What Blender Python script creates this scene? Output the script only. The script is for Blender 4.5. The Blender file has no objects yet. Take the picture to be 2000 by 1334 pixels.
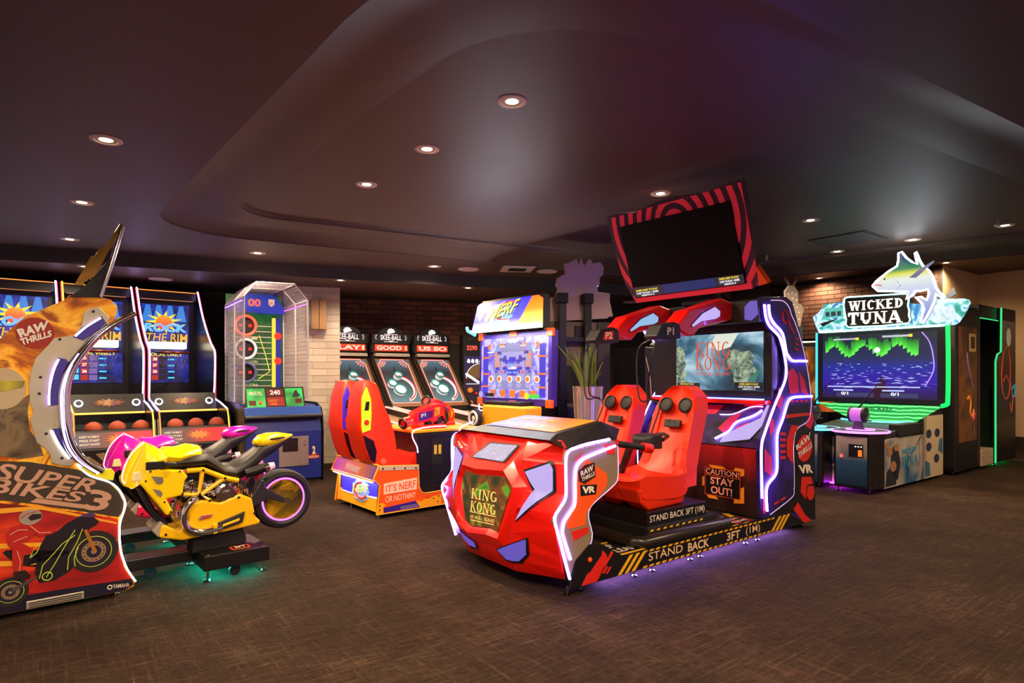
import bpy, bmesh, math, random
from mathutils import Vector, Matrix
random.seed(7)
SC = bpy.context.scene
COL = SC.collection
PI = math.pi
R = math.radians
# ------------------------------------------------------------------ camera, world, exposure
cam = bpy.data.cameras.new('camera'); camo = bpy.data.objects.new('camera', cam); COL.objects.link(camo)
camo.location = (0, 0, 1.3); camo.rotation_euler = (PI/2, 0, 0)
cam.sensor_width = 36; cam.lens = 21.6; cam.shift_y = 0.033; cam.clip_start = .05
SC.camera = camo
w = bpy.data.worlds.new('world'); SC.world = w; w.use_nodes = True
w.node_tree.nodes['Background'].inputs[0].default_value = (.32, .22, .22, 1)
w.node_tree.nodes['Background'].inputs[1].default_value = 1.75
SC.view_settings.view_transform = 'Standard'; SC.view_settings.look = 'None'
SC.view_settings.gamma = 1; SC.view_settings.exposure = 0.0
LAMP_W = 205.0           # watts of each warm downlight
# ------------------------------------------------------------------ helpers
def lin(h):
    if not isinstance(h, str): return tuple(h)
    h = h.lstrip('#'); c = [int(h[i:i+2], 16)/255 for i in (0, 2, 4)]
    return tuple(x/12.92 if x <= .04045 else ((x+.055)/1.055)**2.4 for x in c)
MATS = {}
def mat(name, col='#808080', rough=.5, metal=0., emit=0., ecol=None, coat=0., trans=0., spec=None, noise=None, bump=0., alpha=1.):
    if name in MATS: return MATS[name]
    m = bpy.data.materials.new(name); m.use_nodes = True; MATS[name] = m
    nt = m.node_tree; b = nt.nodes['Principled BSDF']; c = lin(col)
    b.inputs['Base Color'].default_value = (*c, 1); b.inputs['Roughness'].default_value = rough
    b.inputs['Metallic'].default_value = metal; b.inputs['Coat Weight'].default_value = coat
    b.inputs['Transmission Weight'].default_value = trans; b.inputs['Alpha'].default_value = alpha
    if spec is not None: b.inputs['Specular IOR Level'].default_value = spec
    if emit:
        b.inputs['Emission Color'].default_value = (*lin(ecol or col), 1); b.inputs['Emission Strength'].default_value = emit
    if noise or bump:
        tc = nt.nodes.new('ShaderNodeTexCoord'); n = nt.nodes.new('ShaderNodeTexNoise')
        n.inputs['Scale'].default_value = (noise or (8, .2))[0]; n.inputs['Detail'].default_value = 5
        nt.links.new(tc.outputs['Object'], n.inputs['Vector'])
        if noise:
            mx = nt.nodes.new('ShaderNodeMix'); mx.data_type = 'RGBA'; mx.blend_type = 'MULTIPLY'
            mx.inputs[0].default_value = noise[1]; mx.inputs[6].default_value = (*c, 1)
            nt.links.new(n.outputs['Fac'], mx.inputs[7]); nt.links.new(mx.outputs[2], b.inputs['Base Color'])
        if bump:
            bp = nt.nodes.new('ShaderNodeBump'); bp.inputs['Strength'].default_value = bump; bp.inputs['Distance'].default_value = .01
            nt.links.new(n.outputs['Fac'], bp.inputs['Height']); nt.links.new(bp.outputs['Normal'], b.inputs['Normal'])
    return m
def glow(name, col=None, s=1.):
    if name in MATS: return MATS[name]
    return mat(name, '#101010', .4, emit=s, ecol=col)
def ramp_mat(name, stops, scale=3., kind='noise', emit=0., rough=.45, axis=None, dist=0., vec=(1, 1, 1), detail=4., metal=0., interp='LINEAR'):
    """colour ramp driven by noise / wave / a gradient along one local axis"""
    if name in MATS: return MATS[name]
    m = bpy.data.materials.new(name); m.use_nodes = True; MATS[name] = m
    nt = m.node_tree; b = nt.nodes['Principled BSDF']; b.inputs['Roughness'].default_value = rough; b.inputs['Metallic'].default_value = metal
    tc = nt.nodes.new('ShaderNodeTexCoord'); mp = nt.nodes.new('ShaderNodeMapping'); mp.inputs['Scale'].default_value = vec
    nt.links.new(tc.outputs['Object' if kind != 'grad' else 'Generated'], mp.inputs[0])
    rp = nt.nodes.new('ShaderNodeValToRGB'); rp.color_ramp.interpolation = interp
    while len(rp.color_ramp.elements) < len(stops): rp.color_ramp.elements.new(.5)
    for e, (p, c) in zip(rp.color_ramp.elements, stops): e.position = p; e.color = (*lin(c), 1)
    if kind == 'noise':
        n = nt.nodes.new('ShaderNodeTexNoise'); n.inputs['Scale'].default_value = scale; n.inputs['Detail'].default_value = detail; n.inputs['Distortion'].default_value = dist
        nt.links.new(mp.outputs[0], n.inputs['Vector']); f = n.outputs['Fac']
    elif kind == 'wave':
        n = nt.nodes.new('ShaderNodeTexWave'); n.inputs['Scale'].default_value = scale; n.inputs['Distortion'].default_value = dist; n.bands_direction = axis or 'Z'
        n.inputs['Detail'].default_value = detail
        nt.links.new(mp.outputs[0], n.inputs['Vector']); f = n.outputs['Fac']
    elif kind == 'voro':
        n = nt.nodes.new('ShaderNodeTexVoronoi'); n.inputs['Scale'].default_value = scale
        nt.links.new(mp.outputs[0], n.inputs['Vector']); f = n.outputs['Distance']
    else:
        s = nt.nodes.new('ShaderNodeSeparateXYZ'); nt.links.new(mp.outputs[0], s.inputs[0]); f = s.outputs[{'X': 0, 'Y': 1, 'Z': 2}[axis]]
    nt.links.new(f, rp.inputs[0])
    if emit:
        b.inputs['Base Color'].default_value = (.01, .01, .01, 1)
        nt.links.new(rp.outputs[0], b.inputs['Emission Color']); b.inputs['Emission Strength'].default_value = emit
    else: nt.links.new(rp.outputs[0], b.inputs['Base Color'])
    return m
class G:
    """collects shapes; built as ONE mesh"""
    def __init__(s): s.v = []; s.f = []
    def add(s, vs, fs):
        o = len(s.v); s.v += [tuple(p) for p in vs]; s.f += [tuple(i+o for i in f) for f in fs]; return s
    def box(s, x0, x1, y0, y1, z0, z1):
        return s.add([(x, y, z) for z in (z0, z1) for y in (y0, y1) for x in (x0, x1)],
                     [(0, 2, 3, 1), (4, 5, 7, 6), (0, 1, 5, 4), (2, 6, 7, 3), (0, 4, 6, 2), (1, 3, 7, 5)])
    def prism(s, pts, ax, a, b):
        f = {'x': lambda p, t: (t, p[0], p[1]), 'y': lambda p, t: (p[0], t, p[1]), 'z': lambda p, t: (p[0], p[1], t)}[ax]
        n = len(pts); A = [f(p, a) for p in pts]; B = [f(p, b) for p in pts]
        return s.add(A+B, [tuple(range(n))[::-1], tuple(range(n, 2*n))] + [(i, (i+1) % n, n+(i+1) % n, n+i) for i in range(n)])
    def loft(s, rings, caps=True, close=False):
        n = len(rings[0]); m = len(rings); vs = [p for r in rings for p in r]; fs = []
        for j in range(m if close else m-1):
            for i in range(n):
                a = j*n+i; b = j*n+(i+1) % n; k = ((j+1) % m)*n
                fs.append((a, b, k+(i+1) % n, k+i))
        if caps and not close: fs += [tuple(range(n))[::-1], tuple(range((m-1)*n, m*n))]
        return s.add(vs, fs)
    def tube(s, path, r, n=8, closed=False):
        P = [Vector(p) for p in path]; m = len(P); rings = []; prev = None
        rr = r if isinstance(r, (list, tuple)) else [r]*m
        for i in range(m):
            if closed: t = (P[(i+1) % m]-P[i-1])
            else: t = P[min(i+1, m-1)]-P[max(i-1, 0)]
            t.normalize()
            if prev is None:
                u = t.cross(Vector((0, 0, 1)) if abs(t.z) < .9 else Vector((1, 0, 0)))
            else: u = prev-t*prev.dot(t)
            u.normalize(); prev = u; w_ = t.cross(u)
            rings.append([P[i]+(u*math.cos(2*PI*k/n)+w_*math.sin(2*PI*k/n))*rr[i] for k in range(n)])
        return s.loft(rings, True, closed)
    def cyl(s, p0, p1, r0, r1=None, n=16): return s.tube([p0, p1], [r0, r0 if r1 is None else r1], n)
    def lathe(s, prof, c=(0, 0, 0), ax='z', n=24):
        rings = []
        for r, h in prof:
            ring = []
            for k in range(n):
                a = 2*PI*k/n; u, v = r*math.cos(a), r*math.sin(a)
                ring.append({'z': (c[0]+u, c[1]+v, c[2]+h), 'y': (c[0]+v, c[1]+h, c[2]+u), 'x': (c[0]+h, c[1]+u, c[2]+v)}[ax])
            rings.append(ring)
        return s.loft(rings)
    def ball(s, c, r, sc=(1, 1, 1), n=16, m=10):
        return s.loft([[(c[0]+sc[0]*r*math.sin(PI*j/m)*math.cos(2*PI*k/n), c[1]+sc[1]*r*math.sin(PI*j/m)*math.sin(2*PI*k/n), c[2]-sc[2]*r*math.cos(PI*j/m)) for k in range(n)] for j in range(m+1) if 0 < j < m])
    def torus(s, c, RR, r, ax='z', n=28, m=8):
        f = {'z': lambda a, b, h: (c[0]+a, c[1]+b, c[2]+h), 'y': lambda a, b, h: (c[0]+a, c[1]+h, c[2]+b), 'x': lambda a, b, h: (c[0]+h, c[1]+a, c[2]+b)}[ax]
        return s.loft([[f((RR+r*math.cos(2*PI*k/m))*math.cos(2*PI*j/n), (RR+r*math.cos(2*PI*k/m))*math.sin(2*PI*j/n), r*math.sin(2*PI*k/m)) for k in range(m)] for j in range(n)], False, True)
    def poly(s, pts3): return s.add(pts3, [tuple(range(len(pts3)))])
def obj(name, g, m, parent=None, smooth=False, bevel=0., kind=None, fix=True):
    me = bpy.data.meshes.new(name); me.from_pydata(g.v, [], g.f)
    if fix:
        bm = bmesh.new(); bm.from_mesh(me); bmesh.ops.recalc_face_normals(bm, faces=bm.faces); bm.to_mesh(me); bm.free()
    if m: me.materials.append(m)
    o = bpy.data.objects.new(name, me); COL.objects.link(o); o.parent = parent
    if smooth:
        me.polygons.foreach_set('use_smooth', [True]*len(me.polygons)); me.set_sharp_from_angle(angle=R(38))
    if bevel:
        b = o.modifiers.new('bevel', 'BEVEL'); b.width = bevel; b.segments = 2; b.limit_method = 'ANGLE'; b.angle_limit = R(40)
    if kind: o['kind'] = kind
    return o
def thing(name, label, cat, loc=(0, 0, 0), rot=0, group=None):
    o = bpy.data.objects.new(name, None); COL.objects.link(o); o.location = loc; o.rotation_euler = (0, 0, R(rot)); o.empty_display_size = .1
    return tag(o, label, cat, group)
def tag(o, label, cat, group=None):
    o['label'] = label; o['category'] = cat
    if group: o['group'] = group
    return o
def struct(o): o['kind'] = 'structure'; return o
def lab(o, l): o['label'] = l; return o
def arc(cx, cy, r, a0, a1, n=10, ry=None): return [(cx+r*math.cos(R(a0+(a1-a0)*i/n)), cy+(ry or r)*math.sin(R(a0+(a1-a0)*i/n))) for i in range(n+1)]
def rrect(x0, x1, y0, y1, r, n=4):
    return arc(x1-r, y1-r, r, 0, 90, n)+arc(x0+r, y1-r, r, 90, 180, n)+arc(x0+r, y0+r, r, 180, 270, n)+arc(x1-r, y0+r, r, 270, 360, n)
def spline(pts, k=6):
    """Catmull-Rom through points of any dimension"""
    out = []; n = len(pts)
    for i in range(n-1):
        p0, p1, p2, p3 = (Vector(pts[max(i-1, 0)]), Vector(pts[i]), Vector(pts[i+1]), Vector(pts[min(i+2, n-1)]))
        for j in range(k):
            t = j/k; out.append(tuple(.5*((2*p1)+(p2-p0)*t+(2*p0-5*p1+4*p2-p3)*t*t+(3*p1-p0-3*p2+p3)*t**3)))
    out.append(tuple(pts[-1])); return out
# plane mappers: 2D -> 3D with an offset along the face normal (towards the viewer)
def onY(y): return lambda p, d=0: (p[0], y-d, p[1])          # face looking to -y
def onX(x): return lambda p, d=0: (x-d, p[0], p[1])          # face looking to -x ; p=(y,z)
def onZ(z): return lambda p, d=0: (p[0], p[1], z+d)          # face looking up
def frame(o, u, v):
    o, u, v = Vector(o), Vector(u).normalized(), Vector(v).normalized(); n = u.cross(v)
    return lambda p, d=0: tuple(o+u*p[0]+v*p[1]+n*d)
def slab(g, P, pts, d0=0., d1=.003):
    n = len(pts); A = [P(p, d0) for p in pts]; B = [P(p, d1) for p in pts]
    return g.add(A+B, [tuple(range(n))[::-1], tuple(range(n, 2*n))]+[(i, (i+1) % n, n+(i+1) % n, n+i) for i in range(n)])
def plate(name, P, pts, m, parent, d0=0., d1=.004, **k): return obj(name, slab(G(), P, pts, d0, d1), m, parent, **k)
def plates(name, P, polys, m, parent, d0=0., d1=.004, **k):
    return [obj(name, slab(G(), P, q, d0, d1), m, parent, **k) for q in polys]
def led(name, P, pts, m, parent, r=.009, d=.008, k=5, n=6): return obj(name, G().tube([P(p, d) for p in (spline(pts, k) if k else pts)], r, n), m, parent, smooth=True)
_tx = {}
def glyphs(s, bold=0.):
    key = (s, bold)
    if key not in _tx:
        c = bpy.data.curves.new('t', 'FONT'); c.body = s; c.offset = bold; c.resolution_u = 3; c.fill_mode = 'BOTH'
        t = bpy.data.objects.new('t', c); COL.objects.link(t); bpy.context.view_layer.update()
        me = bpy.data.meshes.new_from_object(t.evaluated_get(bpy.context.evaluated_depsgraph_get()))
        vs = [(v.co.x, v.co.y) for v in me.vertices]; fs = [tuple(p.vertices) for p in me.polygons]
        bpy.data.objects.remove(t); bpy.data.curves.remove(c); bpy.data.meshes.remove(me)
        _tx[key] = norm2(vs, fs)
    return _tx[key]
def norm2(vs, fs):
    x0 = min(v[0] for v in vs); x1 = max(v[0] for v in vs); y0 = min(v[1] for v in vs); y1 = max(v[1] for v in vs)
    return [((x-x0)/max(x1-x0, 1e-6), (y-y0)/max(y1-y0, 1e-6)) for x, y in vs], fs
SER = {'K': (1.0, [('v', .22), ('d', .22, .42, .86, 1, .07), ('d', .42, .6, .92, 0, .16)], [(.22, 0), (.22, 1), (.84, 1), (.88, 0)]),
 'I': (.5, [('v', .25)], [(.25, 0), (.25, 1)]),
 'N': (1.05, [('t', .2), ('d', .16, 1, .86, 0, .16), ('t', .86)], [(.2, 0), (.14, 1), (.86, 1)]),
 'G': (1.0, [('a', .5, .5, .42, .5, 50, 320), ('d', .84, .08, .84, .45, .14)], [(.8, .45)]),
 'O': (1.0, [('a', .5, .5, .42, .5, 0, 360)], []),
 'W': (1.35, [('d', .12, 1, .42, 0, .17), ('d', .42, 0, .68, 1, .08), ('d', .68, 1, .95, 0, .17), ('d', .95, 0, 1.22, 1, .08)], [(.12, 1), (.68, 1), (1.22, 1)]),
 'C': (.95, [('a', .5, .5, .42, .5, 45, 315)], [(.8, .84)]),
 'E': (.85, [('v', .22), ('d', .22, .95, .75, .95, .1), ('d', .22, .5, .62, .5, .1), ('d', .22, .05, .75, .05, .1)], [(.2, 0), (.2, 1)]),
 'D': (1.0, [('v', .22), ('a', .3, .5, .55, .5, -90, 90)], [(.2, 0), (.2, 1)]),
 'T': (.95, [('v', .48), ('d', .06, .94, .9, .94, .12), ('d', .1, .7, .1, 1, .09), ('d', .86, .7, .86, 1, .09)], [(.48, 0)]),
 'U': (1.0, [('d', .2, .35, .2, 1, .18), ('d', .8, .35, .8, 1, .1), ('a', .5, .35, .3, .35, 180, 360)], [(.2, 1), (.8, 1)]),
 'A': (1.05, [('d', .12, 0, .5, 1, .09), ('d', .5, 1, .9, 0, .19), ('d', .28, .32, .72, .32, .09)], [(.12, 0), (.9, 0)])}
def serif(s, wt=.17):
    key = (s, 'serif', wt)
    if key in _tx: return _tx[key]
    vs, fs = [], []; x = 0
    def q(a):
        o = len(vs); vs.extend(a); fs.append(tuple(range(o, o+len(a))))
    for ch in s:
        if ch == ' ': x += .5; continue
        w_, st, se = SER[ch]
        for t in st:
            if t[0] in 'vt':
                h = (wt if t[0] == 'v' else wt*.5)/2; q([(x+t[1]-h, 0), (x+t[1]+h, 0), (x+t[1]+h, 1), (x+t[1]-h, 1)])
            elif t[0] == 'd':
                _, a, b, c, d, k = t; dx, dy = c-a, d-b; L = math.hypot(dx, dy); k = k*wt/.17
                if abs(dy) > abs(dx)*.3: hx, hy = k/2, 0
                else: hx, hy = 0, k/2
                q([(x+a-hx, b-hy), (x+c-hx, d-hy), (x+c+hx, d+hy), (x+a+hx, b+hy)])
            else:
                _, cx, cy, rx, ry, a0, a1 = t; n = 18
                for i in range(n):
                    p = []
                    for j, inn in ((i, 0), (i+1, 0), (i+1, 1), (i, 1)):
                        a = R(a0+(a1-a0)*j/n); p.append((x+cx+(rx-inn*wt*.95)*math.cos(a), cy+(ry-inn*wt*.45)*math.sin(a)))
                    q(p)
        for sx, sy in se:
            k = wt*.95; y0, y1 = (0, .06) if sy == 0 else (sy-.06, sy); q([(x+sx-k, y0), (x+sx+k, y0), (x+sx+k, y1), (x+sx-k, y1)])
        x += w_+.08
    _tx[key] = norm2(vs, fs); return _tx[key]
def text(s, P, quad, m, parent, bold=.02, d=.005, name='lettering', gl=None):
    """lettering fitted to a quad given by corners bl, br, tr, tl on the face P"""
    if 'M' in s or 'N' in s: bold = min(bold, .006)
    vs, fs = gl or glyphs(s, bold); bl, br, tr, tl = quad; out = []
    for a, b in vs:
        out.append(P(((bl[0]*(1-a)+br[0]*a)*(1-b)+(tl[0]*(1-a)+tr[0]*a)*b, (bl[1]*(1-a)+br[1]*a)*(1-b)+(tl[1]*(1-a)+tr[1]*a)*b), d))
    g = G(); g.add(out, fs); return obj(name, g, m, parent, fix=False)
def rect(x0, x1, y0, y1): return [(x0, y0), (x1, y0), (x1, y1), (x0, y1)]
def grow(pts, k):
    cx = sum(p[0] for p in pts)/len(pts); cy = sum(p[1] for p in pts)/len(pts)
    return [(p[0]+(p[0]-cx)/max(math.hypot(p[0]-cx, p[1]-cy), 1e-6)*k, p[1]+(p[1]-cy)/max(math.hypot(p[0]-cx, p[1]-cy), 1e-6)*k) for p in pts]
def foot(parent, x, y, h=.04, z=0.):
    return obj('leveling_foot', G().lathe([(.022, 0), (.024, .008), (.008, .014), (.008, h)], (x, y, z), n=10), CHROME, parent, smooth=True)
# ------------------------------------------------------------------ shared materials
BLACK = mat('black_satin', '#131114', .38); BLKM = mat('black_matte', '#0b0a0b', .7); DARK = mat('charcoal_plastic', '#1c1a1e', .5)
CHROME = mat('chrome', '#d8d4d0', .12, 1.); STEEL = mat('brushed_steel', '#cdc6b0', .35, .55, noise=(14, .2)); WHITE = mat('white_print', '#e8e2da', .5)
RED = mat('red_plastic', '#ee1508', .28, coat=.4); ORED = mat('orange_red_seat', '#f83208', .38); ORANGE = mat('orange_print', '#ff5a14', .45); YEL = mat('yellow_print', '#f5b312', .45)
REDP = mat('red_print', '#e02416', .45); NAVY = mat('navy_print', '#0e1330', .45); PURP = mat('violet_print', '#2b1458', .45); PINKP = mat('pink_print', '#e01a54', .45); CREAM = mat('cream_print', '#f4e7cf', .5)
L_VIO = glow('led_violet', (.30, .15, 1.), 26.); L_VIO2 = glow('led_violet_soft', (.36, .22, 1.), 14.); L_WHT = glow('led_white', (.85, .82, 1.), 9.)
L_LAV = glow('led_lavender', (.62, .42, 1.), 9.); L_TRIM = glow('led_trim', (1., .62, 1.), 1.1); L_BLUE = glow('led_blue', (.1, .14, 1.), 10.); L_YEL = glow('led_yellow', (1., .55, .05), 2.2); L_ORG = glow('led_orange', (1., .28, .05), 1.6)
L_RED = glow('led_red', (1., .06, .03), 3.); L_GRN = glow('led_green', (.02, 1., .16), 2.2); L_CYAN = glow('led_cyan', (.12, .85, 1.), 2.4); L_MAG = glow('led_magenta', (.9, .08, .9), 3.5)
LENS = glow('lens_lavender', '#c4b0f0', 1.0); LENSB = glow('lens_blue', '#9cc4f2', .9); LENSD = glow('lens_indigo', '#7a62d8', .7)
GLASS = mat('clear_glass', '#ffffff', .02, trans=1.)
EW = glow('screen_white', '#ffffff', 1.2); EY = glow('screen_yellow', '#ffe23c', 1.1); ER = glow('screen_red', '#ff2a1c', 1.4); EO = glow('screen_orange', '#ff7a1c', 1.2); EC = glow('screen_cyan', '#4fd4f0', 1.1); EB = glow('screen_blue', '#2a4cf0', .9); EG = glow('screen_green', '#4fe24a', 1.1); EM = glow('screen_magenta', '#ff3fa0', 1.1)
# ------------------------------------------------------------------ room shell
ZI, ZO, ZS, ZR = 2.92, 2.77, 2.60, 3.15
def carpet():
    m = bpy.data.materials.new('carpet'); m.use_nodes = True; nt = m.node_tree; b = nt.nodes['Principled BSDF']; b.inputs['Roughness'].default_value = .95; b.inputs['Specular IOR Level'].default_value = .1
    tc = nt.nodes.new('ShaderNodeTexCoord')
    def streak(rot, sx, sy, sc):
        m0 = nt.nodes.new('ShaderNodeMapping'); m0.inputs['Rotation'].default_value = (0, 0, R(rot)); mp = nt.nodes.new('ShaderNodeMapping'); mp.inputs['Scale'].default_value = (sx, sy, 1); mp.inputs['Location'].default_value = (rot*.37, rot*.11, 0)
        n = nt.nodes.new('ShaderNodeTexNoise'); n.inputs['Scale'].default_value = sc; n.inputs['Detail'].default_value = 8; n.inputs['Roughness'].default_value = .75
        nt.links.new(tc.outputs['Object'], m0.inputs[0]); nt.links.new(m0.outputs[0], mp.inputs[0]); nt.links.new(mp.outputs[0], n.inputs['Vector']); return n.outputs['Fac']
    def math_(op, a, b_=None, v=None):
        n = nt.nodes.new('ShaderNodeMath'); n.operation = op; nt.links.new(a, n.inputs[0])
        if b_ is not None: nt.links.new(b_, n.inputs[1])
        if v is not None: n.inputs[1].default_value = v
        return n.outputs[0]
    a = streak(-37, 1.1, 22., 2.6); c = streak(53, 1.1, 24., 2.3); d = streak(-16, 1.0, 20., 2.4); big = streak(10, 1, 1, 1.3); fine = streak(0, 1, 1, 230); mid = streak(25, 1, 1, 26)
    s = math_('MAXIMUM', a, math_('MULTIPLY', c, v=.97)); s = math_('MAXIMUM', s, math_('MULTIPLY', d, v=.95)); s = math_('ADD', math_('MULTIPLY', s, v=.50), math_('MULTIPLY', fine, v=.40)); s = math_('ADD', s, math_('MULTIPLY', big, v=.20)); s = math_('ADD', s, math_('MULTIPLY', mid, v=.16))
    rp = nt.nodes.new('ShaderNodeValToRGB'); el = rp.color_ramp.elements
    el[0].position = .57; el[0].color = (*lin('#1d1714'), 1); el[1].position = .87; el[1].color = (*lin('#9c8b79'), 1)
    e = el.new(.66); e.color = (*lin('#322822'), 1); e = el.new(.75); e.color = (*lin('#584b41'), 1)
    nt.links.new(s, rp.inputs[0])
    hu = streak(70, 1, 1, 1.7); r2 = nt.nodes.new('ShaderNodeValToRGB'); r2.color_ramp.elements[0].position = .38; r2.color_ramp.elements[0].color = (*lin('#fff0d4'), 1); r2.color_ramp.elements[1].position = .64; r2.color_ramp.elements[1].color = (*lin('#ffdcd0'), 1)
    nt.links.new(hu, r2.inputs[0]); mx = nt.nodes.new('ShaderNodeMix'); mx.data_type = 'RGBA'; mx.blend_type = 'MULTIPLY'; mx.inputs[0].default_value = 1
    nt.links.new(rp.outputs[0], mx.inputs[6]); nt.links.new(r2.outputs[0], mx.inputs[7]); nt.links.new(mx.outputs[2], b.inputs['Base Color'])
    bp = nt.nodes.new('ShaderNodeBump'); bp.inputs['Strength'].default_value = .5; bp.inputs['Distance'].default_value = .006; nt.links.new(fine, bp.inputs['Height']); nt.links.new(bp.outputs[0], b.inputs['Normal'])
    return m
struct(obj('floor', G().box(-9, 13, -3, 15, -.1, 0), carpet()))
CEIL = mat('ceiling_paint', '#58473f', .5, spec=.3, noise=(1.2, .12))
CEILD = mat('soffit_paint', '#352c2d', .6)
# rounded tray outline (plan), corners and radii
def roundpoly(cs, k=10):
    out = []; n = len(cs)
    for i, (x, y, r) in enumerate(cs):
        p = Vector((x, y)); a = Vector(cs[i-1][:2])-p; b = Vector(cs[(i+1) % n][:2])-p; a.normalize(); b.normalize()
        h = math.acos(max(-1, min(1, a.dot(b))))/2; t = r/math.tan(h); c = p+(a+b).normalized()*(r/math.sin(h))
        s = p+a*t-c; e = p+b*t-c; a0 = math.atan2(s.y, s.x); a1 = math.atan2(e.y, e.x); d = (a1-a0+PI) % (2*PI)-PI
        out += [(c.x+r*math.cos(a0+d*j/k), c.y+r*math.sin(a0+d*j/k)) for j in range(k+1)]
    return out
TC = [(-3.72, 6.2), (-.06, 1.78), (7.6, 6.4), (3.1, 9.85)]; TR = [.75, 1.15, .8, .8]
def inset(d):
    n = 4; L = []
    for i in range(n):
        a, b = Vector(TC[i]), Vector(TC[(i+1) % n]); t = (b-a).normalized(); nrm = Vector((-t.y, t.x)); L.append((a+nrm*d, t))
    out = []
    for i in range(n):
        p, t = L[i-1]; q, u = L[i]; den = t.x*u.y-t.y*u.x; s = ((q.x-p.x)*u.y-(q.y-p.y)*u.x)/den; c = p+t*s; out.append((c.x, c.y, max(TR[i]-d*.55, .12)))
    return roundpoly(out)
rim = inset(0)
prof = [(0, 0), (0, .012), (.012, .02), (.08, .052), (.16, .082), (.23, .097), (.29, .099), (.38, .097), (.50, .102), (.60, .110), (.60, .130), (.615, .15)]
g = G(); rings = [[(x, y, ZO+h) for x, y in inset(d)] for d, h in prof]; g.loft(rings, caps=False); g.poly(rings[-1])
struct(obj('trim_tray', g, CEIL, smooth=True))
# flat ceiling around the tray (bridged as a fan of quads to an outer rectangle)
def outer_pt(x, y):
    cx, cy = .9, 5.4; dx, dy = x-cx, y-cy; s = min((12. if dx > 0 else 9.5)/max(abs(dx), 1e-6), (9.4 if dy > 0 else 8.)/max(abs(dy), 1e-6)); return (cx+dx*s, cy+dy*s)
g = G(); gh = G(); N_ = len(rim); HI = range(27, 38)
out_ = [outer_pt(x, y) for x, y in rim]
for i in range(N_):
    j = (i+1) % N_; (x0, y0), (x1, y1), (X0, Y0), (X1, Y1) = rim[i], rim[j], out_[i], out_[j]
    if i in HI:
        gh.poly([(x0, y0, ZO), (x1, y1, ZO), (x1, y1, ZR), (x0, y0, ZR)]); gh.poly([(x0, y0, ZR), (x1, y1, ZR), (X1, Y1, ZR), (X0, Y0, ZR)])
        if i-1 not in HI: gh.poly([(x0, y0, ZO), (X0, Y0, ZO), (X0, Y0, ZR), (x0, y0, ZR)])
        if i+1 not in HI: gh.poly([(x1, y1, ZO), (X1, Y1, ZO), (X1, Y1, ZR), (x1, y1, ZR)])
    else: g.poly([(x0, y0, ZO), (x1, y1, ZO), (X1, Y1, ZO), (X0, Y0, ZO)])
struct(obj('ceiling', g, CEIL)); struct(obj('ceiling_high', gh, CEIL))
struct(obj('ceiling_slab', G().box(-9, 13, -3, 15, 3.3, 3.4), CEILD))
# lowered soffit along the back wall and its dark face
def strip(a, b, back, z0, z1):
    t = (Vector(b)-Vector(a)).normalized(); n = Vector((-t.y, t.x))*back; q = [a, b, (b[0]+n.x, b[1]+n.y), (a[0]+n.x, a[1]+n.y)]
    return [(p[0], p[1]) for p in q]
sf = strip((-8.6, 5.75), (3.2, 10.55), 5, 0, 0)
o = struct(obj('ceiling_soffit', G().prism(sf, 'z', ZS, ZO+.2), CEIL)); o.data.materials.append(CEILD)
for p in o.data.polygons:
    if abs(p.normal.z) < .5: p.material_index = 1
# ---- walls
def vwall(name, a, b, z0, z1, m, th=.15):
    t = (Vector(b)-Vector(a)).normalized(); n = Vector((-t.y, t.x))*th
    return struct(obj(name, G().prism([a, b, (b[0]+n.x, b[1]+n.y), (a[0]+n.x, a[1]+n.y)], 'z', z0, z1), m))
MORT = mat('mortar_dark', '#30241f', .9); MORTW = mat('mortar_painted', '#b3a392', .8)
BRK = [mat('brick_brown_%d' % i, c, .85, bump=.3) for i, c in enumerate(('#5e3a2c', '#6b4230', '#533327'))]
BRW = [mat('brick_painted_%d' % i, c, .75, bump=.3) for i, c in enumerate(('#cdbba6', '#c5b39e', '#d4c3ae'))]
def bricks(wall, a, b, z0, z1, mats, bw=.235, bh=.08, gap=.012, proud=.012, vis=None, cap=300):
    """single bricks on the face a-b of a wall, shared mesh per width; those beyond the cap are joined"""
    t = Vector((b[0]-a[0], b[1]-a[1])); L = t.length; t.normalize(); n = Vector((t.y, -t.x)); ang = math.atan2(t.y, t.x); me = {}; lst = []
    r = 0; z = z0
    while z+bh <= z1+.02:
        x = -bw/2 if r % 2 else 0.
        while x < L-.02:
            x0, x1 = max(x, 0), min(x+bw, L)
            if x1-x0 > .05: lst.append((x0, x1, z))
            x += bw
        z += bh; r += 1
    if vis: lst.sort(key=lambda q: -vis((q[0]+q[1])/2, q[2]))
    rest = G()
    for i, (x0, x1, zz) in enumerate(lst):
        lw = round(x1-x0-gap, 3)
        if i < cap:
            k = (lw, random.randrange(3))
            if k not in me:
                m_ = bpy.data.meshes.new('brick'); q = G().box(-lw/2, lw/2, -proud, .02, 0, bh-gap); m_.from_pydata(q.v, [], q.f); m_.materials.append(mats[k[1]]); me[k] = m_
            o = bpy.data.objects.new('brick', me[k]); COL.objects.link(o); c = (x0+x1)/2; o.location = (a[0]+t.x*c+n.x*random.uniform(-.002, .002), a[1]+t.y*c, zz); o.rotation_euler = (0, 0, ang); o.parent = wall
        else:
            q = Matrix.Translation((a[0]+t.x*(x0+x1)/2, a[1]+t.y*(x0+x1)/2, zz)) @ Matrix.Rotation(ang, 4, 'Z'); h = G().box(-lw/2, lw/2, -proud, .02, 0, bh-gap)
            rest.add([q @ Vector(v) for v in h.v], h.f)
    if rest.v: obj('brickwork', rest, mats[0], wall, kind='stuff')
def along(a, b, s): return (a[0]+(b[0]-a[0])*s, a[1]+(b[1]-a[1])*s)
bwA, bwB = (-7.5, 8.72), (5.2, 12.36)
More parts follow.
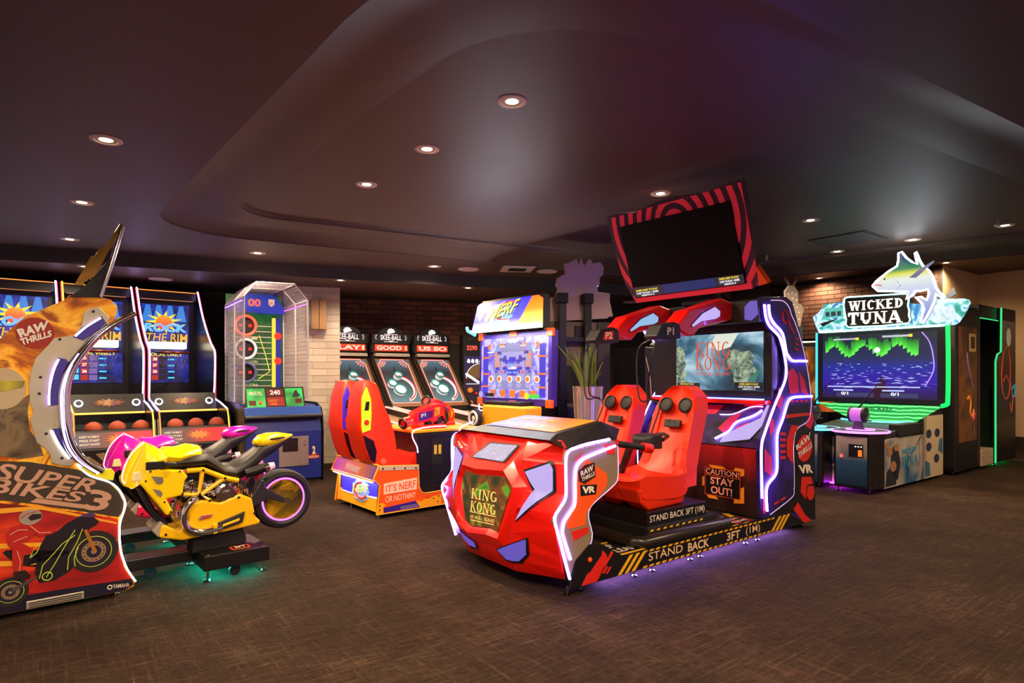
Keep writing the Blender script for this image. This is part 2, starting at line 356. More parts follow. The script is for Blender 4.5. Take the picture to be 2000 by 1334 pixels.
wb = vwall('wall_back', bwA, bwB, 0, 3.3, MORT)
bl = math.hypot(bwB[0]-bwA[0], bwB[1]-bwA[1])
def vis_back(s, z):
    X, Y = along(bwA, bwB, s/bl); px = 1000+1200*X/Y; py = 733-1200*(z-1.3)/Y
    return (1000-abs(px-800)) if (660 < px < 945 and 572 < py < 650) else -abs(px-800)
s0, s1 = 4.6, 8.3
bricks(wb, along(bwA, bwB, s0/bl), along(bwA, bwB, s1/bl), 1.84, ZS, BRK, vis=lambda s, z: vis_back(s+s0, z))
rwA, rwB = (5.12, 13.05), (7.22, 10.3)
wr = vwall('wall_right', rwA, rwB, 0, 3.3, MORT)
bricks(wr, along(rwA, rwB, .02), along(rwA, rwB, .98), 2.02, ZR, BRK, bw=.25, bh=.083)
BEIGE = mat('beige_paint', '#dcb88c', .8)
vwall('wall_right_return', (7.22, 10.3), (8.56, 11.3), 0, 3.3, BEIGE)
vwall('wall_far_right', (8.56, 11.3), (11.6, 7.2), 0, 3.3, BEIGE)
t = Vector((3.04, -4.1)).normalized(); nn = Vector((t.y, -t.x))
struct(obj('baseboard_right', G().prism([(8.56+nn.x*.02, 11.3+nn.y*.02), (11.6+nn.x*.02, 7.2+nn.y*.02), (11.6, 7.2), (8.56, 11.3)], 'z', 0, .22), mat('brown_baseboard', '#2e2018', .6)))
vwall('wall_left', (-9.4, 1.5), (-7.5, 8.75), 0, 3.3, mat('plum_paint', '#4a343a', .8))
# white painted brick pier with its wooden sconce
pa, pb = (-3.32, 8.93), (-2.56, 9.14)
pier = vwall('wall_pier', pa, pb, 0, ZS, MORTW, th=.25)
bricks(pier, pa, pb, .0, ZS-.03, BRW, bw=.40, bh=.1, gap=.006, proud=.008)
sc = thing('wall_sconce', 'oak box sconce fixed to the white painted brick pier', 'wall light', (-2.83, 9.03, 1.97), 15.5)
WOOD = ramp_mat('oak', [(.3, '#7a5230'), (.7, '#b88a58')], 3, 'wave', axis='X', dist=3, vec=(8, 8, 1))
obj('wood_front', G().box(-.105, -.004, -.12, -.02, 0, .43), WOOD, sc, bevel=.004); obj('wood_front', G().box(.004, .105, -.12, -.02, 0, .43), WOOD, sc, bevel=.004); obj('back_plate', G().box(-.1, .1, -.03, .0, .01, .42), BLKM, sc)
# ---- ceiling fittings
TRIM = mat('white_trim', '#cbb8ae', .5); BULB = glow('warm_bulb', (1., .74, .36), 22.)
lm = {}
def downlight(px, py, z, label, s=1., e=1., col=(1., .74, .46)):
    Y = (z-1.3)*1200/(733-py); X = (px-1000)/1200*Y
    t = thing('downlight', label, 'ceiling light', (X, Y, z), 0, 'recessed ceiling downlights')
    if 'r' not in lm:
        a = obj('trim_ring', G().lathe([(.062, -.002), (.066, -.008), (.088, -.006), (.092, 0), (.062, .02)], n=28), TRIM, t, smooth=True); b = obj('lamp_glass', G().lathe([(.001, -.004), (.035, -.003), (.063, .004), (.063, .012), (.001, .012)], n=24), BULB, t, smooth=True); lm['r'] = a; lm['b'] = b
    else:
        for k in 'rb':
            c = lm[k].copy(); COL.objects.link(c); c.parent = t
    t.scale = (s, s, 1)
    l = bpy.data.lights.new('downlight_beam', 'SPOT'); l.energy = LAMP_W*e; l.color = col; l.spot_size = R(160); l.spot_blend = .55; l.shadow_soft_size = .06
    lo = bpy.data.objects.new('downlight_beam', l); COL.objects.link(lo); lo.location = (0, 0, -.02); lo.parent = t
    return t
for px, py, l in ((1000, 198, 'warm tray downlight farthest from the soffit of the back wall'), (834, 291, 'warm tray downlight in the middle of the row of three'), (716, 360, 'warm tray downlight nearest the soffit of the back wall'), (1290, 378, 'warm tray downlight just above the tilted television'), (1583, 430, 'warm tray downlight between the television and the leaping fish')): downlight(px, py, ZI, l, .98)
for px, py, l in ((207, 273, 'warm downlight of the lower ceiling, farthest from the dark soffit band'), (160, 395, 'warm downlight of the lower ceiling, second from the dark soffit band'), (136, 467, 'warm downlight right in front of the dark soffit band over the hoop games'), (503, 494, 'warm downlight close to the tray rim above the wire cage'), (848, 520, 'warm downlight beside the round ceiling speaker and air vent')): downlight(px, py, ZO, l)
for px, py, l in ((165, 520, 'soffit downlight behind the crown fin of the racing cabinet'), (665, 547, 'white soffit downlight in front of the painted brick pier'), (914, 562, 'small soffit downlight over the alley bowlers')): downlight(px, py, ZS, l, .85, .35, (1, .84, .66))
for px, py, l in ((1635, 491, 'warm tray downlight beside the square access panel'), (1783, 468, 'warm tray downlight above the leaping fish'), (1963, 440, 'warm tray downlight beside a sprinkler head')): downlight(px, py, ZI, l, .98)
for px, py, l in ((1848, 513, 'warm downlight of the high ceiling near the beige wall'), (1600, 543, 'warm downlight of the high ceiling washing the brown brick wall')): downlight(px, py, ZR, l, .98, .75)
for X, Y, e in ((.9, .9, 1.5), (3.4, 2.2, 1.5), (-1.6, 1.4, 1.2), (.2, .2, 1.6), (7.2, 5.4, 1.2)):  # extra unseen lamps, added to light the carpet and machines
    t = thing('downlight', 'added out-of-view downlight lighting the open carpet before the machines', 'ceiling light', (X, Y, ZO), 0, 'recessed ceiling downlights')
    for k in 'rb':
        c = lm[k].copy(); COL.objects.link(c); c.parent = t
    l = bpy.data.lights.new('downlight_beam', 'SPOT'); l.energy = LAMP_W*e; l.color = (1., .74, .46); l.spot_size = R(160); l.spot_blend = .55; l.shadow_soft_size = .06
    lo = bpy.data.objects.new('downlight_beam', l); COL.objects.link(lo); lo.location = (0, 0, -.02); lo.parent = t
SPK = mat('speaker_mesh_white', '#cdb9bb', .7)
def at(px, py, z):
    Y = (z-1.3)*1200/(733-py); return ((px-1000)/1200*Y, Y, z)
for px, py, l in ((314, 545, 'round pinkish ceiling speaker above the basketball hoop machines'), (915, 525.5, 'round ceiling speaker on the soffit beside the square air vent'), (1068, 530, 'round ceiling speaker between the air vent and the white cut-out sign'), (1232, 590, 'round ceiling speaker below the tilted black television')):
    s = thing('ceiling_speaker', l, 'speaker', at(px, py, ZS if px != 915 and px != 1068 else ZO), 0, 'round ceiling speakers')
    obj('grille', G().lathe([(.001, -.006), (.13, -.006), (.135, 0), (.001, 0)], n=30), SPK, s, smooth=True); obj('rim', G().torus((0, 0, -.003), .138, .008), TRIM, s, smooth=True)
v = thing('air_vent', 'square white air vent with dark slots in the ceiling', 'vent', at(1010, 525, ZO), 8)
obj('frame', G().box(-.22, .22, -.22, .22, -.012, 0), TRIM, v, bevel=.003)
for i in range(5): obj('slat', G().box(-.12, .12, -.1+i*.045, -.085+i*.045, -.02, -.008), BLKM, v)
a = thing('access_panel', 'flush square access panel in the dark end of the ceiling tray', 'hatch', at(1655, 467, ZI), 38)
obj('panel', G().box(-.3, .3, -.3, .3, -.012, 0), CEILD, a, bevel=.003); obj('frame', G().box(-.33, .33, -.33, .33, -.005, 0), BLKM, a)
for px, py, z, l in ((1497, 499, ZI, 'small sprinkler head hanging near the tilted television'), (1949, 429, ZI, 'small sprinkler head beside the downlight far from the wall')):
    s = thing('sprinkler_head', l, 'sprinkler', at(px, py, z), 0)
    obj('stem', G().cyl((0, 0, -.05), (0, 0, 0), .012, n=10), STEEL, s); obj('deflector', G().lathe([(.03, -.06), (.032, -.056), (.01, -.05)], n=14), STEEL, s)
# ------------------------------------------------------------------ two-seat VR motion ride (red nose shell, seats, screen cabinet, tilted television)
KK = thing('motion_ride', 'red and black two-seat virtual reality ride with tilted television on top', 'arcade machine', (.341*.965, 3.723*.965, .0455), 37.1)
KK.scale = (.965, .965, .965)
WK = 1.28
# nose shell: moulded red plastic with sculpted ridges
zs = [.045, .12, .2, .3, .38, .47, .58, .68, .76, .85, .895]
y0s = [.05, .03, .015, .005, 0, 0, 0, 0, 0, .01, .10]
edge = [.02, -.02, -.05, -.085, -.105, -.114, -.035, -.03, -.03, -.02, .035]
midx = [-.12, -.15, -.165, -.172, -.172, -.165, -.14, -.12, -.095, -.055, .0]
PIC = [(.93, .63), (.79, .615), (.46, .64), (.375, .58), (.49, .275), (.59, .284), (.80, .255), (.885, .284), (.965, .56)]
def lerp(a, b, t): return a+(b-a)*t
def zi(z, arr):
    for i in range(len(zs)-1):
        if z <= zs[i+1]: return lerp(arr[i], arr[i+1], (z-zs[i])/(zs[i+1]-zs[i]))
    return arr[-1]
def pdist(p, poly):
    best = 9; inside = False; n = len(poly)
    for i in range(n):
        (x1, y1), (x2, y2) = poly[i], poly[(i+1) % n]; dx, dy = x2-x1, y2-y1
        t = max(0, min(1, ((p[0]-x1)*dx+(p[1]-y1)*dy)/(dx*dx+dy*dy))); best = min(best, math.hypot(p[0]-x1-t*dx, p[1]-y1-t*dy))
        if (y1 > p[1]) != (y2 > p[1]) and p[0] < (x2-x1)*(p[1]-y1)/(y2-y1)+x1: inside = not inside
    return -best if inside else best
from mathutils.geometry import delaunay_2d_cdt
def base_x(y, z):
    a = zi(z, y0s); u = max(0, min(1, (y-a)/(WK-2*a))); return lerp(zi(z, edge), zi(z, midx), min(1, min(u, 1-u)/.26))
R1 = [(.955, .665), (.79, .655), (.455, .68), (.33, .59), (.455, .245), (.59, .245), (.81, .215), (.93, .25), (1.01, .565)]
R2 = [(1.02, .735), (.79, .715), (.42, .745), (.255, .60), (.40, .175), (.60, .165), (.83, .14), (1.0, .19), (1.09, .575)]
def sx_raw(y, z):
    x = base_x(y, z); d = pdist((y, z), PIC)
    if d <= 0: return x+.006
    e = pdist((y, z), R1); f = pdist((y, z), R2)
    if e <= 0: return x-.035*d/max(d-e, 1e-6)
    if f <= 0: return x-.035*(-f)/max(e-f, 1e-6)
    return x
pts, con = [], []
def chain(L, close=False):
    o = len(pts); pts.extend(Vector(p) for p in L); n = len(L)
    con.extend((o+i, o+(i+1) % n) for i in range(n if close else n-1))
bound = [(a_, z) for z, a_ in zip(zs, y0s)]+[(WK-a_, z) for z, a_ in reversed(list(zip(zs, y0s)))]
chain(bound, True); chain(PIC, True); chain(R1, True); chain(R2, True)
for u in (.26, .74): chain([(a_+(WK-2*a_)*u, z) for z, a_ in zip(zs, y0s)])
for zz in (.3, .47, .58, .76): a_ = zi(zz, y0s); chain([(a_, zz), (a_+(WK-2*a_)*.26, zz)]); chain([(WK-a_, zz), (WK-a_-(WK-2*a_)*.26, zz)])
res = delaunay_2d_cdt(pts, con, [], 1, 1e-5)
V2 = [(v.x, v.y) for v in res[0]]; F2 = [tuple(f) for f in res[2]]
V2x = [sx_raw(*p) for p in V2]
def sx(y, z):
    for f in F2:
        (x1, y1), (x2, y2), (x3, y3) = V2[f[0]], V2[f[1]], V2[f[2]]; d = (y2-y3)*(x1-x3)+(x3-x2)*(y1-y3)
        if abs(d) < 1e-12: continue
        a_ = ((y2-y3)*(y-x3)+(x3-x2)*(z-y3))/d; b_ = ((y3-y1)*(y-x3)+(x1-x3)*(z-y3))/d
        if a_ >= -1e-6 and b_ >= -1e-6 and a_+b_ <= 1+1e-6: return a_*V2x[f[0]]+b_*V2x[f[1]]+(1-a_-b_)*V2x[f[2]]
    return sx_raw(y, z)
g = G(); g.add([(x, p[0], p[1]) for x, p in zip(V2x, V2)], F2)
nose = obj('nose_shell', g, RED, KK, fix=False)
bm = bmesh.new(); bm.from_mesh(nose.data)
for f in bm.faces:
    if f.normal.x > 0: f.normal_flip()
bmesh.ops.dissolve_limit(bm, angle_limit=R(3), verts=bm.verts, edges=bm.edges); bm.to_mesh(nose.data); bm.free()
nose.data.polygons.foreach_set('use_smooth', [True]*len(nose.data.polygons)); nose.data.set_sharp_from_angle(angle=R(50))
s_ = nose.modifiers.new('thick', 'SOLIDIFY'); s_.thickness = .02; s_.offset = -1
bv = nose.modifiers.new('bevel', 'BEVEL'); bv.width = .012; bv.segments = 3; bv.limit_method = 'ANGLE'; bv.angle_limit = R(8)
def PS(p, d=0): return (sx(*p)-d-.004, p[0], p[1])
def PSf(pts, d=.006):
    xs = [sx(*p) for p in pts]; mx = min(xs)
    return lambda p, dd=0: (sx(*p)*.35+mx*.65-d-dd, p[0], p[1])
def grid_panel(name, poly, m, d, parent):
    # panel that follows the shell: fine fan from the centroid
    cx = sum(p[0] for p in poly)/len(poly); cy = sum(p[1] for p in poly)/len(poly); K = 7; pts = []
    P_ = []
    for i in range(len(poly)):
        a, b = poly[i], poly[(i+1) % len(poly)]; P_ += [(lerp(a[0], b[0], t/6), lerp(a[1], b[1], t/6)) for t in range(6)]
    g = G(); rs = [[(lerp(cx, p[0], max(k, .02)/K), lerp(cy, p[1], max(k, .02)/K)) for p in P_] for k in range(K+1)]
    g.loft([[(sx(*q)-d, q[0], q[1]) for q in r] for r in rs], caps=False)
    return obj(name, g, m, parent)
def shrink(poly, k): return grow(poly, -k)
DOTL = ramp_mat('dotted_lens', [(.25, '#b9a6e0'), (.6, '#e6dcf6')], 90, 'voro', emit=.75)
for poly, m in (([(.745, .83), (.435, .84), (.50, .73), (.88, .722)], DOTL), ([(.289, .694), (.097, .767), (.065, .731), (.06, .596), (.30, .385), (.195, .588)], LENS), ([(.512, .155), (.225, .285), (.232, .185), (.297, .122), (.43, .105)], LENSD),
               ([(1.056, .246), (.775, .15), (.768, .105), (.86, .10)], LENSD), ([(.99, .694), (1.18, .767), (1.21, .731), (1.22, .596), (.98, .385), (1.085, .588)], LENS)):
    f = grid_panel('lens_frame', grow(poly, .014), BLACK, .008, KK); grid_panel('lens', shrink(poly, .006), m, .013, f)
JUNG = ramp_mat('jungle_print', [(.3, '#0b0d08'), (.45, '#2c3a12'), (.55, '#8a3c10'), (.62, '#5aa020'), (.75, '#141a0c')], 5.0, dist=1.2, emit=1.1)
tp = grid_panel('title_panel', shrink(PIC, .004), JUNG, .010, KK)
GOLD = mat('gold_lettering', '#f1d98a', .4, emit=.25, ecol='#f1c860')
Fp = lambda p, d=0: (sx(*p)-.012-d, p[0], p[1])
text('KING', Fp, [(.815, .445), (.52, .462), (.52, .53), (.815, .515)], GOLD, tp, gl=serif('KING', .2), d=.006)
text('KONG', Fp, [(.815, .36), (.52, .38), (.52, .445), (.815, .43)], GOLD, tp, gl=serif('KONG', .2), d=.006)
text('OF SKULL ISLAND', Fp, [(.81, .312), (.525, .33), (.525, .352), (.81, .334)], GOLD, tp, bold=.03, d=.006)
plates('title_rules', Fp, [[(.815, .352), (.52, .37), (.52, .374), (.815, .356)], [(.8, .298), (.53, .316), (.53, .320), (.8, .302)]], GOLD, tp, .004, .007)
# black top cover with printed sheet
cv = [(.0, .12, .90), (.0, 1.16, .90), (.05, 1.28, .855), (.42, 1.28, .89), (.62, 1.1, .96), (.62, .18, .96), (.42, 0, .89), (-.02, 0.0, .852)]
g = G(); g.add([(-.03, .14, .895), (-.03, 1.14, .895), (-.015, 1.28, .85), (.42, 1.28, .885), (.42, 0, .885), (-.015, 0, .85), (.10, .22, .925), (.10, 1.06, .925), (.50, 1.06, .985), (.50, .22, .985), (.62, 1.12, .93), (.62, .16, .93)],
      [(0, 1, 7, 6), (1, 2, 3, 8, 7), (6, 7, 8, 9), (0, 6, 9, 4, 5), (8, 3, 10), (9, 11, 4), (8, 10, 11, 9)])
obj('top_cover', g, BLACK, KK)
sheet = frame((.112, .26, .9275), (.4, 0, .06), (0, 1, 0))
ps = plate('printed_sheet', sheet, [(0, 0), (.39, 0), (.39, .76), (0, .76)], ramp_mat('cover_print', [(0, '#e88018'), (.35, '#c65a20'), (.7, '#3a46a0'), (1, '#2a2c9a')], kind='grad', axis='Y', rough=.4), KK, .001, .003)
text('STAND BACK', sheet, [(.05, .70), (.05, .2), (.14, .2), (.14, .70)], WHITE, ps, d=.005); text('3FT (1M)', sheet, [(.2, .66), (.2, .25), (.3, .25), (.3, .66)], YEL, ps, d=.005)
for yy, sgn in ((0, 1), (1.28, -1)):
    if sgn > 0:
        lab_ = text('STAND BACK 3FT (1M)', lambda p, d=0: (p[0], -.006-d, p[1]), [(0.01, .835), (.36, .872), (.36, .897), (.01, .862)], CREAM, KK, d=.004)
# nose side panels with double LED run
FPN = [(-.02, .84), (.15, .874), (.343, .889), (.396, .877), (.426, .842), (.43, .652), (.41, .607), (.2, .492), (.165, .424), (.2, .31), (.175, .241), (.05, .165), (.01, .06), (-.09, .346), (-.119, .43), (-.113, .471), (-.03, .566), (-.03, .80)]
GREYP = mat('nose_side_print', '#8d7a62', .4)
for side in (0, 1):
    y = 0 if side == 0 else 1.28; P = onY(y) if side == 0 else (lambda p, d=0: (p[0], 1.28+d, p[1]))
    sp = plate('nose_side_panel', P, FPN, GREYP, KK, -.02, .004, bevel=.002)
    led('nose_led', P, [(.343, .892), (.15, .875), (.05, .858), (-.005, .842), (-.028, .80), (-.03, .70), (-.03, .57), (-.075, .51), (-.112, .471), (-.117, .43), (-.09, .346), (-.045, .21), (.003, .066)], L_VIO, sp, .0085, .011, 4)
    led('nose_led', P, [(.396, .846), (.162, .797), (.09, .77), (.055, .73), (.046, .65), (.045, .52), (.0, .465), (-.044, .418), (-.056, .36), (-.045, .32), (.009, .184)], L_VIO, sp, .0085, .011, 4)
    led('edge_trim_led', P, [(.426, .842), (.432, .75), (.43, .652), (.40, .597), (.2, .492), (.165, .43), (.19, .34), (.198, .30), (.175, .241), (.05, .165)], L_TRIM, sp, .0032, .004, 4)
    if side == 0:
        plate('orange_print_field', P, [(.15, .779), (.33, .671), (.33, .597), (.15, .453), (.138, .374), (.0, .369), (-.02, .40), (.064, .519), (.075, .70)], ORANGE, sp, .004, .006)
        plates('red_print_marks', P, [[(.045, .775), (.12, .83), (.10, .80)], [(.02, .35), (.16, .36), (.165, .32), (.04, .29)], [(.3, .86), (.39, .86), (.40, .79), (.33, .80)]], REDP, sp, .004, .0065)
        text('RAW', P, [(.096, .678), (.205, .705), (.20, .745), (.092, .71)], WHITE, sp, .04, .010); text('THRILLS', P, [(.105, .645), (.215, .675), (.213, .70), (.10, .672)], WHITE, sp, .03, .010)
        plate('dark_badge', P, [(.075, .71), (.13, .745), (.215, .755), (.225, .665), (.13, .628), (.08, .65)], mat('badge_brown', '#3a1208', .5), sp, .006, .008)
        text('VR', P, [(.108, .568), (.216, .568), (.224, .606), (.106, .616)], CREAM, sp, .05, .010); plate('dark_badge', P, grow([(.108, .562), (.216, .56), (.226, .61), (.104, .62)], .012), BLACK, sp, .006, .008)
# deck and platform sides
DECK = mat('deck_black', '#131114', .55)
obj('platform_deck', G().box(.05, 2.75, .0, WK, .014, .123), DECK, KK, bevel=.006)
P0 = onY(-.012)
st = plate('platform_skirt', onY(0), [(.405, .004), (2.79, .004), (2.52, .130), (.468, .126)], BLACK, KK, 0, .012)
CRM = mat('stand_back_lettering', '#eec89a', .5)
text('STAND', P0, [(.715, .046), (1.08, .046), (1.08, .102), (.715, .102)], CRM, st, .025, .004); text('BACK', P0, [(1.14, .034), (1.39, .034), (1.39, .098), (1.14, .098)], CRM, st, .025, .004)
text('3FT', P0, [(1.615, .034), (1.79, .034), (1.79, .098), (1.615, .098)], CRM, st, .025, .004); text('(1M)', P0, [(1.87, .03), (2.07, .03), (2.07, .102), (1.87, .102)], CRM, st, .025, .004)
plates('hazard_stripes', P0, [[(a, .008), (a+.03, .008), (a+.145, .12), (a+.115, .12)] for a in (.42, .485, .55)]+[[(a, .008), (a+.035, .008), (a+.165, .12), (a+.13, .12)] for a in (2.235, 2.305, 2.37)], YEL, st, 0, .003)
plates('hazard_dashes', P0, [[(x, z), (x+.035, z), (x+.048, z+.012), (x+.013, z+.012)] for z in (.008, .110) for x in [.66+.066*i for i in range(25)]], YEL, st, 0, .003)
fl = plate('base_flare', onY(0), [(.0, .004), (.40, .004), (.468, .126), (.27, .236), (.17, .25), (.05, .168)], BLACK, KK, 0, .012)
plate('orange_bracket_print', P0, [(.098, .006), (.226, .008), (.377, .164), (.359, .177), (.326, .134), (.314, .162), (.28, .194), (.271, .163), (.172, .075), (.15, .073)], REDP, fl, 0, .003)
plates('print_bars', P0, [[(.25+.03*i, .055-.007*i), (.265+.03*i, .052-.007*i), (.30+.03*i, .09-.007*i), (.285+.03*i, .094-.007*i)] for i in range(3)], REDP, fl, 0, .003)
obj('bolt', G().lathe([(.016, 0), (.014, -.006), (.001, -.008)], (.17, -.012, .155), 'y', 12), ORANGE, fl)
D = onZ(.124)
plates('deck_warning_print', D, [[(.47, .005), (.76, .005), (.76, .03), (.44, .03)], [(.47, .005), (.44, .03), (.33, .27), (.30, .27)], [(.33, .25), (.62, .27), (.62, .29), (.33, .27)], [(1.75, .02), (1.82, .02), (2.05, .5), (1.98, .5)], [(1.90, .02), (1.97, .02), (2.1, .3), (2.05, .32)], [(.3, .5), (.75, .48), (.75, .52), (.3, .56)]], YEL, KK, 0, .002)
text('KEEP', D, [(.42, .155), (.58, .155), (.58, .235), (.42, .235)], CREAM, KK, .02, .004); text('CLEAR', D, [(.44, .05), (.69, .05), (.69, .125), (.44, .125)], CREAM, KK, .02, .004); text('NO', D, [(.38, .30), (.50, .30), (.50, .37), (.38, .37)], CREAM, KK, .02, .004)
rp_ = plate('red_notice', D, [(1.72, .03), (2.06, .03), (2.06, .2), (1.72, .2)], mat('notice_red', '#8c1420', .5), KK, 0, .002); text('FOR SEAT', D, [(1.74, .13), (2.02, .13), (2.02, .17), (1.74, .17)], CREAM, rp_, .02, .004); text('POWER ACCESS', D, [(1.74, .06), (2.02, .06), (2.02, .1), (1.74, .1)], CREAM, rp_, .02, .004)
for x in (.02, .13, .62, .8, 1.22, 1.34, 1.93, 2.1, 2.82): foot(KK, x, .03, .062, -.047)
obj('under_glow_strip', G().box(.3, 2.6, .05, .07, .004, .013), glow('led_under', (.30, .20, 1.), 110.), KK)
# grab bar
b_ = obj('grab_bar', G().cyl((.44, .04, .855), (.76, .04, .80), .022), DARK, KK, smooth=True)
obj('red_collar', G().cyl((.37, .04, .867), (.45, .04, .853), .032), RED, b_, smooth=True); obj('red_collar', G().cyl((.72, .04, .807), (.80, .04, .793), .034), RED, b_, smooth=True)
# seats
def kseat(yc, near):
    s = obj('seat', None_g(yc), ORED, KK, smooth=True)
    return s
def None_g(yc):
    # (x, z) front line of the shell seat and half width along it
    prof = [(.80, .47, .24), (.78, .535, .245), (.84, .555, .25), (1.0, .535, .25), (1.2, .525, .25), (1.30, .54, .245), (1.37, .62, .22), (1.43, .75, .20), (1.49, .9, .195), (1.54, 1.04, .19), (1.565, 1.13, .165), (1.575, 1.185, .105), (1.58, 1.215, .06)]
    g = G(); rings = []
    for i, (x, z, h) in enumerate(prof):
        t = i/(len(prof)-1); cush = i <= 5
        row = []
        for k in range(9):
            u = -1+k/4; lift = .035*abs(u)**3 if cush else 0; fwd = .055*abs(u)**2.2 if not cush else 0
            row.append((x-fwd, yc+u*h, z+lift))
        back = []
        for k in range(9):
            u = 1-k/4; back.append((x+(.0 if cush else .10)-(.0 if not cush else 0), yc+u*h*(1 if not cush else .96), z-(.13 if cush and i > 1 else .07 if cush else .0)))
        rings.append(row+back)
    return g.loft(rings)
def kride(yc):
    near = yc < .6
    s = kseat(yc, near)
    g = G()   # side bolsters
    for u in (-1, 1):
        g.loft([[(x+dx, yc+u*(h+.0), z+dz), (x+.17+dx, yc+u*(h-.01), z+dz), (x+.17+dx, yc+u*(h-.05), z+dz), (x+.02+dx, yc+u*(h-.06), z+dz)] for x, z, h, dx, dz in ((1.26, .46, .245, 0, 0), (1.31, .6, .215, 0, 0), (1.385, .8, .2, 0, 0), (1.45, 1.0, .195, 0, 0), (1.50, 1.12, .16, 0, 0))])
    obj('side_bolster', g, ORED, s, smooth=True)
    for u in (-1, 1): obj('seat_front_lobe', G().loft([[(.80, yc+u*.06, .40), (.80, yc+u*.22, .40), (.76, yc+u*.245, .50), (.76, yc+u*.03, .50)], [(.9, yc+u*.06, .335), (.9, yc+u*.225, .335), (.9, yc+u*.245, .5), (.9, yc+u*.03, .5)], [(1.32, yc+u*.03, .335), (1.32, yc+u*.2, .335), (1.32, yc+u*.24, .5), (1.32, yc+u*.02, .5)]]), ORED, s, bevel=.018)
    for u in (-1, 1):
        c = (1.505, yc+u*.095, 1.06)
        o = obj('headrest_speaker', G().lathe([(.062, 0), (.062, -.02), (.05, -.028), (.045, -.02), (.001, -.022)], (0, 0, 0), 'x', 24), DARK, s, smooth=True); o.location = (c[0]-.012, c[1], c[2]); o.rotation_euler = (0, R(16), 0)
    o = obj('back_slot', G().box(-.02, .01, -.075, .075, -.03, .03), BLACK, s, bevel=.004); o.location = (1.452, yc-.0, .915); o.rotation_euler = (0, R(18), 0)
    # headset resting in front of the backrest with its cable
    h = obj('vr_headset', G().loft([[(x, yc-.02+sy*w, .80+sz*hh) for sy, sz in ((-1, -1), (1, -1), (1, 1), (-1, 1))] for x, w, hh in ((1.02, .05, .03), (1.06, .10, .05), (1.17, .10, .055), (1.22, .06, .04))]), DARK, KK, bevel=.012)
    obj('strap', G().tube([(1.2, yc-.1, .81), (1.30, yc-.07, .83), (1.34, yc, .84), (1.30, yc+.07, .83), (1.2, yc+.1, .81)], .014, 8), DARK, h, smooth=True)
    obj('cable', G().tube(spline([(1.18, yc+.0, .84), (1.25, yc+.03, .9), (1.38, yc+.08, 1.05), (1.36, yc+.14, 1.1), (1.28, yc+.2, 1.12), (1.33, yc+.26, 1.5), (1.36, yc+.1, 1.6)], 6), .006, 6), BLACK, h, smooth=True)
    obj('holder_post', G().loft([[(.98, yc+.24, .3), (1.02, yc+.24, .3), (1.02, yc+.27, .3), (.98, yc+.27, .3)], [(1.03, yc+.06, .78), (1.08, yc+.06, .78), (1.08, yc+.1, .78), (1.03, yc+.1, .78)]]), BLACK, h)
    return s
s1 = kride(.36); s2 = kride(.98)
# seat pedestal boxes and padded bumper
pb_ = obj('seat_pedestal', G().box(.84, 1.52, .10, 1.18, .22, .335), BLACK, KK, bevel=.004)
pl = obj('pedestal_plinth', G().box(.80, 1.60, .06, 1.22, .13, .235), BLKM, KK, bevel=.004)
text('STAND BACK 3FT (1M)', onY(.10), [(.86, .25), (1.49, .25), (1.49, .31), (.86, .31)], CREAM, pb_, .03, .004)
plates('hazard_dashes', onY(.06), [[(.82+.07*i, .212), (.85+.07*i, .212), (.86+.07*i, .224), (.83+.07*i, .224)] for i in range(9)], YEL, pl, 0, .002)
bp = [(.72, .03, .16), (1.68, .03, .16), (1.70, .08, .16), (1.70, 1.2, .16), (1.68, 1.25, .16), (.72, 1.25, .16), (.68, 1.2, .16), (.68, .08, .16)]
obj('padded_bumper', G().tube(bp, .045, 12, True), mat('bumper_vinyl', '#241d1a', .3), KK, smooth=True)
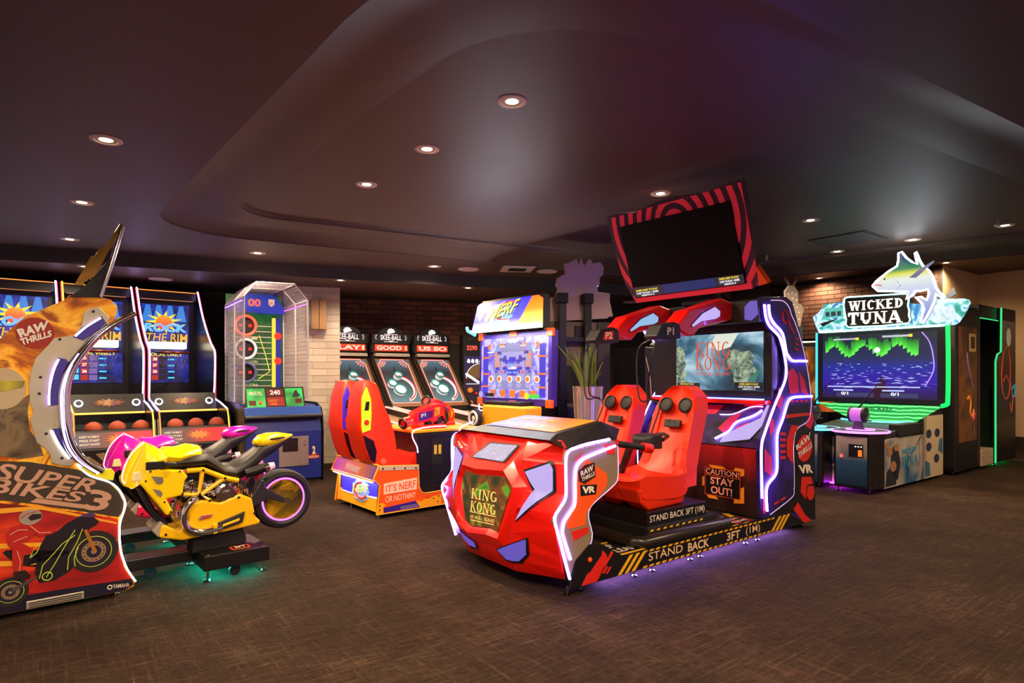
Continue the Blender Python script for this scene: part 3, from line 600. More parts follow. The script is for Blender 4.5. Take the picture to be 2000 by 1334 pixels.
# ---------------- rear cabinet
OUT = [(2.116, .13), (2.09, .30), (2.085, .69), (2.10, .78), (2.29, 1.05), (2.45, 1.25), (2.47, 1.36), (2.43, 1.50), (2.36, 1.62), (2.25, 1.69), (2.17, 1.77), (2.11, 1.937), (2.495, 1.967), (2.595, 1.93), (2.837, 1.449), (2.909, 1.122), (2.973, .992), (2.985, .004), (2.78, .004), (2.52, .13)]
SIDEM = ramp_mat('side_violet_print', [(.35, '#1c1048'), (.55, '#361c80'), (.75, '#4a2088')], 3.0, dist=.5)
for side in (0, 1):
    P = onY(0) if side == 0 else (lambda p, d=0: (p[0], WK+d, p[1])); y = 0 if side == 0 else WK
    sp = plate('cabinet_side', P, OUT, SIDEM, KK, -.03, .004, bevel=.002)
    led('side_led', P, [(2.139, 1.877), (2.16, 1.78), (2.2, 1.72), (2.254, 1.685), (2.373, 1.618), (2.437, 1.503), (2.478, 1.36), (2.455, 1.248), (2.293, 1.045), (2.13, .80), (2.098, .70), (2.1, .5), (2.109, .301)], L_VIO, sp, .010, .012, 4)
    led('side_led', P, [(2.208, 1.881), (2.225, 1.79), (2.293, 1.726), (2.421, 1.65), (2.478, 1.504), (2.511, 1.465), (2.582, 1.425), (2.70, 1.425), (2.82, 1.425)], L_VIO, sp, .010, .012, 4)
    led('side_led', P, [(2.909, 1.113), (2.75, 1.113), (2.6, 1.11), (2.511, 1.075), (2.426, .933), (2.34, .81), (2.335, .65), (2.325, .49), (2.204, .41), (2.17, .337), (2.185, .187)], L_VIO, sp, .010, .012, 4)
    if side: continue
    led('edge_trim_led', P, [(2.25, 1.92), (2.437, 1.928), (2.536, 1.882), (2.578, 1.819), (2.646, 1.743), (2.75, 1.58), (2.811, 1.449), (2.87, 1.28), (2.909, 1.113), (2.909, .994), (2.855, .896), (2.671, .833), (2.615, .713), (2.62, .5), (2.62, .319), (2.578, .249), (2.239, .15)], L_TRIM, sp, .0032, .004, 4)
    plate('black_print_field', P, [(2.62, .83), (2.86, .90), (2.97, .98), (2.985, .006), (2.54, .13), (2.26, .15), (2.575, .25), (2.618, .32), (2.612, .713)], BLACK, sp, .004, .0055)
    plates('red_hex_print', P, [[(2.575, .872), (2.70, .86), (2.611, .777), (2.593, .538), (2.50, .62), (2.496, .748)], [(2.745, .41), (2.905, .396), (2.943, .335), (2.829, .328), (2.811, .206), (2.727, .282)], [(2.848, .318), (2.945, .31), (2.97, .261), (2.945, .198), (2.886, .188), (2.83, .234)],
           [(2.561, .185), (2.61, .147), (2.629, .16), (2.684, .196), (2.802, .073), (2.918, .006), (2.775, .006)], [(2.13, .17), (2.165, .17), (2.15, .31), (2.13, .31)]], REDP, sp, .0055, .007)
    plates('pink_print', P, [[(2.53, 1.33), (2.60, 1.36), (2.68, 1.30), (2.70, 1.15), (2.56, 1.14), (2.53, 1.22)], [(2.70, 1.33), (2.80, 1.25), (2.85, 1.13), (2.74, 1.15)], [(2.38, 1.2), (2.44, 1.10), (2.40, 1.0), (2.33, 1.07)], [(2.23, .96), (2.29, .93), (2.31, .84), (2.24, .80)], [(2.16, .70), (2.26, .62), (2.28, .45), (2.16, .52)], [(2.80, .86), (2.93, .98), (2.96, .9), (2.90, .82)]], PINKP, sp, .004, .006)
    plates('print_bars', P, [[(2.40, .82-.05*i), (2.48, .815-.05*i), (2.48, .79-.05*i), (2.40, .795-.05*i)] for i in range(5)]+[[(2.63, 1.63-.045*i), (2.69, 1.615-.045*i), (2.69, 1.60-.045*i), (2.63, 1.615-.045*i)] for i in range(3)]+[[(2.56+.08*i, 1.085), (2.61+.08*i, 1.082), (2.61+.08*i, 1.065), (2.56+.08*i, 1.068)] for i in range(4)]+[[(2.3, .235), (2.37, .25), (2.38, .235), (2.3, .22)], [(2.4, .255), (2.47, .27), (2.48, .255), (2.4, .24)]], REDP, sp, .0055, .0075)
    led('red_outline_print', P, [(2.43, 1.83), (2.47, 1.85), (2.52, 1.80), (2.54, 1.74), (2.62, 1.66)], REDP, sp, .008, .004, 0); led('red_outline_print', P, [(2.43, 1.83), (2.44, 1.77), (2.48, 1.74), (2.52, 1.78)], REDP, sp, .007, .004, 0)
    plate('blue_print_field', P, [(2.52, 1.04), (2.88, 1.05), (2.88, .98), (2.83, .91), (2.66, .86), (2.5, .9)], NAVY, sp, .004, .005); plate('red_print_band', P, [(2.5, .965), (2.88, .97), (2.88, .945), (2.49, .935)], REDP, sp, .005, .007)
    plate('red_badge', P, [(2.68, .72)]+[(2.79+.13*math.cos(R(a)), .66+.12*math.sin(R(a))) for a in range(100, -170, -30)], REDP, sp, .0055, .008)
    text('RAW', P, [(2.655, .65), (2.895, .735), (2.885, .80), (2.635, .69)], WHITE, sp, .04, .011); text('THRILLS', P, [(2.69, .575), (2.92, .66), (2.905, .71), (2.668, .625)], WHITE, sp, .03, .011)
    text('VR', P, [(2.70, .445), (2.935, .43), (2.915, .51), (2.675, .52)], CREAM, sp, .05, .011); plate('dark_badge', P, grow([(2.70, .44), (2.94, .42), (2.915, .515), (2.67, .525)], .02), BLACK, sp, .0065, .008)
obj('cabinet_body', G().prism([(2.16, .01), (2.16, .70), (2.42, 1.08), (2.42, 1.75), (2.25, 1.80), (2.25, 1.93), (2.55, 1.93), (2.95, .95), (2.95, .01)], 'y', .03, WK-.03), BLKM, KK)
# lower front: maroon panel with caution sign
lp = plate('lower_front_panel', onX(2.12), rect(.03, WK-.03, .13, .69), ramp_mat('maroon_painted_glow', [(0, '#1a0606'), (.5, '#3a0a0c'), (1, '#c01418')], kind='grad', axis='Z'), KK, -.02, 0)  # red glow along the panel's top is put into the gradient
Px = onX(2.12)
cs = plate('caution_sign', Px, rect(.187, .541, .25, .495), BLACK, lp, 0, .004)
plates('orange_corner_marks', Px, [[(.50, .515), (.36, .515), (.32, .49), (.46, .49)], [(.24, .52), (.155, .515), (.155, .46), (.187, .45), (.187, .49), (.25, .49)], [(.187, .35), (.155, .37), (.155, .23), (.25, .215), (.25, .25), (.187, .26)], [(.52, .25), (.43, .25), (.40, .225), (.5, .225)], [(.545, .41), (.565, .40), (.565, .32), (.545, .33)]], mat('amber_print', '#ff9a1e', .45), lp, .001, .005)
plates('sign_border', Px, [rect(.19, .535, .425, .43), rect(.19, .537, .253, .257), rect(.19, .537, .489, .493), rect(.19, .194, .253, .49), rect(.533, .537, .253, .49)], ORANGE, cs, .004, .006)
SAL = mat('salmon_lettering', '#ff9a80', .5, emit=.15)
text('CAUTION!', Px, [(.525, .437), (.20, .437), (.20, .483), (.525, .483)], SAL, cs, .02, .007); text('STAY', Px, [(.48, .352), (.25, .352), (.25, .415), (.48, .415)], SAL, cs, .02, .007); text('OUT!', Px, [(.475, .27), (.265, .27), (.265, .335), (.475, .335)], SAL, cs, .02, .007)
# graphic fascia between panel and screen: sloped
FA = frame((2.12, 0, .70), (0, 1, 0), (.26, 0, .38))
fa = plate('fascia', lambda p, d=0: FA(p, -d), rect(.03, WK-.03, 0, .46), ramp_mat('fascia_print', [(.35, '#180a30'), (.55, '#341668'), (.7, '#5a1648')], 3.4, dist=.8), KK, -.02, 0)
FA2 = lambda p, d=0: FA(p, -d)
for q in ([(.085, .42), (.0+.035, .42), (.035, .26), (.13, .07), (.40, .015), (.39, .09), (.095, .29)], [(1.205, .37), (1.245, .37), (1.245, .24), (1.16, .08), (.92, .02), (.93, .08), (1.195, .26)]):
    f = plate('lens_frame', FA2, grow(q, .012), BLACK, fa, 0, .006); plate('lens', FA2, shrink(q, .006), LENS, f, .006, .010)
led('fascia_led', FA2, [(.11, .36), (.17, .30), (.28, .245), (.32, .205), (.35, .13), (.449, .05)], L_VIO, fa, .010, .012, 4); led('fascia_led', FA2, [(1.17, .36), (1.11, .30), (1.0, .245), (.96, .205), (.93, .13), (.83, .05)], L_VIO, fa, .010, .012, 4)
plates('red_print_marks', FA2, [[(.30, .33), (.40, .28), (.47, .16), (.40, .12), (.33, .22)], [(.13, .42), (.3, .43), (.3, .40), (.13, .39)], [(.2, .24), (.3, .18), (.28, .13), (.18, .17)], [(.5, .4), (.75, .4), (.72, .3), (.55, .3)]], PINKP, fa, 0, .003)
led('fascia_outline', FA2, [(.12, .40), (.23, .39), (.37, .31), (.50, .30)], L_LAV, fa, .004, .006, 3)
# screen
SX = onX(2.30)
bz = obj('screen_bezel', G().box(2.305, 2.40, .02, WK-.02, 1.09, 1.75), BLACK, KK, bevel=.006)
SKY = ramp_mat('island_screen', [(.30, '#12303a'), (.42, '#2a5a70'), (.52, '#6f9ab0'), (.62, '#b8d2dc'), (.74, '#3e5a40')], 2.4, dist=.8, emit=1.15, vec=(1, 1, 1.3))
scr = plate('spectator_screen', SX, rect(.09, .985, 1.165, 1.672), SKY, bz, 0, .004)
KO = glow('title_orange', '#e8481c', 1.)
text('KING', SX, [(.76, 1.47), (.40, 1.47), (.40, 1.60), (.76, 1.60)], KO, scr, gl=serif('KING', .16), d=.008); text('KONG', SX, [(.76, 1.345), (.40, 1.345), (.40, 1.465), (.76, 1.465)], KO, scr, gl=serif('KONG', .16), d=.008)
text('OF SKULL ISLAND', SX, [(.76, 1.30), (.40, 1.30), (.40, 1.328), (.76, 1.328)], KO, scr, .03, .008)
ROCKM = ramp_mat('screen_rock', [(.35, '#2a4a48'), (.5, '#8aa48a'), (.62, '#c8d4b0'), (.75, '#3e6460')], 12, emit=.8, dist=1.5)
plate('screen_tree', SX, [(.985, 1.56), (.955, 1.575), (.91, 1.55), (.885, 1.50), (.895, 1.45), (.87, 1.40), (.90, 1.36), (.86, 1.31), (.90, 1.27), (.83, 1.22), (.985, 1.20)], ROCKM, scr, .004, .006); plate('screen_cliff', SX, [(.42, 1.51), (.36, 1.53), (.29, 1.50), (.22, 1.515), (.17, 1.46), (.19, 1.40), (.15, 1.34), (.20, 1.26), (.10, 1.22), (.36, 1.22), (.38, 1.32), (.44, 1.40)], ROCKM, scr, .004, .006)
plate('screen_sun', SX, [(.55, 1.67), (.32, 1.67), (.40, 1.55), (.52, 1.52), (.62, 1.56)], glow('sun_haze', '#e8f0e0', .9), scr, .004, .005); plate('screen_leaf', SX, [(.16, 1.25), (.24, 1.25), (.15, 1.34), (.10, 1.36)], glow('leaf_teal', '#3a8a78', .8), scr, .006, .007)
plates('screen_banner', SX, [rect(.72, .97, 1.17, 1.23), rect(.09, .36, 1.17, 1.24)], glow('banner_dark', '#1c2a40', .5), scr, .006, .008)
text('SWIPE CARD TO PLAY', SX, [(.31, 1.215), (.13, 1.215), (.13, 1.232), (.31, 1.232)], EY, scr, .02, .010); text('COST TO PLAY: 1 SWIPE', SX, [(.32, 1.193), (.12, 1.193), (.12, 1.207), (.32, 1.207)], EW, scr, .02, .010); text('CREDITS P1: 0', SX, [(.28, 1.175), (.16, 1.175), (.16, 1.187), (.28, 1.187)], EW, scr, .02, .010)
text('SWIPE CARD TO PLAY', SX, [(.94, 1.21), (.78, 1.21), (.78, 1.225), (.94, 1.225)], EY, scr, .02, .010)
obj('screen_shelf', G().box(2.22, 2.42, .03, WK-.03, 1.055, 1.09), RED, KK, bevel=.006)
led('shelf_led', onX(2.24), [(.05, 1.098), (.6, 1.098), (1.2, 1.098)], L_BLUE, KK, .006, .0, 0)
# header with lens and arm pods
obj('header', G().prism([(2.13, 1.74), (2.13, 1.92), (2.3, 1.95), (2.5, 1.95), (2.45, 1.75)], 'y', .03, WK-.03), BLACK, KK, bevel=.006)
HX = onX(2.13)
for q in ([(.155, 1.87), (.105, 1.915), (.045, 1.912), (.035, 1.80), (.095, 1.752), (.155, 1.765)], [(.725, 1.87), (.675, 1.90), (.60, 1.90), (.59, 1.81), (.66, 1.78), (.73, 1.80)]): plate('lens', HX, q, LENSD, KK, 0, .008)
POD = [(1.407, 1.70), (1.549, 1.82), (1.646, 1.845), (2.0, 1.947), (2.10, 1.925), (2.20, 1.928), (2.235, 1.805), (2.08, 1.76), (1.847, 1.715), (1.688, 1.68), (1.61, 1.614), (1.535, 1.61), (1.441, 1.645)]
PLN = [(1.577, 1.699), (1.717, 1.800), (1.884, 1.865), (1.955, 1.832), (1.948, 1.79), (1.891, 1.767), (1.70, 1.737), (1.59, 1.687)]
for yc, n_, lm_ in ((.30, 'P1', LENS), (.95, 'P2', LENSB)):
    p = obj('headset_arm', G().prism(POD, 'y', yc-.02, yc+.13), RED, KK, bevel=.014); P = onY(yc-.02)
    f = plate('lens_frame', P, grow(PLN, .014), mat('violet_rubber', '#2a1460', .5), p, -.001, .004); plate('lens', P, PLN, lm_, f, .004, .008)
    k = obj('player_block', G().prism([(1.146, 1.60), (1.208, 1.685), (1.362, 1.715), (1.428, 1.70), (1.441, 1.59), (1.323, 1.57), (1.158, 1.575)], 'y', yc-.025, yc+.10), DARK, KK, bevel=.008)
    plate('player_plate', onY(yc-.025), [(1.24, 1.60), (1.36, 1.605), (1.36, 1.68), (1.26, 1.67)], REDP if n_ == 'P2' else BLACK, k, 0, .004); text(n_, onY(yc-.025), [(1.265, 1.61), (1.345, 1.613), (1.345, 1.67), (1.265, 1.667)], CREAM, k, .03, .007)
    obj('arm_cable', G().tube(spline([(1.18, yc, 1.6), (1.15, yc+.03, 1.4), (1.2, yc+.1, 1.15), (1.35, yc+.12, 1.1)], 6), .006, 6), BLACK, k, smooth=True)
# tilted television: board with red rings, glass, caption bar, mast
tb = Vector((2.05, 0, 2.01)); tu = Vector((0, 1, 0)); tv = Vector((-.3, 0, .78)).normalized(); tn = Vector((-.78, 0, -.3)).normalized(); TL = math.hypot(.3, .78)/.78
def TV(p, d=0): return tuple(tb+tu*p[0]+tv*((p[1]-2.01)*TL)+tn*d)
TVO = [(1.368, 2.811), (1.293, 2.82), (1.029, 2.785), (.795, 2.815), (.594, 2.825), (.416, 2.80), (.272, 2.788), (.107, 2.803), (.02, 2.81), (-.069, 2.80), (-.068, 2.712), (-.056, 2.471), (-.024, 2.177), (-.02, 2.019), (.063, 2.008), (1.251, 2.008), (1.287, 2.025), (1.353, 2.194), (1.381, 2.469), (1.38, 2.627)]
bd = plate('television_board', TV, TVO, mat('plum_board', '#4a2a44', .45), KK, -.03, .0, bevel=.002)
REDB = mat('crimson_brightened_print', '#d0283a', .45, emit=.28, ecol='#d0283a')  # print made to glow, in place of light falling on the board
def clip(poly, cl):
    # Sutherland-Hodgman against convex clip polygon (counter-clockwise)
    out = poly
    for i in range(len(cl)):
        a, b = cl[i], cl[(i+1) % len(cl)]; inp, out = out, []
        if not inp: return []
        f = lambda p: (b[0]-a[0])*(p[1]-a[1])-(b[1]-a[1])*(p[0]-a[0])
        for j in range(len(inp)):
            p, q = inp[j-1], inp[j]; fp, fq = f(p), f(q)
            if (fp >= 0) != (fq >= 0): t = fp/(fp-fq); out.append((lerp(p[0], q[0], t), lerp(p[1], q[1], t)))
            if fq >= 0: out.append(q)
    return out
for k in range(9):
    r0, r1 = .06+k*.1, .06+k*.1+.052; n = 72; g = G(); last = None
    def flush():
        global g
        if g.v: obj('ring_print', g, REDB, bd)
        g = G()
    for i in range(n+1):
        a0, a1 = 2*PI*i/n-PI/2, 2*PI*(i+1)/n-PI/2; q = [(.62+r0*math.cos(a0), 2.62+r0*math.sin(a0)), (.62+r1*math.cos(a0), 2.62+r1*math.sin(a0)), (.62+r1*math.cos(a1), 2.62+r1*math.sin(a1)), (.62+r0*math.cos(a1), 2.62+r0*math.sin(a1))]
        q = clip(q, [(-.03, 2.03), (1.28, 2.03), (1.36, 2.3), (1.36, 2.79), (-.05, 2.79)]) if i < n else []
        c_ = (sum(p[0] for p in q)/len(q), sum(p[1] for p in q)/len(q)) if len(q) > 2 else (.6, 2.3)
        if len(q) > 2 and not (.08 < c_[0] < 1.22 and 2.06 < c_[1] < 2.66): g.add([TV(p, .004) for p in q], [tuple(range(len(q)))])
        else: flush()
    flush()
gl_ = plate('television_glass', TV, [(.075, 2.055), (1.25, 2.055), (1.222, 2.697), (.07, 2.682)], mat('black_glass', '#080506', .55, spec=.15), bd, 0, .03)
plates('caption_panel', TV, [[(.078, 2.06), (.335, 2.06), (.33, 2.135), (.075, 2.13)], [(.90, 2.06), (1.248, 2.06), (1.24, 2.15), (.90, 2.142)]], glow('caption_grey', '#3c3a48', .6), gl_, .03, .032); plate('caption_panel', TV, [(.34, 2.06), (.895, 2.06), (.895, 2.142), (.335, 2.135)], glow('caption_blue', '#24356e', .8), gl_, .03, .032)
for a, b in ((.30, .115), (1.21, .95)):
    text('SWIPE CARD TO PLAY', TV, [(a, 2.108), (b, 2.108), (b, 2.126), (a, 2.126)], EY, gl_, .03, .034); text('COST TO PLAY: 1 SWIPE', TV, [(a, 2.084), (b, 2.084), (b, 2.101), (a, 2.101)], EW, gl_, .03, .034); text('CREDITS P1: 0', TV, [(lerp(a, b, .2), 2.064), (lerp(a, b, .8), 2.064), (lerp(a, b, .8), 2.078), (lerp(a, b, .2), 2.078)], EW, gl_, .03, .034)
plate('red_lower_bar', TV, [(.03, 2.008), (1.255, 2.008), (1.255, 2.05), (.03, 2.05)], REDB, bd, 0, .02)
plate('television_back', TV, [(.05, 2.03), (1.25, 2.03), (1.24, 2.72), (.05, 2.72)], DARK, bd, -.09, -.03); plate('orange_side_fin', TV, [(-.10, 2.03), (-.02, 2.02), (-.03, 2.17)], ORANGE, bd, -.06, 0)
obj('television_mast', G().box(2.12, 2.22, .45, .8, 1.93, 2.35), BLKM, KK, bevel=.01); obj('mast_bracket', G().prism([(2.06, 2.1), (2.22, 2.0), (2.22, 2.5), (1.95, 2.5)], 'y', .5, .75), BLKM, KK)
# ------------------------------------------------------------------ motorcycle racing game: screen cabinet
SB = thing('racing_cabinet', 'motorcycle racing cabinet side with flame print, chrome arcs and glowing edge', 'arcade machine', (-2.312, 3.594, 0), 41)
EDGE = [(.095, .075), (.07, .12), (.045, .175), (.021, .265), (.013, .361), (.016, .437), (.037, .509), (.041, .556), (.013, .626), (-.035, .679), (-.128, .726), (-.181, .782)]
ARC = [(-.211, .905), (-.233, 1.0), (-.241, 1.1), (-.241, 1.2), (-.213, 1.335), (-.163, 1.44), (-.09, 1.54), (-.02, 1.605)]
TOP = [(-.002, 1.66), (.003, 1.70), (-.03, 1.74), (-.12, 1.757), (-.227, 1.748), (-.248, 1.721), (-.423, 1.615), (-.525, 1.495), (-.75, 1.2), (-1.0, .9), (-1.1, .6), (-1.1, .03)]
FLAME = ramp_mat('flame_print', [(.3, '#5a2806'), (.42, '#b8600c'), (.50, '#f09a18'), (.58, '#ffc638'), (.68, '#a04a0a')], 3.6, dist=2.2, rough=.3)
P = onY(0)
sp = plate('side_panel', P, spline(EDGE, 3)[:-1]+spline(ARC, 3)+TOP+[(.04, .03), (.085, .045)], FLAME, SB, -.03, 0, bevel=.002)
obj('cabinet_body', G().prism([(.0, .06), (-.02, .60), (-.25, .78), (-.30, 1.1), (-.26, 1.3), (-.2, 1.60), (-.25, 1.70), (-.423, 1.60), (-.75, 1.18), (-1.0, .88), (-1.08, .6), (-1.08, .06)], 'y', .03, 1.45), BLKM, SB)
led('edge_led', P, EDGE+[(-.19, .80)], L_WHT, sp, .005, .005, 4)
sil = plate('steel_plate', P, [(-.09, 1.694), (-.031, 1.631)]+ARC[::-1][1:]+[(-.181, .86), (-.219, .79), (-.27, .80), (-.306, .817), (-.312, .86), (-.335, .90), (-.37, .93), (-.39, 1.008), (-.40, 1.06), (-.385, 1.10), (-.40, 1.15), (-.405, 1.25), (-.395, 1.33), (-.377, 1.392), (-.33, 1.452), (-.296, 1.504), (-.206, 1.525), (-.17, 1.58), (-.16, 1.65), (-.13, 1.685)], STEEL, sp, 0, .006, bevel=.002)
for q in ((-.115, 1.665), (-.27, 1.5), (-.355, 1.29), (-.33, .98), (-.26, .84), (-.36, 1.2)): obj('screw', G().lathe([(.008, 0), (.007, -.004), (.001, -.005)], (q[0], -.006, q[1]), 'y', 10), BLACK, sil)
for q in ([(-.21, 1.516), (-.17, 1.57), (-.076, 1.641), (-.053, 1.603), (-.11, 1.54), (-.163, 1.497)], [(-.279, 1.398), (-.24, 1.39), (-.215, 1.345), (-.25, 1.22), (-.262, 1.138), (-.324, 1.131), (-.325, 1.22), (-.305, 1.32)], [(-.306, 1.004), (-.25, 1.009), (-.22, .93), (-.175, .86), (-.219, .83), (-.265, .91)]):
    f = plate('light_pocket', P, q, mat('mirror_violet', '#6a62b8', .1, 1.), sil, .006, .009)
led('pocket_led', P, [(-.20, 1.52), (-.15, 1.575), (-.08, 1.63)], L_LAV, sil, .006, .012, 3); led('pocket_led', P, [(-.275, 1.39), (-.30, 1.32), (-.317, 1.22), (-.318, 1.135)], L_VIO2, sil, .006, .012, 3); led('pocket_led', P, [(-.305, .995), (-.275, .915), (-.228, .835)], L_WHT, sil, .006, .012, 3)
AR3 = [(.085, 1.665), (-.008, 1.605), (-.09, 1.53), (-.163, 1.431), (-.213, 1.335), (-.241, 1.22), (-.241, 1.108), (-.233, 1.0), (-.211, .908), (-.174, .841), (-.128, .791), (-.074, .748)]
obj('chrome_arc', G().tube([(p[0]+.004, -.03, p[1]) for p in spline(AR3, 4)], .016, 10), CHROME, sp, smooth=True)
obj('chrome_arc', G().tube([(p[0]-.028, -.016, p[1]-.008) for p in spline(AR3, 4)], .009, 8), CHROME, sp, smooth=True)
led('arc_led', P, [(p[0]-.02, p[1]-.01) for p in AR3[3:]], L_VIO2, sp, .005, .024, 3)
plate('yellow_tip', P, [(-.175, .775), (-.12, .77), (-.085, .755), (-.03, .76), (-.012, .735), (-.02, .69), (-.06, .70), (-.128, .732)], mat('lime_plastic', '#d8d020', .3, emit=.25), sp, 0, .02, bevel=.003)
# exhaust-like fin on the crown
fin = plate('crown_fin', P, [(-.227, 1.74), (-.16, 1.80), (-.045, 1.96), (-.07, 1.75)], BLACK, SB, -.06, .01)
for i, (a, b) in enumerate((((-.14, 1.86), (.022, 2.185)), ((-.155, 1.85), (-.02, 2.10)), ((-.17, 1.84), (-.07, 2.04)), ((-.185, 1.82), (-.11, 1.99)))):
    obj('exhaust_blade', G().loft([[(a[0]-.012, -.01+.02*i, a[1]), (a[0]+.03, -.01+.02*i, a[1]), (a[0]+.03, .008+.02*i, a[1]), (a[0]-.012, .008+.02*i, a[1])], [(b[0]-.008, -.01+.02*i, b[1]), (b[0]+.008, -.01+.02*i, b[1]), (b[0]+.008, .008+.02*i, b[1]), (b[0]-.008, .008+.02*i, b[1])]]), mat('gold_chrome', '#c79a4a', .15, 1.), fin)
obj('chrome_tube', G().tube([(-.085, -.02, 1.75), (-.03, -.02, 1.94), (.028, -.02, 2.17)], .013, 10), CHROME, fin, smooth=True)
# printed artwork on the panel
plate('dark_print_band', P, [(-1.09, 1.0), (-.62, .86), (-.40, .83), (-.18, .765), (-.035, .672), (.008, .62), (.035, .556), (.030, .50), (.008, .47), (-.2, .54), (-.38, .60), (-.6, .66), (-1.09, .72)], mat('charcoal_print', '#3a2f26', .45), sp, 0, .002)
plate('red_print_field', P, [(-1.09, .70), (-.6, .645), (-.38, .585), (-.2, .53), (.006, .46), (.006, .361), (.012, .265), (.035, .175), (.08, .085), (-.3, .09), (-1.09, .09)], ramp_mat('red_streak_print', [(.3, '#3a0610'), (.5, '#a81410'), (.62, '#d83a0c'), (.72, '#6a0a10')], 1.6, dist=.6, vec=(1, 1, 3)), sp, 0, .0015)
plate('dark_print_foot', P, [(-1.09, .12), (-.3, .11), (.075, .095), (.085, .06), (.04, .033), (-1.09, .033)], mat('indigo_print', '#151128', .45), sp, .0015, .0025)
plates('streak_print', P, [[(-.60, .60-.09*k), (-.35, .585-.10*k), (.0, .44-.05*k), (.0, .43-.05*k), (-.35, .565-.10*k), (-.60, .57-.09*k)] for k in (0, 2, 3)], mat('streak_amber_print', '#e8a020', .45), sp, .0016, .0022)
LET = mat('copper_lettering', '#d2a488', .35, .3)
text('SUPER', P, [(-.555, .755), (-.125, .632), (-.065, .690), (-.515, .838)], LET, sp, .02, .006); text('BIKES', P, [(-.585, .69), (-.185, .583), (-.14, .63), (-.545, .765)], LET, sp, .02, .006)
text('3', P, [(-.16, .535), (-.055, .515), (-.012, .612), (-.125, .655)], LET, sp, .03, .006); plate('underline_bar', P, [(-.40, .612), (-.13, .535), (-.10, .548), (-.37, .63)], LET, sp, .002, .005)
text('RAW', P, [(-.44, 1.50), (-.325, 1.55), (-.318, 1.605), (-.458, 1.545)], WHITE, sp, .05, .008); text('THRILLS', P, [(-.435, 1.46), (-.305, 1.515), (-.308, 1.55), (-.445, 1.495)], WHITE, sp, .04, .008)
plate('red_badge', P, [(-.378+.085*math.cos(R(a)), 1.53+.085*math.sin(R(a))) for a in range(0, 360, 20)], mat('badge_red', '#9a1a10', .5), sp, .001, .003)
# generic motorcycle and rider print
NEON = mat('neon_lime_print', '#b7c83a', .4, emit=.2); TYREP = mat('tyre_print', '#1b1512', .6)
def ring(cx, cz, r0, r1, n=36, kx=1.0): return [(cx+kx*r1*math.cos(2*PI*i/n), cz+r1*math.sin(2*PI*i/n)) for i in range(n)]
BKP = mat('bike_black_print', '#1a1420', .4)
pr = plate('bike_print', P, [(-.235, .475), (-.18, .50), (-.12, .495), (-.085, .46), (-.10, .44), (-.13, .425), (-.16, .38), (-.185, .31), (-.19, .25), (-.22, .205), (-.29, .165), (-.36, .165), (-.38, .22), (-.37, .30), (-.40, .34), (-.45, .33), (-.50, .37), (-.515, .36), (-.47, .30), (-.42, .27), (-.40, .29), (-.36, .36), (-.33, .42), (-.28, .435)], BKP, sp, .002, .003)
plate('swingarm_print', P, [(-.38, .19), (-.36, .21), (-.47, .165), (-.49, .15), (-.47, .14)], mat('swing_print', '#4a4048', .4), sp, .005, .0065); plate('screen_print', P, [(-.19, .50), (-.13, .52), (-.10, .50), (-.12, .49)], mat('violet_screen_print', '#4a3a6a', .3), sp, .003, .004)
plate('fork_print', P, [(-.16, .42), (-.145, .425), (-.10, .30), (-.115, .285)], mat('fork_gold_print', '#c07a2a', .35, .4), sp, .0065, .008)
for cx, cz, r in ((-.112, .292, .118), (-.482, .145, .078)):
    w_ = plate('wheel_print', P, ring(cx, cz, 0, r), TYREP, sp, .003, .004); plate('rim_print', P, ring(cx, cz, 0, r*.74), NEON, w_, .004, .0045); plate('hub_print', P, ring(cx, cz, 0, r*.71), mat('hub_print', '#241c30', .4), w_, .0045, .005)
    plate('disc_print', P, ring(cx, cz, 0, r*.50), mat('disc_gold_print', '#a58a68', .35, .4), w_, .005, .0055); plate('disc_core_print', P, ring(cx, cz, 0, r*.30), mat('hub_print'), w_, .0055, .006); plate('axle_print', P, ring(cx, cz, 0, r*.12), mat('axle_print', '#8a7a70', .4), w_, .006, .0065)
    for k in range(14): t_ = 2*PI*k/14; plate('disc_hole_print', P, ring(cx+r*.41*math.cos(t_), cz+r*.41*math.sin(t_), 0, r*.035, 6), TYREP, w_, .0055, .006)
    for k in range(5): t_ = 2*PI*k/5+.4; plate('spoke_print', P, [(cx+r*.52*math.cos(t_-.12), cz+r*.52*math.sin(t_-.12)), (cx+r*.70*math.cos(t_-.06), cz+r*.70*math.sin(t_-.06)), (cx+r*.70*math.cos(t_+.06), cz+r*.70*math.sin(t_+.06)), (cx+r*.52*math.cos(t_+.12), cz+r*.52*math.sin(t_+.12))], TYREP, w_, .005, .006)
for q in ([(-.36, .19), (-.345, .26), (-.30, .31), (-.26, .36), (-.20, .40)], [(-.33, .19), (-.29, .26), (-.25, .34), (-.20, .43)], [(-.235, .21), (-.23, .28), (-.19, .36), (-.165, .43)], [(-.40, .31), (-.37, .335), (-.355, .375), (-.385, .355), (-.40, .31)], [(-.20, .225), (-.205, .27), (-.185, .33)]): led('neon_line_print', P, q, NEON, pr, .0022, .004, 0)
gc = obj('gear_case_print', G().torus((-.325, -.004, .195), .022, .0025, 'y', 18, 5), NEON, pr)
RR_ = mat('rider_red_print', '#b01c14', .45); RD = mat('rider_dark_print', '#241014', .45)
rd = plate('rider_print', P, [(-.50, .46), (-.475, .49), (-.43, .50), (-.39, .475), (-.375, .44), (-.40, .41), (-.43, .40), (-.45, .37), (-.47, .36), (-.495, .40)], RR_, sp, .004, .006)
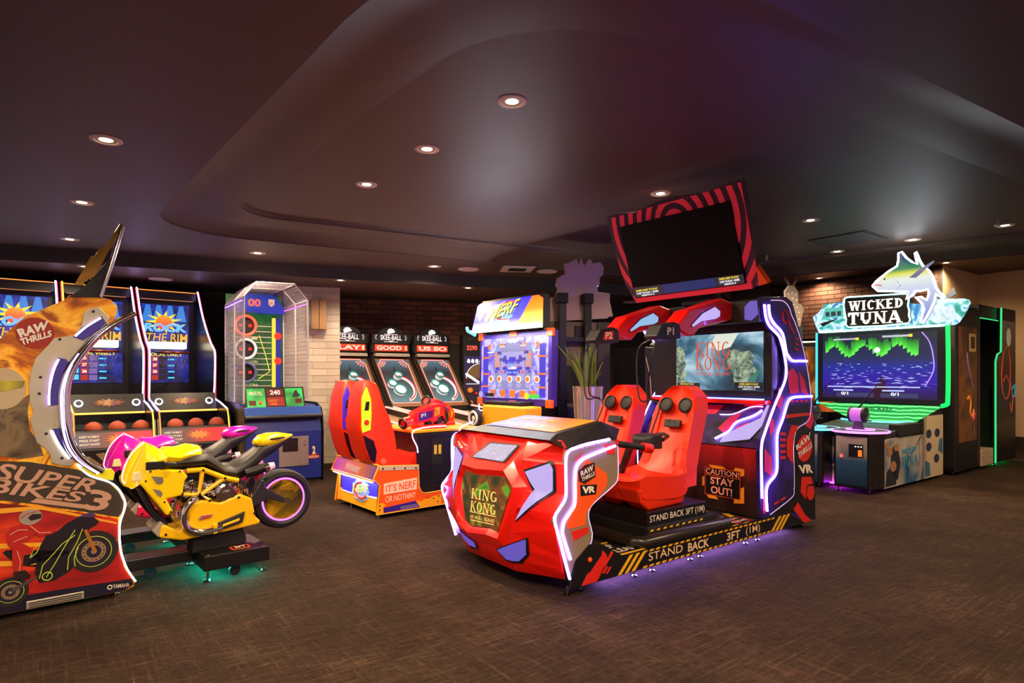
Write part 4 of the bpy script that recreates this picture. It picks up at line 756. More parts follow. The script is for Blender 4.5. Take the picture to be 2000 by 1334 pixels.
plate('arm_print', P, [(-.44, .48), (-.40, .47), (-.36, .42), (-.30, .425), (-.295, .44), (-.34, .45), (-.37, .485), (-.41, .505)], RR_, rd, .006, .0075); plate('leg_print', P, [(-.475, .38), (-.43, .395), (-.385, .355), (-.395, .33), (-.425, .33), (-.435, .25), (-.42, .225), (-.46, .225), (-.475, .30)], RR_, rd, .006, .0075); plate('boot_print', P, [(-.47, .25), (-.42, .25), (-.395, .215), (-.405, .20), (-.465, .205)], RD, rd, .0075, .009)
for q in ([(-.485, .45), (-.45, .47), (-.41, .465)], [(-.47, .41), (-.44, .42), (-.41, .43)], [(-.455, .36), (-.44, .30), (-.445, .25)], [(-.40, .485), (-.36, .44), (-.31, .435)]): led('suit_line_print', P, q, mat('suit_pale_print', '#e8b8a0', .5), rd, .0016, .0085, 0)
hm = plate('helmet_print', P, [(-.40+.048*math.cos(R(t))*(1.1 if math.cos(R(t)) > 0 else 1), .532+.042*math.sin(R(t))) for t in range(0, 360, 18)], mat('helmet_grey_print', '#9a8c82', .4), sp, .006, .008); plate('visor_print', P, [(-.395, .512), (-.352, .52), (-.35, .542), (-.39, .548), (-.41, .53)], RD, hm, .008, .009); led('helmet_line_print', P, [(-.44, .53), (-.41, .555), (-.37, .56)], RR_, hm, .002, .009, 2)
hp = plate('helmet_print', P, ring(-.515, 1.23, 0, .11, 28, .9), mat('helmet_cream_print', '#b8a584', .4), sp, .001, .003); plate('visor_print', P, [(-.58, 1.20), (-.43, 1.235), (-.42, 1.27), (-.55, 1.27), (-.6, 1.25)], ramp_mat('visor_lime', [(0, '#3a4a10'), (.6, '#b8b030'), (1, '#6a6a14')], kind='grad', axis='X'), hp, .003, .005)
plate('torso_print', P, [(-.62, 1.13), (-.45, 1.16), (-.40, 1.20), (-.41, 1.10), (-.40, 1.0), (-.36, .93), (-.34, .86), (-.44, .85), (-.7, .93)], ramp_mat('jacket_print', [(.35, '#3c2e20'), (.5, '#7a664a'), (.65, '#4a3c28')], 6, dist=1), sp, .001, .0025)
vt = plate('kick_vent', P, [(-.416, .036), (-.159, .034), (-.159, .075), (-.416, .077)], STEEL, SB, 0, .008, bevel=.002)
for i in range(3): plate('vent_rib', P, rect(-.405, -.17, .042+.011*i, .046+.011*i), BLACK, vt, .008, .010)
text('YAMAHA', P, [(-.02, .058), (.062, .052), (.062, .074), (-.02, .082)], CREAM, sp, .04, .006); obj('emblem', G().torus((-.035, -.004, .069), .011, .0025, 'y', 18, 5), CREAM, sp)
for x in (-.9, -.45, -.0): foot(SB, x, .06, .06)
# ------------------------------------------------------------------ ride-on motorcycles
def motorcycle(label, dy, hexc, hexd):
    c = mat('bike_gloss_'+hexc, hexc, .22, coat=.6); c2 = mat('bike_body_'+hexd, hexd, .28, coat=.4)
    a = R(40.6); o = thing('ride_on_motorcycle', label, 'motorcycle ride', (-1.917-math.sin(a)*dy, 3.829+math.cos(a)*dy, 0), 40.6, 'ride-on motorcycles of the racing game')
    yc = .25
    def sym(name, poly, m, y0, y1, bevel=.006, parent=o):
        r = []
        for s in (-1, 1): r.append(obj(name, G().prism(poly, 'y', yc+s*y0, yc+s*y1), m, parent, bevel=bevel))
        return r
    # nose and windscreen: lofted half shells
    st = [(-.404, .70, .03), (-.385, .78, .07), (-.34, .85, .10), (-.29, .885, .10)]
    g = G(); sec = []
    for x, zt, zb, w in ((-.415, .70, .655, .02), (-.40, .745, .63, .06), (-.36, .825, .615, .105), (-.30, .888, .66, .135), (-.24, .855, .70, .145), (-.185, .815, .765, .14)):
        sec.append([(x, yc-w, zb), (x, yc-w*1.02, (zb+zt)/2), (x+.01, yc-w*.7, zt-.01), (x+.015, yc, zt), (x+.01, yc+w*.7, zt-.01), (x, yc+w*1.02, (zb+zt)/2), (x, yc+w, zb), (x, yc, zb-.005)])
    g.loft(sec); nose_ = obj('front_cowl', g, c, o, smooth=True)
    led('cowl_edge_light', lambda p, d=0: (p[0], yc-.06-.09*max(0, min(1, (p[1]-.62)/.2))*.3-d, p[1]), [(-.30, .888), (-.345, .85), (-.385, .79), (-.41, .70), (-.405, .655), (-.36, .61)], mat('cowl_edge', '#ffffff', .3, emit=.8, ecol=(.8, .85, 1.)), nose_, .004, .0, 3)
    sym('headlight', [(-.37, .665), (-.31, .665), (-.325, .72), (-.36, .715)], mat('headlight_lens', '#e8e0a8', .1), .10, .128, .004)
    sym('side_fairing', [(-.33, .645), (-.295, .73), (-.10, .708), (-.066, .663), (-.086, .635), (-.098, .549), (-.187, .535), (-.15, .453), (-.187, .43), (-.235, .507)], c, .10, .145, .012)
    for s in (-1, 1):
        for q in ([(-.27, .687), (-.21, .674), (-.206, .645), (-.22, .632), (-.245, .64)], [(-.262, .607), (-.225, .597), (-.21, .575), (-.22, .552), (-.24, .57)]):
            v_ = obj('fairing_vent', G().prism(q, 'y', yc+s*.144, yc+s*.149), mat('vent_grey', '#77726a', .5), o)
        for q in ((-.30, .66), (-.275, .715), (-.115, .70), (-.165, .455), (-.1, .56), (-.2, .52)): obj('screw', G().cyl((q[0], yc+s*.144, q[1]), (q[0], yc+s*.148, q[1]), .006, n=8), BLACK, o)
    obj('dash_block', G().box(-.30, -.20, yc-.15, yc+.15, .725, .775), BLACK, o, bevel=.006)
    for s in (-1, 1): obj('handle_grip', G().cyl((-.20, yc+s*.13, .755), (-.14, yc+s*.19, .75), .014, n=12), DARK, o, smooth=True)
    # tank cover, seat and tail
    def body(name, secs, m, w_=1.):
        g = G(); R_ = []
        for x, zt, zb, w in secs:
            R_.append([(x, yc+w*math.cos(t), (zt+zb)/2+(zt-zb)/2*math.sin(t)*(1 if math.sin(t) < 0 else 1)) for t in [2*PI*k/16 for k in range(16)]])
        g.loft(R_); return obj(name, g, m, o, smooth=True)
    body('tank_cover', [(-.20, .815, .77, .06), (-.18, .85, .74, .12), (-.11, .843, .72, .13), (-.05, .86, .73, .12), (.02, .845, .74, .10), (.05, .81, .76, .05)], c)
    body('saddle', [(-.18, .775, .735, .05), (-.12, .80, .70, .125), (-.03, .815, .69, .135), (.05, .818, .69, .125), (.10, .775, .66, .115), (.16, .715, .62, .115), (.23, .712, .585, .12), (.30, .752, .60, .11), (.36, .79, .64, .095), (.42, .84, .70, .08), (.52, .845, .76, .06), (.64, .872, .85, .025)], mat('saddle_vinyl', '#1b171b', .42))
    body('tail_cowl', [(.375, .85, .82, .03), (.41, .885, .795, .075), (.46, .897, .79, .078), (.54, .897, .80, .06), (.60, .885, .835, .04), (.645, .876, .862, .012)], c)
    sym('tail_scoop', [(.46, .86), (.56, .868), (.57, .86), (.47, .85)], BLACK, .06, .078, 0)
    for s in (-1, 1):
        tl = obj('rear_lamp', G().tube([(.29, yc+s*.105, .64), (.36, yc+s*.115, .655), (.41, yc+s*.12, .67)], [.03, .036, .03], 14), BLACK, o, smooth=True)
        obj('lamp_collar', G().cyl((.405, yc+s*.12, .668), (.445, yc+s*.124, .676), .026), CHROME, tl, smooth=True); obj('lamp_lens', G().cyl((.44, yc+s*.124, .675), (.475, yc+s*.127, .683), .027, .02), mat('rear_lens', '#ffb0b8', .2, emit=.5), tl, smooth=True)
    # trellis frame
    for s in (-1, 1):
        y = yc+s*.115; tr = obj('frame_trellis', G().tube([(-.07, y, .695), (.023, y, .694), (.155, y, .627), (.24, y, .60)], .017, 8), c2, o, smooth=True)
        obj('frame_tube', G().tube([(.023, y, .69), (.0, y, .54), (-.09, y, .548)], .015, 8), c2, o, smooth=True); obj('frame_tube', G().tube([(.155, y, .625), (.015, y, .535), (.065, y, .49)], .015, 8), c2, o, smooth=True)
        for q in ((.023, .692), (.155, .627), (.003, .541), (.062, .493), (.24, .49), (.34, .37), (-.1, .47), (-.19, .315)): obj('bolt', G().cyl((q[0], y-s*.005, q[1]), (q[0], y+s*.02, q[1]), .008, n=8), BLACK, o)
        # engine details
        e = obj('engine_block', G().box(-.09, .14, yc+s*.02, yc+s*.095, .49, .66), mat('engine_dark', '#2c2a30', .3, .8), o, bevel=.008)
        for i in range(5): obj('engine_fin', G().box(-.08+.045*i, -.055+.045*i, yc+s*.09, yc+s*.108, .52+.012*(i % 3), .63-.01*(i % 2)), CHROME, e, bevel=.003)
        for ex, ez, er in ((-.06, .585, .022), (-.02, .56, .018), (.03, .60, .02), (.06, .565, .024), (.10, .59, .016), (-.04, .62, .015), (.09, .53, .015)): obj('engine_boss', G().lathe([(er, 0), (er, .012*s), (er*.6, .016*s), (er*.55, .01*s), (.001, .012*s)], (ex, yc+s*.10, ez), 'y', 12), CHROME, e, smooth=True)
        for pz in (.555, .605): obj('engine_pipe', G().tube([(-.085, yc+s*.112, pz), (-.03, yc+s*.118, pz+.02), (.05, yc+s*.118, pz-.015), (.12, yc+s*.112, pz)], .006, 6), CHROME, e, smooth=True)
        cl = obj('clutch_cover', G().lathe([(.068, 0), (.066, -.02*-s), (.05, .026*s), (.045, .02*s), (.025, .02*s), (.022, .034*s), (.001, .036*s)], (.168, yc+s*.1, .527), 'y', 24), CHROME, o, smooth=True)
        obj('shock_spring', G().tube([(.235+.1*t/40, yc+s*.10+.018*math.cos(t*1.1), .588-.1*t/40+.018*math.sin(t*1.1)) for t in range(0, 41)], .006, 6), CHROME, o, smooth=True)
        obj('swingarm', G().prism([(.327, .487), (.39, .585), (.41, .585), (.423, .53), (.555, .445), (.575, .425), (.555, .405), (.432, .452), (.341, .41), (.32, .44)], 'y', yc+s*.085, yc+s*.12), mat('swingarm_grey', '#4a474e', .3, .7), o, bevel=.008)
        obj('axle_nut', G().cyl((.563, yc+s*.11, .424), (.563, yc+s*.135, .424), .022, n=6), CHROME, o)
        obj('exhaust_pipe', G().tube(spline([(-.02, yc+s*.12, .515), (-.05, yc+s*.145, .505), (-.085, yc+s*.15, .455), (-.093, yc+s*.15, .39), (-.07, yc+s*.15, .335), (-.014, yc+s*.15, .305), (.05, yc+s*.15, .30), (.13, yc+s*.148, .312)], 4), .023, 10), CHROME, o, smooth=True)
        hs = obj('heat_shield', G().prism([(.10, .29), (.26, .325), (.275, .395), (.11, .345)], 'y', yc+s*.13, yc+s*.152), mat('checker_dark', '#2e2a2a', .4), o, bevel=.004)
        obj('shield_bar', G().prism([(.13, .315), (.235, .34), (.24, .358), (.135, .333)], 'y', yc+s*.15, yc+s*.162), c2, hs, bevel=.004); obj('pipe_clamp', G().prism([(.075, .28), (.10, .283), (.10, .345), (.075, .34)], 'y', yc+s*.13, yc+s*.168), c2, hs, bevel=.004)
        bp_ = obj('belly_pan', G().prism([(-.225, .30), (-.215, .375), (-.19, .372), (-.112, .325), (-.06, .375), (-.065, .485), (.02, .50), (.123, .469), (.25, .51), (.327, .472), (.35, .345), (.385, .31), (.37, .292), (.165, .275), (-.096, .262)], 'y', yc+s*.04, yc+s*.13), c2, o, bevel=.014)
        obj('belly_nose', G().prism([(-.262, .345), (-.215, .40), (-.19, .37), (-.225, .298)], 'y', yc+s*.02, yc+s*.12), mat('belly_tip_grey', '#a79a88', .35), o, bevel=.008)
        bd_ = obj('badge', G().prism([(.0, .375), (.07, .385), (.08, .405), (.01, .405), (-.005, .39)], 'y', yc+s*.13, yc+s*.139), mat('badge_silver', '#b8a0a0', .3, .6), bp_, bevel=.002)
        if s < 0: text('555', onY(yc-.139), [(.008, .38), (.066, .388), (.07, .402), (.014, .401)], REDP, bd_, .04, .003)
        obj('fork_leg', G().tube([(-.33, yc+s*.07, .62), (-.26, yc+s*.07, .47), (-.18, yc+s*.07, .36)], .022, 10), BLACK, o, smooth=True)
    # rear wheel
    wc = (.566, yc, .424)
    wh = obj('rear_tyre', G().lathe([(.150, -.05), (.17, -.065), (.195, -.06), (.206, -.035), (.209, 0), (.206, .035), (.195, .06), (.17, .065), (.150, .05)], (0, 0, 0), 'y', 40), mat('tyre_rubber', '#161316', .6), o, smooth=True); wh.location = wc
    obj('rim', G().lathe([(.152, -.05), (.142, -.052), (.130, -.03), (.130, .03), (.142, .052), (.152, .05)], (0, 0, 0), 'y', 36), c2, wh, smooth=True); obj('hub', G().lathe([(.038, -.045), (.04, 0), (.038, .045)], (0, 0, 0), 'y', 18), c2, wh, smooth=True)
    for k in range(5):
        t = 2*PI*k/5+.3; obj('spoke', G().loft([[(r*math.cos(t)+w*-math.sin(t), d, r*math.sin(t)+w*math.cos(t)) for w, d in ((-ww, -.03), (ww, -.03), (ww, .03), (-ww, .03))] for r, ww in ((.03, .024), (.08, .013), (.135, .022))]), c2, wh, bevel=.006)
    for s in (-1, 1): obj('rim_light_ring', G().torus((0, s*.052, 0), .146, .006, 'y', 36, 6), L_MAG if dy else glow('rim_pink', (.9, .12, .9), 3.2), wh, smooth=True)
    # mount
    obj('mount_column', G().prism([(-.03, .15), (.29, .15), (.31, .19), (.28, .29), (-.01, .28)], 'y', yc-.075, yc+.075), BLKM, o, bevel=.01)
    pf = obj('base_platform', G().box(0, .40, 0, .52, .072, .166), mat('base_black', '#100d0d', .4), o, bevel=.004)
    sk = plate('warning_sticker', onZ(.166), rrect(.18, .30, .05, .135, .02), ORANGE, pf, 0, .0015); plate('sticker_core', onZ(.1675), rrect(.19, .29, .06, .125, .012), BLACK, sk, 0, .0008); text('3FT', onZ(.168), [(.205, .07), (.275, .07), (.275, .115), (.205, .115)], CREAM, sk, .03, .002)
    for q in ((.03, .03), (.37, .03), (.37, .48), (.03, .48)): obj('platform_bolt', G().lathe([(.009, 0), (.008, .004), (.001, .005)], (q[0], q[1], .166), n=8), CHROME, pf)
    for q in ((.03, .04), (.37, .04), (.37, .48), (.03, .48)): foot(o, q[0], q[1], .074)
    for q in ((.2, .06), (-.23, .34)): obj('caster', G().cyl((q[0], q[1], .034), (q[0], q[1]+.03, .034), .034, n=16), DARK, o, smooth=True)
    obj('beam', G().box(-.44, .0, .26, .44, .085, .155), BLACK, o, bevel=.004)
    for q in ((.06, .36, .06, .075), (.06, .075, .06, .46), (-.40, -.02, .30, .40)): obj('under_glow_strip', G().box(*q, .064, .071) if q[0] > 0 else G().box(*q, .078, .084), glow('led_teal', (.02, 1., .72), 110.) if q[0] > 0 else glow('led_teal_dim', (.02, .8, .9), 1.5), o)
    return o
m1 = motorcycle('yellow ride-on motorcycle with pink glowing rear rim on black base', 0, '#fbd80a', '#fac40a')
m2 = motorcycle('magenta ride-on motorcycle standing behind the yellow one', .75, '#e818b8', '#ee1c5c')
# ------------------------------------------------------------------ blaster shooting game (orange base, two seats, guns, big screen)
NF = thing('blaster_shooting_game', 'orange and violet two-seat blaster shooting game with bright sloped marquee', 'arcade machine', (-1.223, 5.54, 0), 39.5)
NW = .90
NO = mat('nerf_orange_print', '#ff5c10', .4); NY = mat('nerf_amber', '#ffae1a', .35); NV = mat('nerf_violet', '#3a1d86', .4); NB = mat('nerf_blue_lit', '#3a30d8', .4, emit=.5, ecol='#3428d0')
SIDE = [(0, .04), (.83, .045), (.83, .181), (.688, .179), (.515, .174), (.47, .19), (.442, .25), (.437, .45), (.026, .478), (-.03, .366), (.035, .30)]
obj('base_body', G().prism([(.03, .06), (.82, .06), (.82, .15), (.46, .15), (.42, .44), (.02, .45), (-.02, .36), (.045, .30)], 'y', .012, NW-.012), NV, NF)
for y, P in ((0, onY(0)), (NW, lambda p, d=0: (p[0], NW+d, p[1]))):
    sd = plate('side_panel', P, SIDE, NO, NF, -.012, .004, bevel=.002)
    led('panel_edge', P, SIDE+[SIDE[0]], NY, sd, .006, .002, 0)
    if y: continue
    plate('cream_block', P, [(.07, .215), (.415, .225), (.418, .335), (.072, .315)], mat('pale_orange_print', '#ffd6b4', .5), sd, .004, .006)
    text("IT'S NERF", P, [(.09, .235), (.40, .243), (.402, .318), (.092, .298)], NO, sd, .04, .009); text("OR NOTHIN'!", P, [(.085, .14), (.395, .15), (.397, .205), (.087, .2)], mat('pale_orange_print'), sd, .04, .009)
    plate('violet_field', P, [(.07, .05), (.45, .052), (.40, .118), (.07, .095)], NV, sd, .004, .006); plate('amber_field', P, [(.0, .045), (.065, .047), (.065, .10), (.09, .115), (.07, .14), (.005, .14)], NY, sd, .004, .006)
    plate('amber_field', P, [(.45, .052), (.69, .055), (.69, .14), (.60, .135), (.57, .12), (.50, .12), (.47, .10), (.41, .118)], NY, sd, .004, .006)
    sv = plate('kick_vent', P, [(.24, .052), (.45, .054), (.42, .09), (.24, .085)], mat('grey_mesh', '#6a5a86', .5), sd, .006, .009)
    mp = plate('metal_strip', P, [(.03, .438), (.435, .41), (.437, .45), (.027, .477)], mat('sand_strip', '#cdb59a', .4), sd, .004, .008)
    for i in range(4): obj('rivet', G().lathe([(.009, 0), (.008, -.005), (.001, -.006)], (.06+.115*i, -.008, .452-.008*i), 'y', 10), BLACK, mp)
    for q in ((.53, .13), (.60, .115), (.65, .08), (.66, .13), (.76, .1), (.03, .08), (.03, .12)): obj('rivet', G().lathe([(.007, 0), (.006, -.004), (.001, -.005)], (q[0], -.006, q[1]), 'y', 8), BLACK, sd)
# front (looking to -x): sloped lit header and lower sheet
FU = frame((-.03, 0, .355), (0, 1, 0), (.055, 0, .12)); FU2 = lambda p, d=0: FU(p, -d)
hd = plate('front_header', FU2, rect(.02, NW-.02, 0, .13), ramp_mat('header_print', [(0, '#4a2a8a'), (.35, '#e07a3c'), (.7, '#e070a0'), (1, '#b030e0')], kind='grad', axis='Y'), NF, -.012, .004); obj('header_frame', G().tube([FU2(p, .004) for p in ((0, -.01), (NW, -.01), (NW, .14), (0, .14))], .009, 6, True), NY, hd)
plate('notice_block', FU2, [(.32, .02), (.62, .035), (.62, .10), (.32, .085)], mat('notice_pink', '#eaa0c0', .5), hd, .004, .006); text("IT'S NERF", FU2, [(.61, .045), (.33, .03), (.33, .07), (.61, .085)], WHITE, hd, .03, .009)
for a, b in ((.03, .46), (.50, .87)): led('front_led', onX(-.025), [(a, .335), (b, .335)], glow('led_white_front', (.9, .92, 1.), 45.), NF, .009, .0, 0)
FL = frame((.03, 0, .05), (0, 1, 0), (.02, 0, .27)); FL2 = lambda p, d=0: FL(p, -d)
fs = plate('front_sheet', FL2, rect(.03, NW-.03, 0, .28), NY, NF, -.01, .002)
plate('blue_field', FL2, [(.03, .13), (.60, .10), (.80, .10), (.80, .28), (.03, .28)], NB, fs, .002, .004)
plate('white_slash', FL2, [(.03, .12), (.62, .09), (.82, .09), (.82, .105), (.62, .105), (.03, .138)], WHITE, fs, .004, .006)
plate('logo_burst', FL2, [(.40+.16*(1+.18*(i % 2))*math.cos(PI*i/9), .155+.10*(1+.18*(i % 2))*math.sin(PI*i/9)) for i in range(18)], mat('burst_blue', '#7d9ae0', .4, emit=.3), fs, .004, .006)
obj('logo_oval', G().tube([FL2((.38+.13*math.cos(a), .155+.075*math.sin(a)), .008) for a in [R(t) for t in range(-150, 100, 10)]], .011, 6), REDP, fs, smooth=True)
YE = mat('logo_yellow', '#fff028', .35, emit=.5); text('NERF', FL2, [(.55, .115), (.23, .155), (.22, .225), (.54, .19)], YE, fs, .06, .014); text('ARCADE', FL2, [(.50, .06), (.28, .07), (.28, .105), (.50, .1)], WHITE, fs, .05, .012)
for y in (.03, NW-.03): obj('corner_post', G().tube([FL2((y, 0), .006), FL2((y, .28), .006)], .012, 8), CHROME if y < .1 else NY, fs, smooth=True)
obj('foot_deck', G().box(.44, 1.35, .012, NW-.012, .05, .17), mat('ribbed_deck', '#4a3a42', .6), NF); obj('side_rail', G().box(.70, 1.3, -.004, .012, .05, .178), NY, NF, bevel=.003); plate('violet_field', onY(-.004), rect(.72, 1.0, .13, .172), NV, NF, 0, .003)
for i in range(6): obj('deck_rib', G().box(.47+.07*i, .49+.07*i, .02, NW-.02, .17, .174), BLKM, NF)
for x, y in ((.04, .03), (.40, .03), (.75, .03), (.04, .86), (.04, .6)): foot(NF, x, y, .045)
SEAT = [(-.056, 1.244), (-.104, 1.095), (-.12, .828), (-.104, .768), (-.06, .60), (-.015, .507), (.108, .451), (.35, .435), (.599, .413), (.64, .44), (.665, .512), (.637, .547), (.50, .56), (.40, .545), (.30, .56), (.265, .60), (.243, .747), (.19, .9), (.124, 1.059), (.085, 1.19), (.06, 1.235), (.009, 1.255)]
for yc, strip in ((.25, ('#b8e018', '#ffe23c')), (.66, ('#3a2ad0', '#e8e4f0'))):
    w = .155; g = G()
    rings = []
    for k, (u, sc) in enumerate(((-1, .86), (-.9, .96), (-.45, 1), (.45, 1), (.9, .96), (1, .86))):
        cx, cz = .12, .72; rings.append([(cx+(x-cx)*(sc if x > .3 or z > 1 else 1-(1-sc)*.4), yc+u*w*(1 if z < .62 else 1-.25*max(0, (z-.9)/.35)), cz+(z-cz)*(1-(1-sc)*.25)) for x, z in SEAT])
    g.loft(rings); s = obj('seat', g, ORED, NF, smooth=True)
    P = onY(yc-w*.93)
    q = [(-.045, 1.19), (-.085, 1.09), (-.10, .84), (-.09, .78), (-.01, .80), (.0, .95), (-.005, 1.08)]
    t = plate('seat_side_print', P, q, mat('seat_print_'+strip[0][1:], strip[0], .4, emit=.35), s, -.02, .012); plate('print_window', P, [(-.07, .98), (-.03, .98), (-.02, 1.06), (-.055, 1.06)], BLACK, t, .012, .014)
    obj('print_dot', G().lathe([(.025, -.012), (.025, -.016), (.001, -.016)], (-.05, yc-w*.93, .87), 'y', 16), REDP, t)
    P = onY(yc-w); plate('seat_side_window', P, [(-.085, .76), (.02, .70), (.05, .60), (.035, .49), (-.01, .525), (-.055, .64)], mat('window_violet', '#1a0f22', .25), s, -.03, .006)
    obj('pivot_cap', G().lathe([(.03, 0), (.028, -.012), (.001, -.016)], (.12, yc-w*.98, .50), 'y', 16), mat('seat_cap', '#ff6a4a', .3), s, smooth=True)
# gun console
obj('console', G().prism([(.50, .17), (1.02, .17), (1.02, .74), (.44, .74), (.46, .60)], 'y', .06, NW-.06), BLACK, NF, bevel=.01)
dr = plate('cash_door', onY(.06), rect(.62, .88, .22, .68), BLKM, NF, 0, .006); plate('door_panel', onY(.06), rect(.63, .74, .24, .44), BLACK, dr, .006, .01); plate('door_panel', onY(.06), rect(.76, .87, .24, .66), BLACK, dr, .006, .01)
for x in (.66, .71): plate('coin_slot', onY(.06), rect(x-.015, x+.015, .53, .62), glow('coin_amber', '#ffb43a', .8), dr, .006, .01)
for z in (.30, .48, .6): obj('lock', G().lathe([(.01, 0), (.009, -.012), (.001, -.013)], (.86, .05, z), 'y', 10), CHROME, dr)
led('console_led', onY(.05), [(.46, .56), (.45, .62), (.40, .72), (.43, .78), (.60, .80), (.78, .80)], L_LAV, NF, .005, .0, 4); led('console_led', onY(.03), [(1.02, .18), (.98, .4), (.98, .62), (.93, .70), (.95, .78), (1.1, .83)], L_VIO2, NF, .006, .0, 4)
ct = obj('console_top', G().box(.42, 1.18, .05, NW-.05, .745, .775), NY, NF, bevel=.008)
def blaster(x, y, rz, label):
    a = bpy.data.objects.new('blaster', None)
    o = obj('blaster_body', G().loft([[(dx, -w, .06), (dx, w, .06), (dx, w*1.0, .06+h), (dx, -w, .06+h)] for dx, w, h in ((-.24, .035, .09), (-.20, .05, .13), (0, .055, .15), (.12, .05, .14), (.20, .04, .11))]), RED, NF, bevel=.012)
    o.location = (x, y, .80); o.rotation_euler = (0, R(-12 if label == 'P1' else 24), R(rz))
    obj('barrel', G().cyl((-.24, 0, .11), (-.34, 0, .11), .05, .055, 14), RED, o, smooth=True); obj('muzzle_ring', G().torus((-.34, 0, .11), .045, .014, 'x', 18, 6), BLACK, o, smooth=True)
    obj('grip', G().prism([(.05, .06), (.13, .06), (.17, -.07), (.10, -.07)], 'y', -.03, .03), DARK, o, bevel=.01); obj('mount_post', G().cyl((-.02, 0, -.06), (-.02, 0, .07), .04, n=14), BLACK, o, smooth=True)
    plate('side_print', onY(-.056), [(-.18, .09), (.0, .085), (.02, .15), (-.16, .17)], NV, o, 0, .004); plate('side_print', onY(-.056), [(.02, .08), (.10, .09), (.12, .16), (.05, .17)], NY, o, 0, .004)
    text(label, onY(-.056), [(-.15, .12), (-.09, .12), (-.09, .155), (-.15, .155)], WHITE, o, .04, .007)
    obj('handle_hoop', G().torus((.18, 0, .03), .075, .016, 'y', 20, 6), BLACK, o, smooth=True); obj('drum', G().cyl((.02, -.06, .1), (.02, .06, .1), .07, n=18), mat('drum_red', '#c81a10', .35), o, bevel=.004)
blaster(.70, .22, 12, 'P1'); blaster(1.0, .5, 24, 'P2')
for x, y in ((.68, .22), (.97, .48)): obj('holster_plate', G().prism(rrect(x-.15, x+.15, y-.12, y+.12, .04), 'z', .775, .81), REDP, NF, bevel=.006)
# screen tower
XT = 2.0
obj('tower_pedestal', G().box(1.8, 2.2, .12, .78, .05, 1.0), BLACK, NF, bevel=.01)
am = obj('amber_apron', G().prism([(1.70, .40), (1.95, .40), (1.99, .955), (1.74, .955)], 'y', -.04, .74), NY, NF, bevel=.02)
for i, q in enumerate(((.15, .80), (.5, .74), (.8, .82))): obj('rivet', G().lathe([(.012, 0), (.001, -.008)], (1.715, q[0], q[1]), 'x', 8), BLACK, am)
tg = obj('target_disc', G().lathe([(.11, 0), (.11, -.05), (.001, -.052)], (1.68, .76, .80), 'x', 28), NAVY, NF, smooth=True); obj('target_ring', G().torus((1.625, .76, .80), .075, .016, 'x', 28, 6), WHITE, tg, smooth=True); obj('target_eye', G().lathe([(.03, -.052), (.001, -.058)], (1.68, .76, .80), 'x', 18), WHITE, tg)
TS = frame((XT, 0, .955), (0, 1, 0), (.02, 0, .85)); TS2 = lambda p, d=0: TS(p, -d)
fr = plate('screen_frame', TS2, rect(-.16, 1.16, 0, .85), NV, NF, -.10, 0, bevel=.006)
scn = plate('game_screen', TS2, rect(-.11, 1.11, .075, .79), ramp_mat('blaster_screen', [(.32, '#3a2cc8'), (.45, '#8a7af0'), (.55, '#d0ccff'), (.66, '#6a4ae0'), (.78, '#c85ac0')], 5.0, 'noise', emit=1.2, dist=.4, vec=(1, 1.2, 1)), fr, 0, .004)
SC2 = lambda p, d=0: TS2((p[0], p[1]), d+.004)
LV = glow('screen_lilac', '#b8aee8', 1.0); LI = glow('screen_indigo', '#4a3cd8', 1.); LG = glow('screen_grey', '#9a94c8', 1.)
plate('vault_wall', SC2, [(.20, .18), (.80, .18), (.84, .30), (.86, .60), (.80, .72), (.20, .72), (.14, .60), (.16, .30)], LG, scn, 0, .002); plate('vault_door', SC2, [(.30, .28), (.70, .28), (.72, .40), (.70, .62), (.30, .62), (.28, .40)], LV, scn, .002, .004)
plates('vault_panel', SC2, [rect(.40, .60, .34, .44), rect(.44, .56, .48, .56), [(.32, .5), (.40, .5), (.38, .58), (.32, .58)], [(.60, .5), (.68, .5), (.68, .58), (.62, .58)]], LI, scn, .004, .006)
plates('side_column', SC2, [rect(-.07, .03, .10, .70), rect(.97, 1.07, .10, .70)], LI, scn, 0, .003); plates('column_band', SC2, [rect(-.09, .06, y, y+.02) for y in (.2, .35, .55)]+[rect(.94, 1.09, y, y+.02) for y in (.2, .35, .55)], EO, scn, .003, .005); plates('lit_board', SC2, [rect(.17, .26, .42, .62), rect(.74, .83, .42, .62)], glow('screen_peach', '#e8a090', 1.), scn, .004, .006)
for x in (.06, .22, .38, .54, .74, .90): r_ = obj('target_token', G().lathe([(.042, 0), (.042, -.004), (.001, -.005)], (0, 0, 0), 'x', 18), EW, scn); r_.location = TS2((x, .30), .008); k = obj('token_core', G().lathe([(.03, -.005), (.03, -.008), (.001, -.009)], (0, 0, 0), 'x', 16), EO, r_)
plates('token_shelf', SC2, [[(x-.05, .25), (x+.05, .25), (x+.03, .20), (x-.03, .20)] for x in (.06, .22, .38, .54, .74, .90)], LV, scn, .003, .005); plates('crate', SC2, [rect(x, x+.10, .09, .17) for x in (.08, .26, .44, .62, .82)], EO, scn, .003, .005)
plates('screen_banner', SC2, [rect(.84, 1.02, .085, .13)], glow('banner_navy', '#1c1a40', .8), scn, .005, .007); plates('screen_banner', SC2, [rect(.02, .24, .085, .13)], EG, scn, .005, .007); random.seed(11); PAL = [LV, LI, EO, EW, glow('screen_rose', '#e070a8', 1.), glow('screen_sky', '#8ab0ff', 1.), glow('screen_slate', '#5a50a8', .9)]
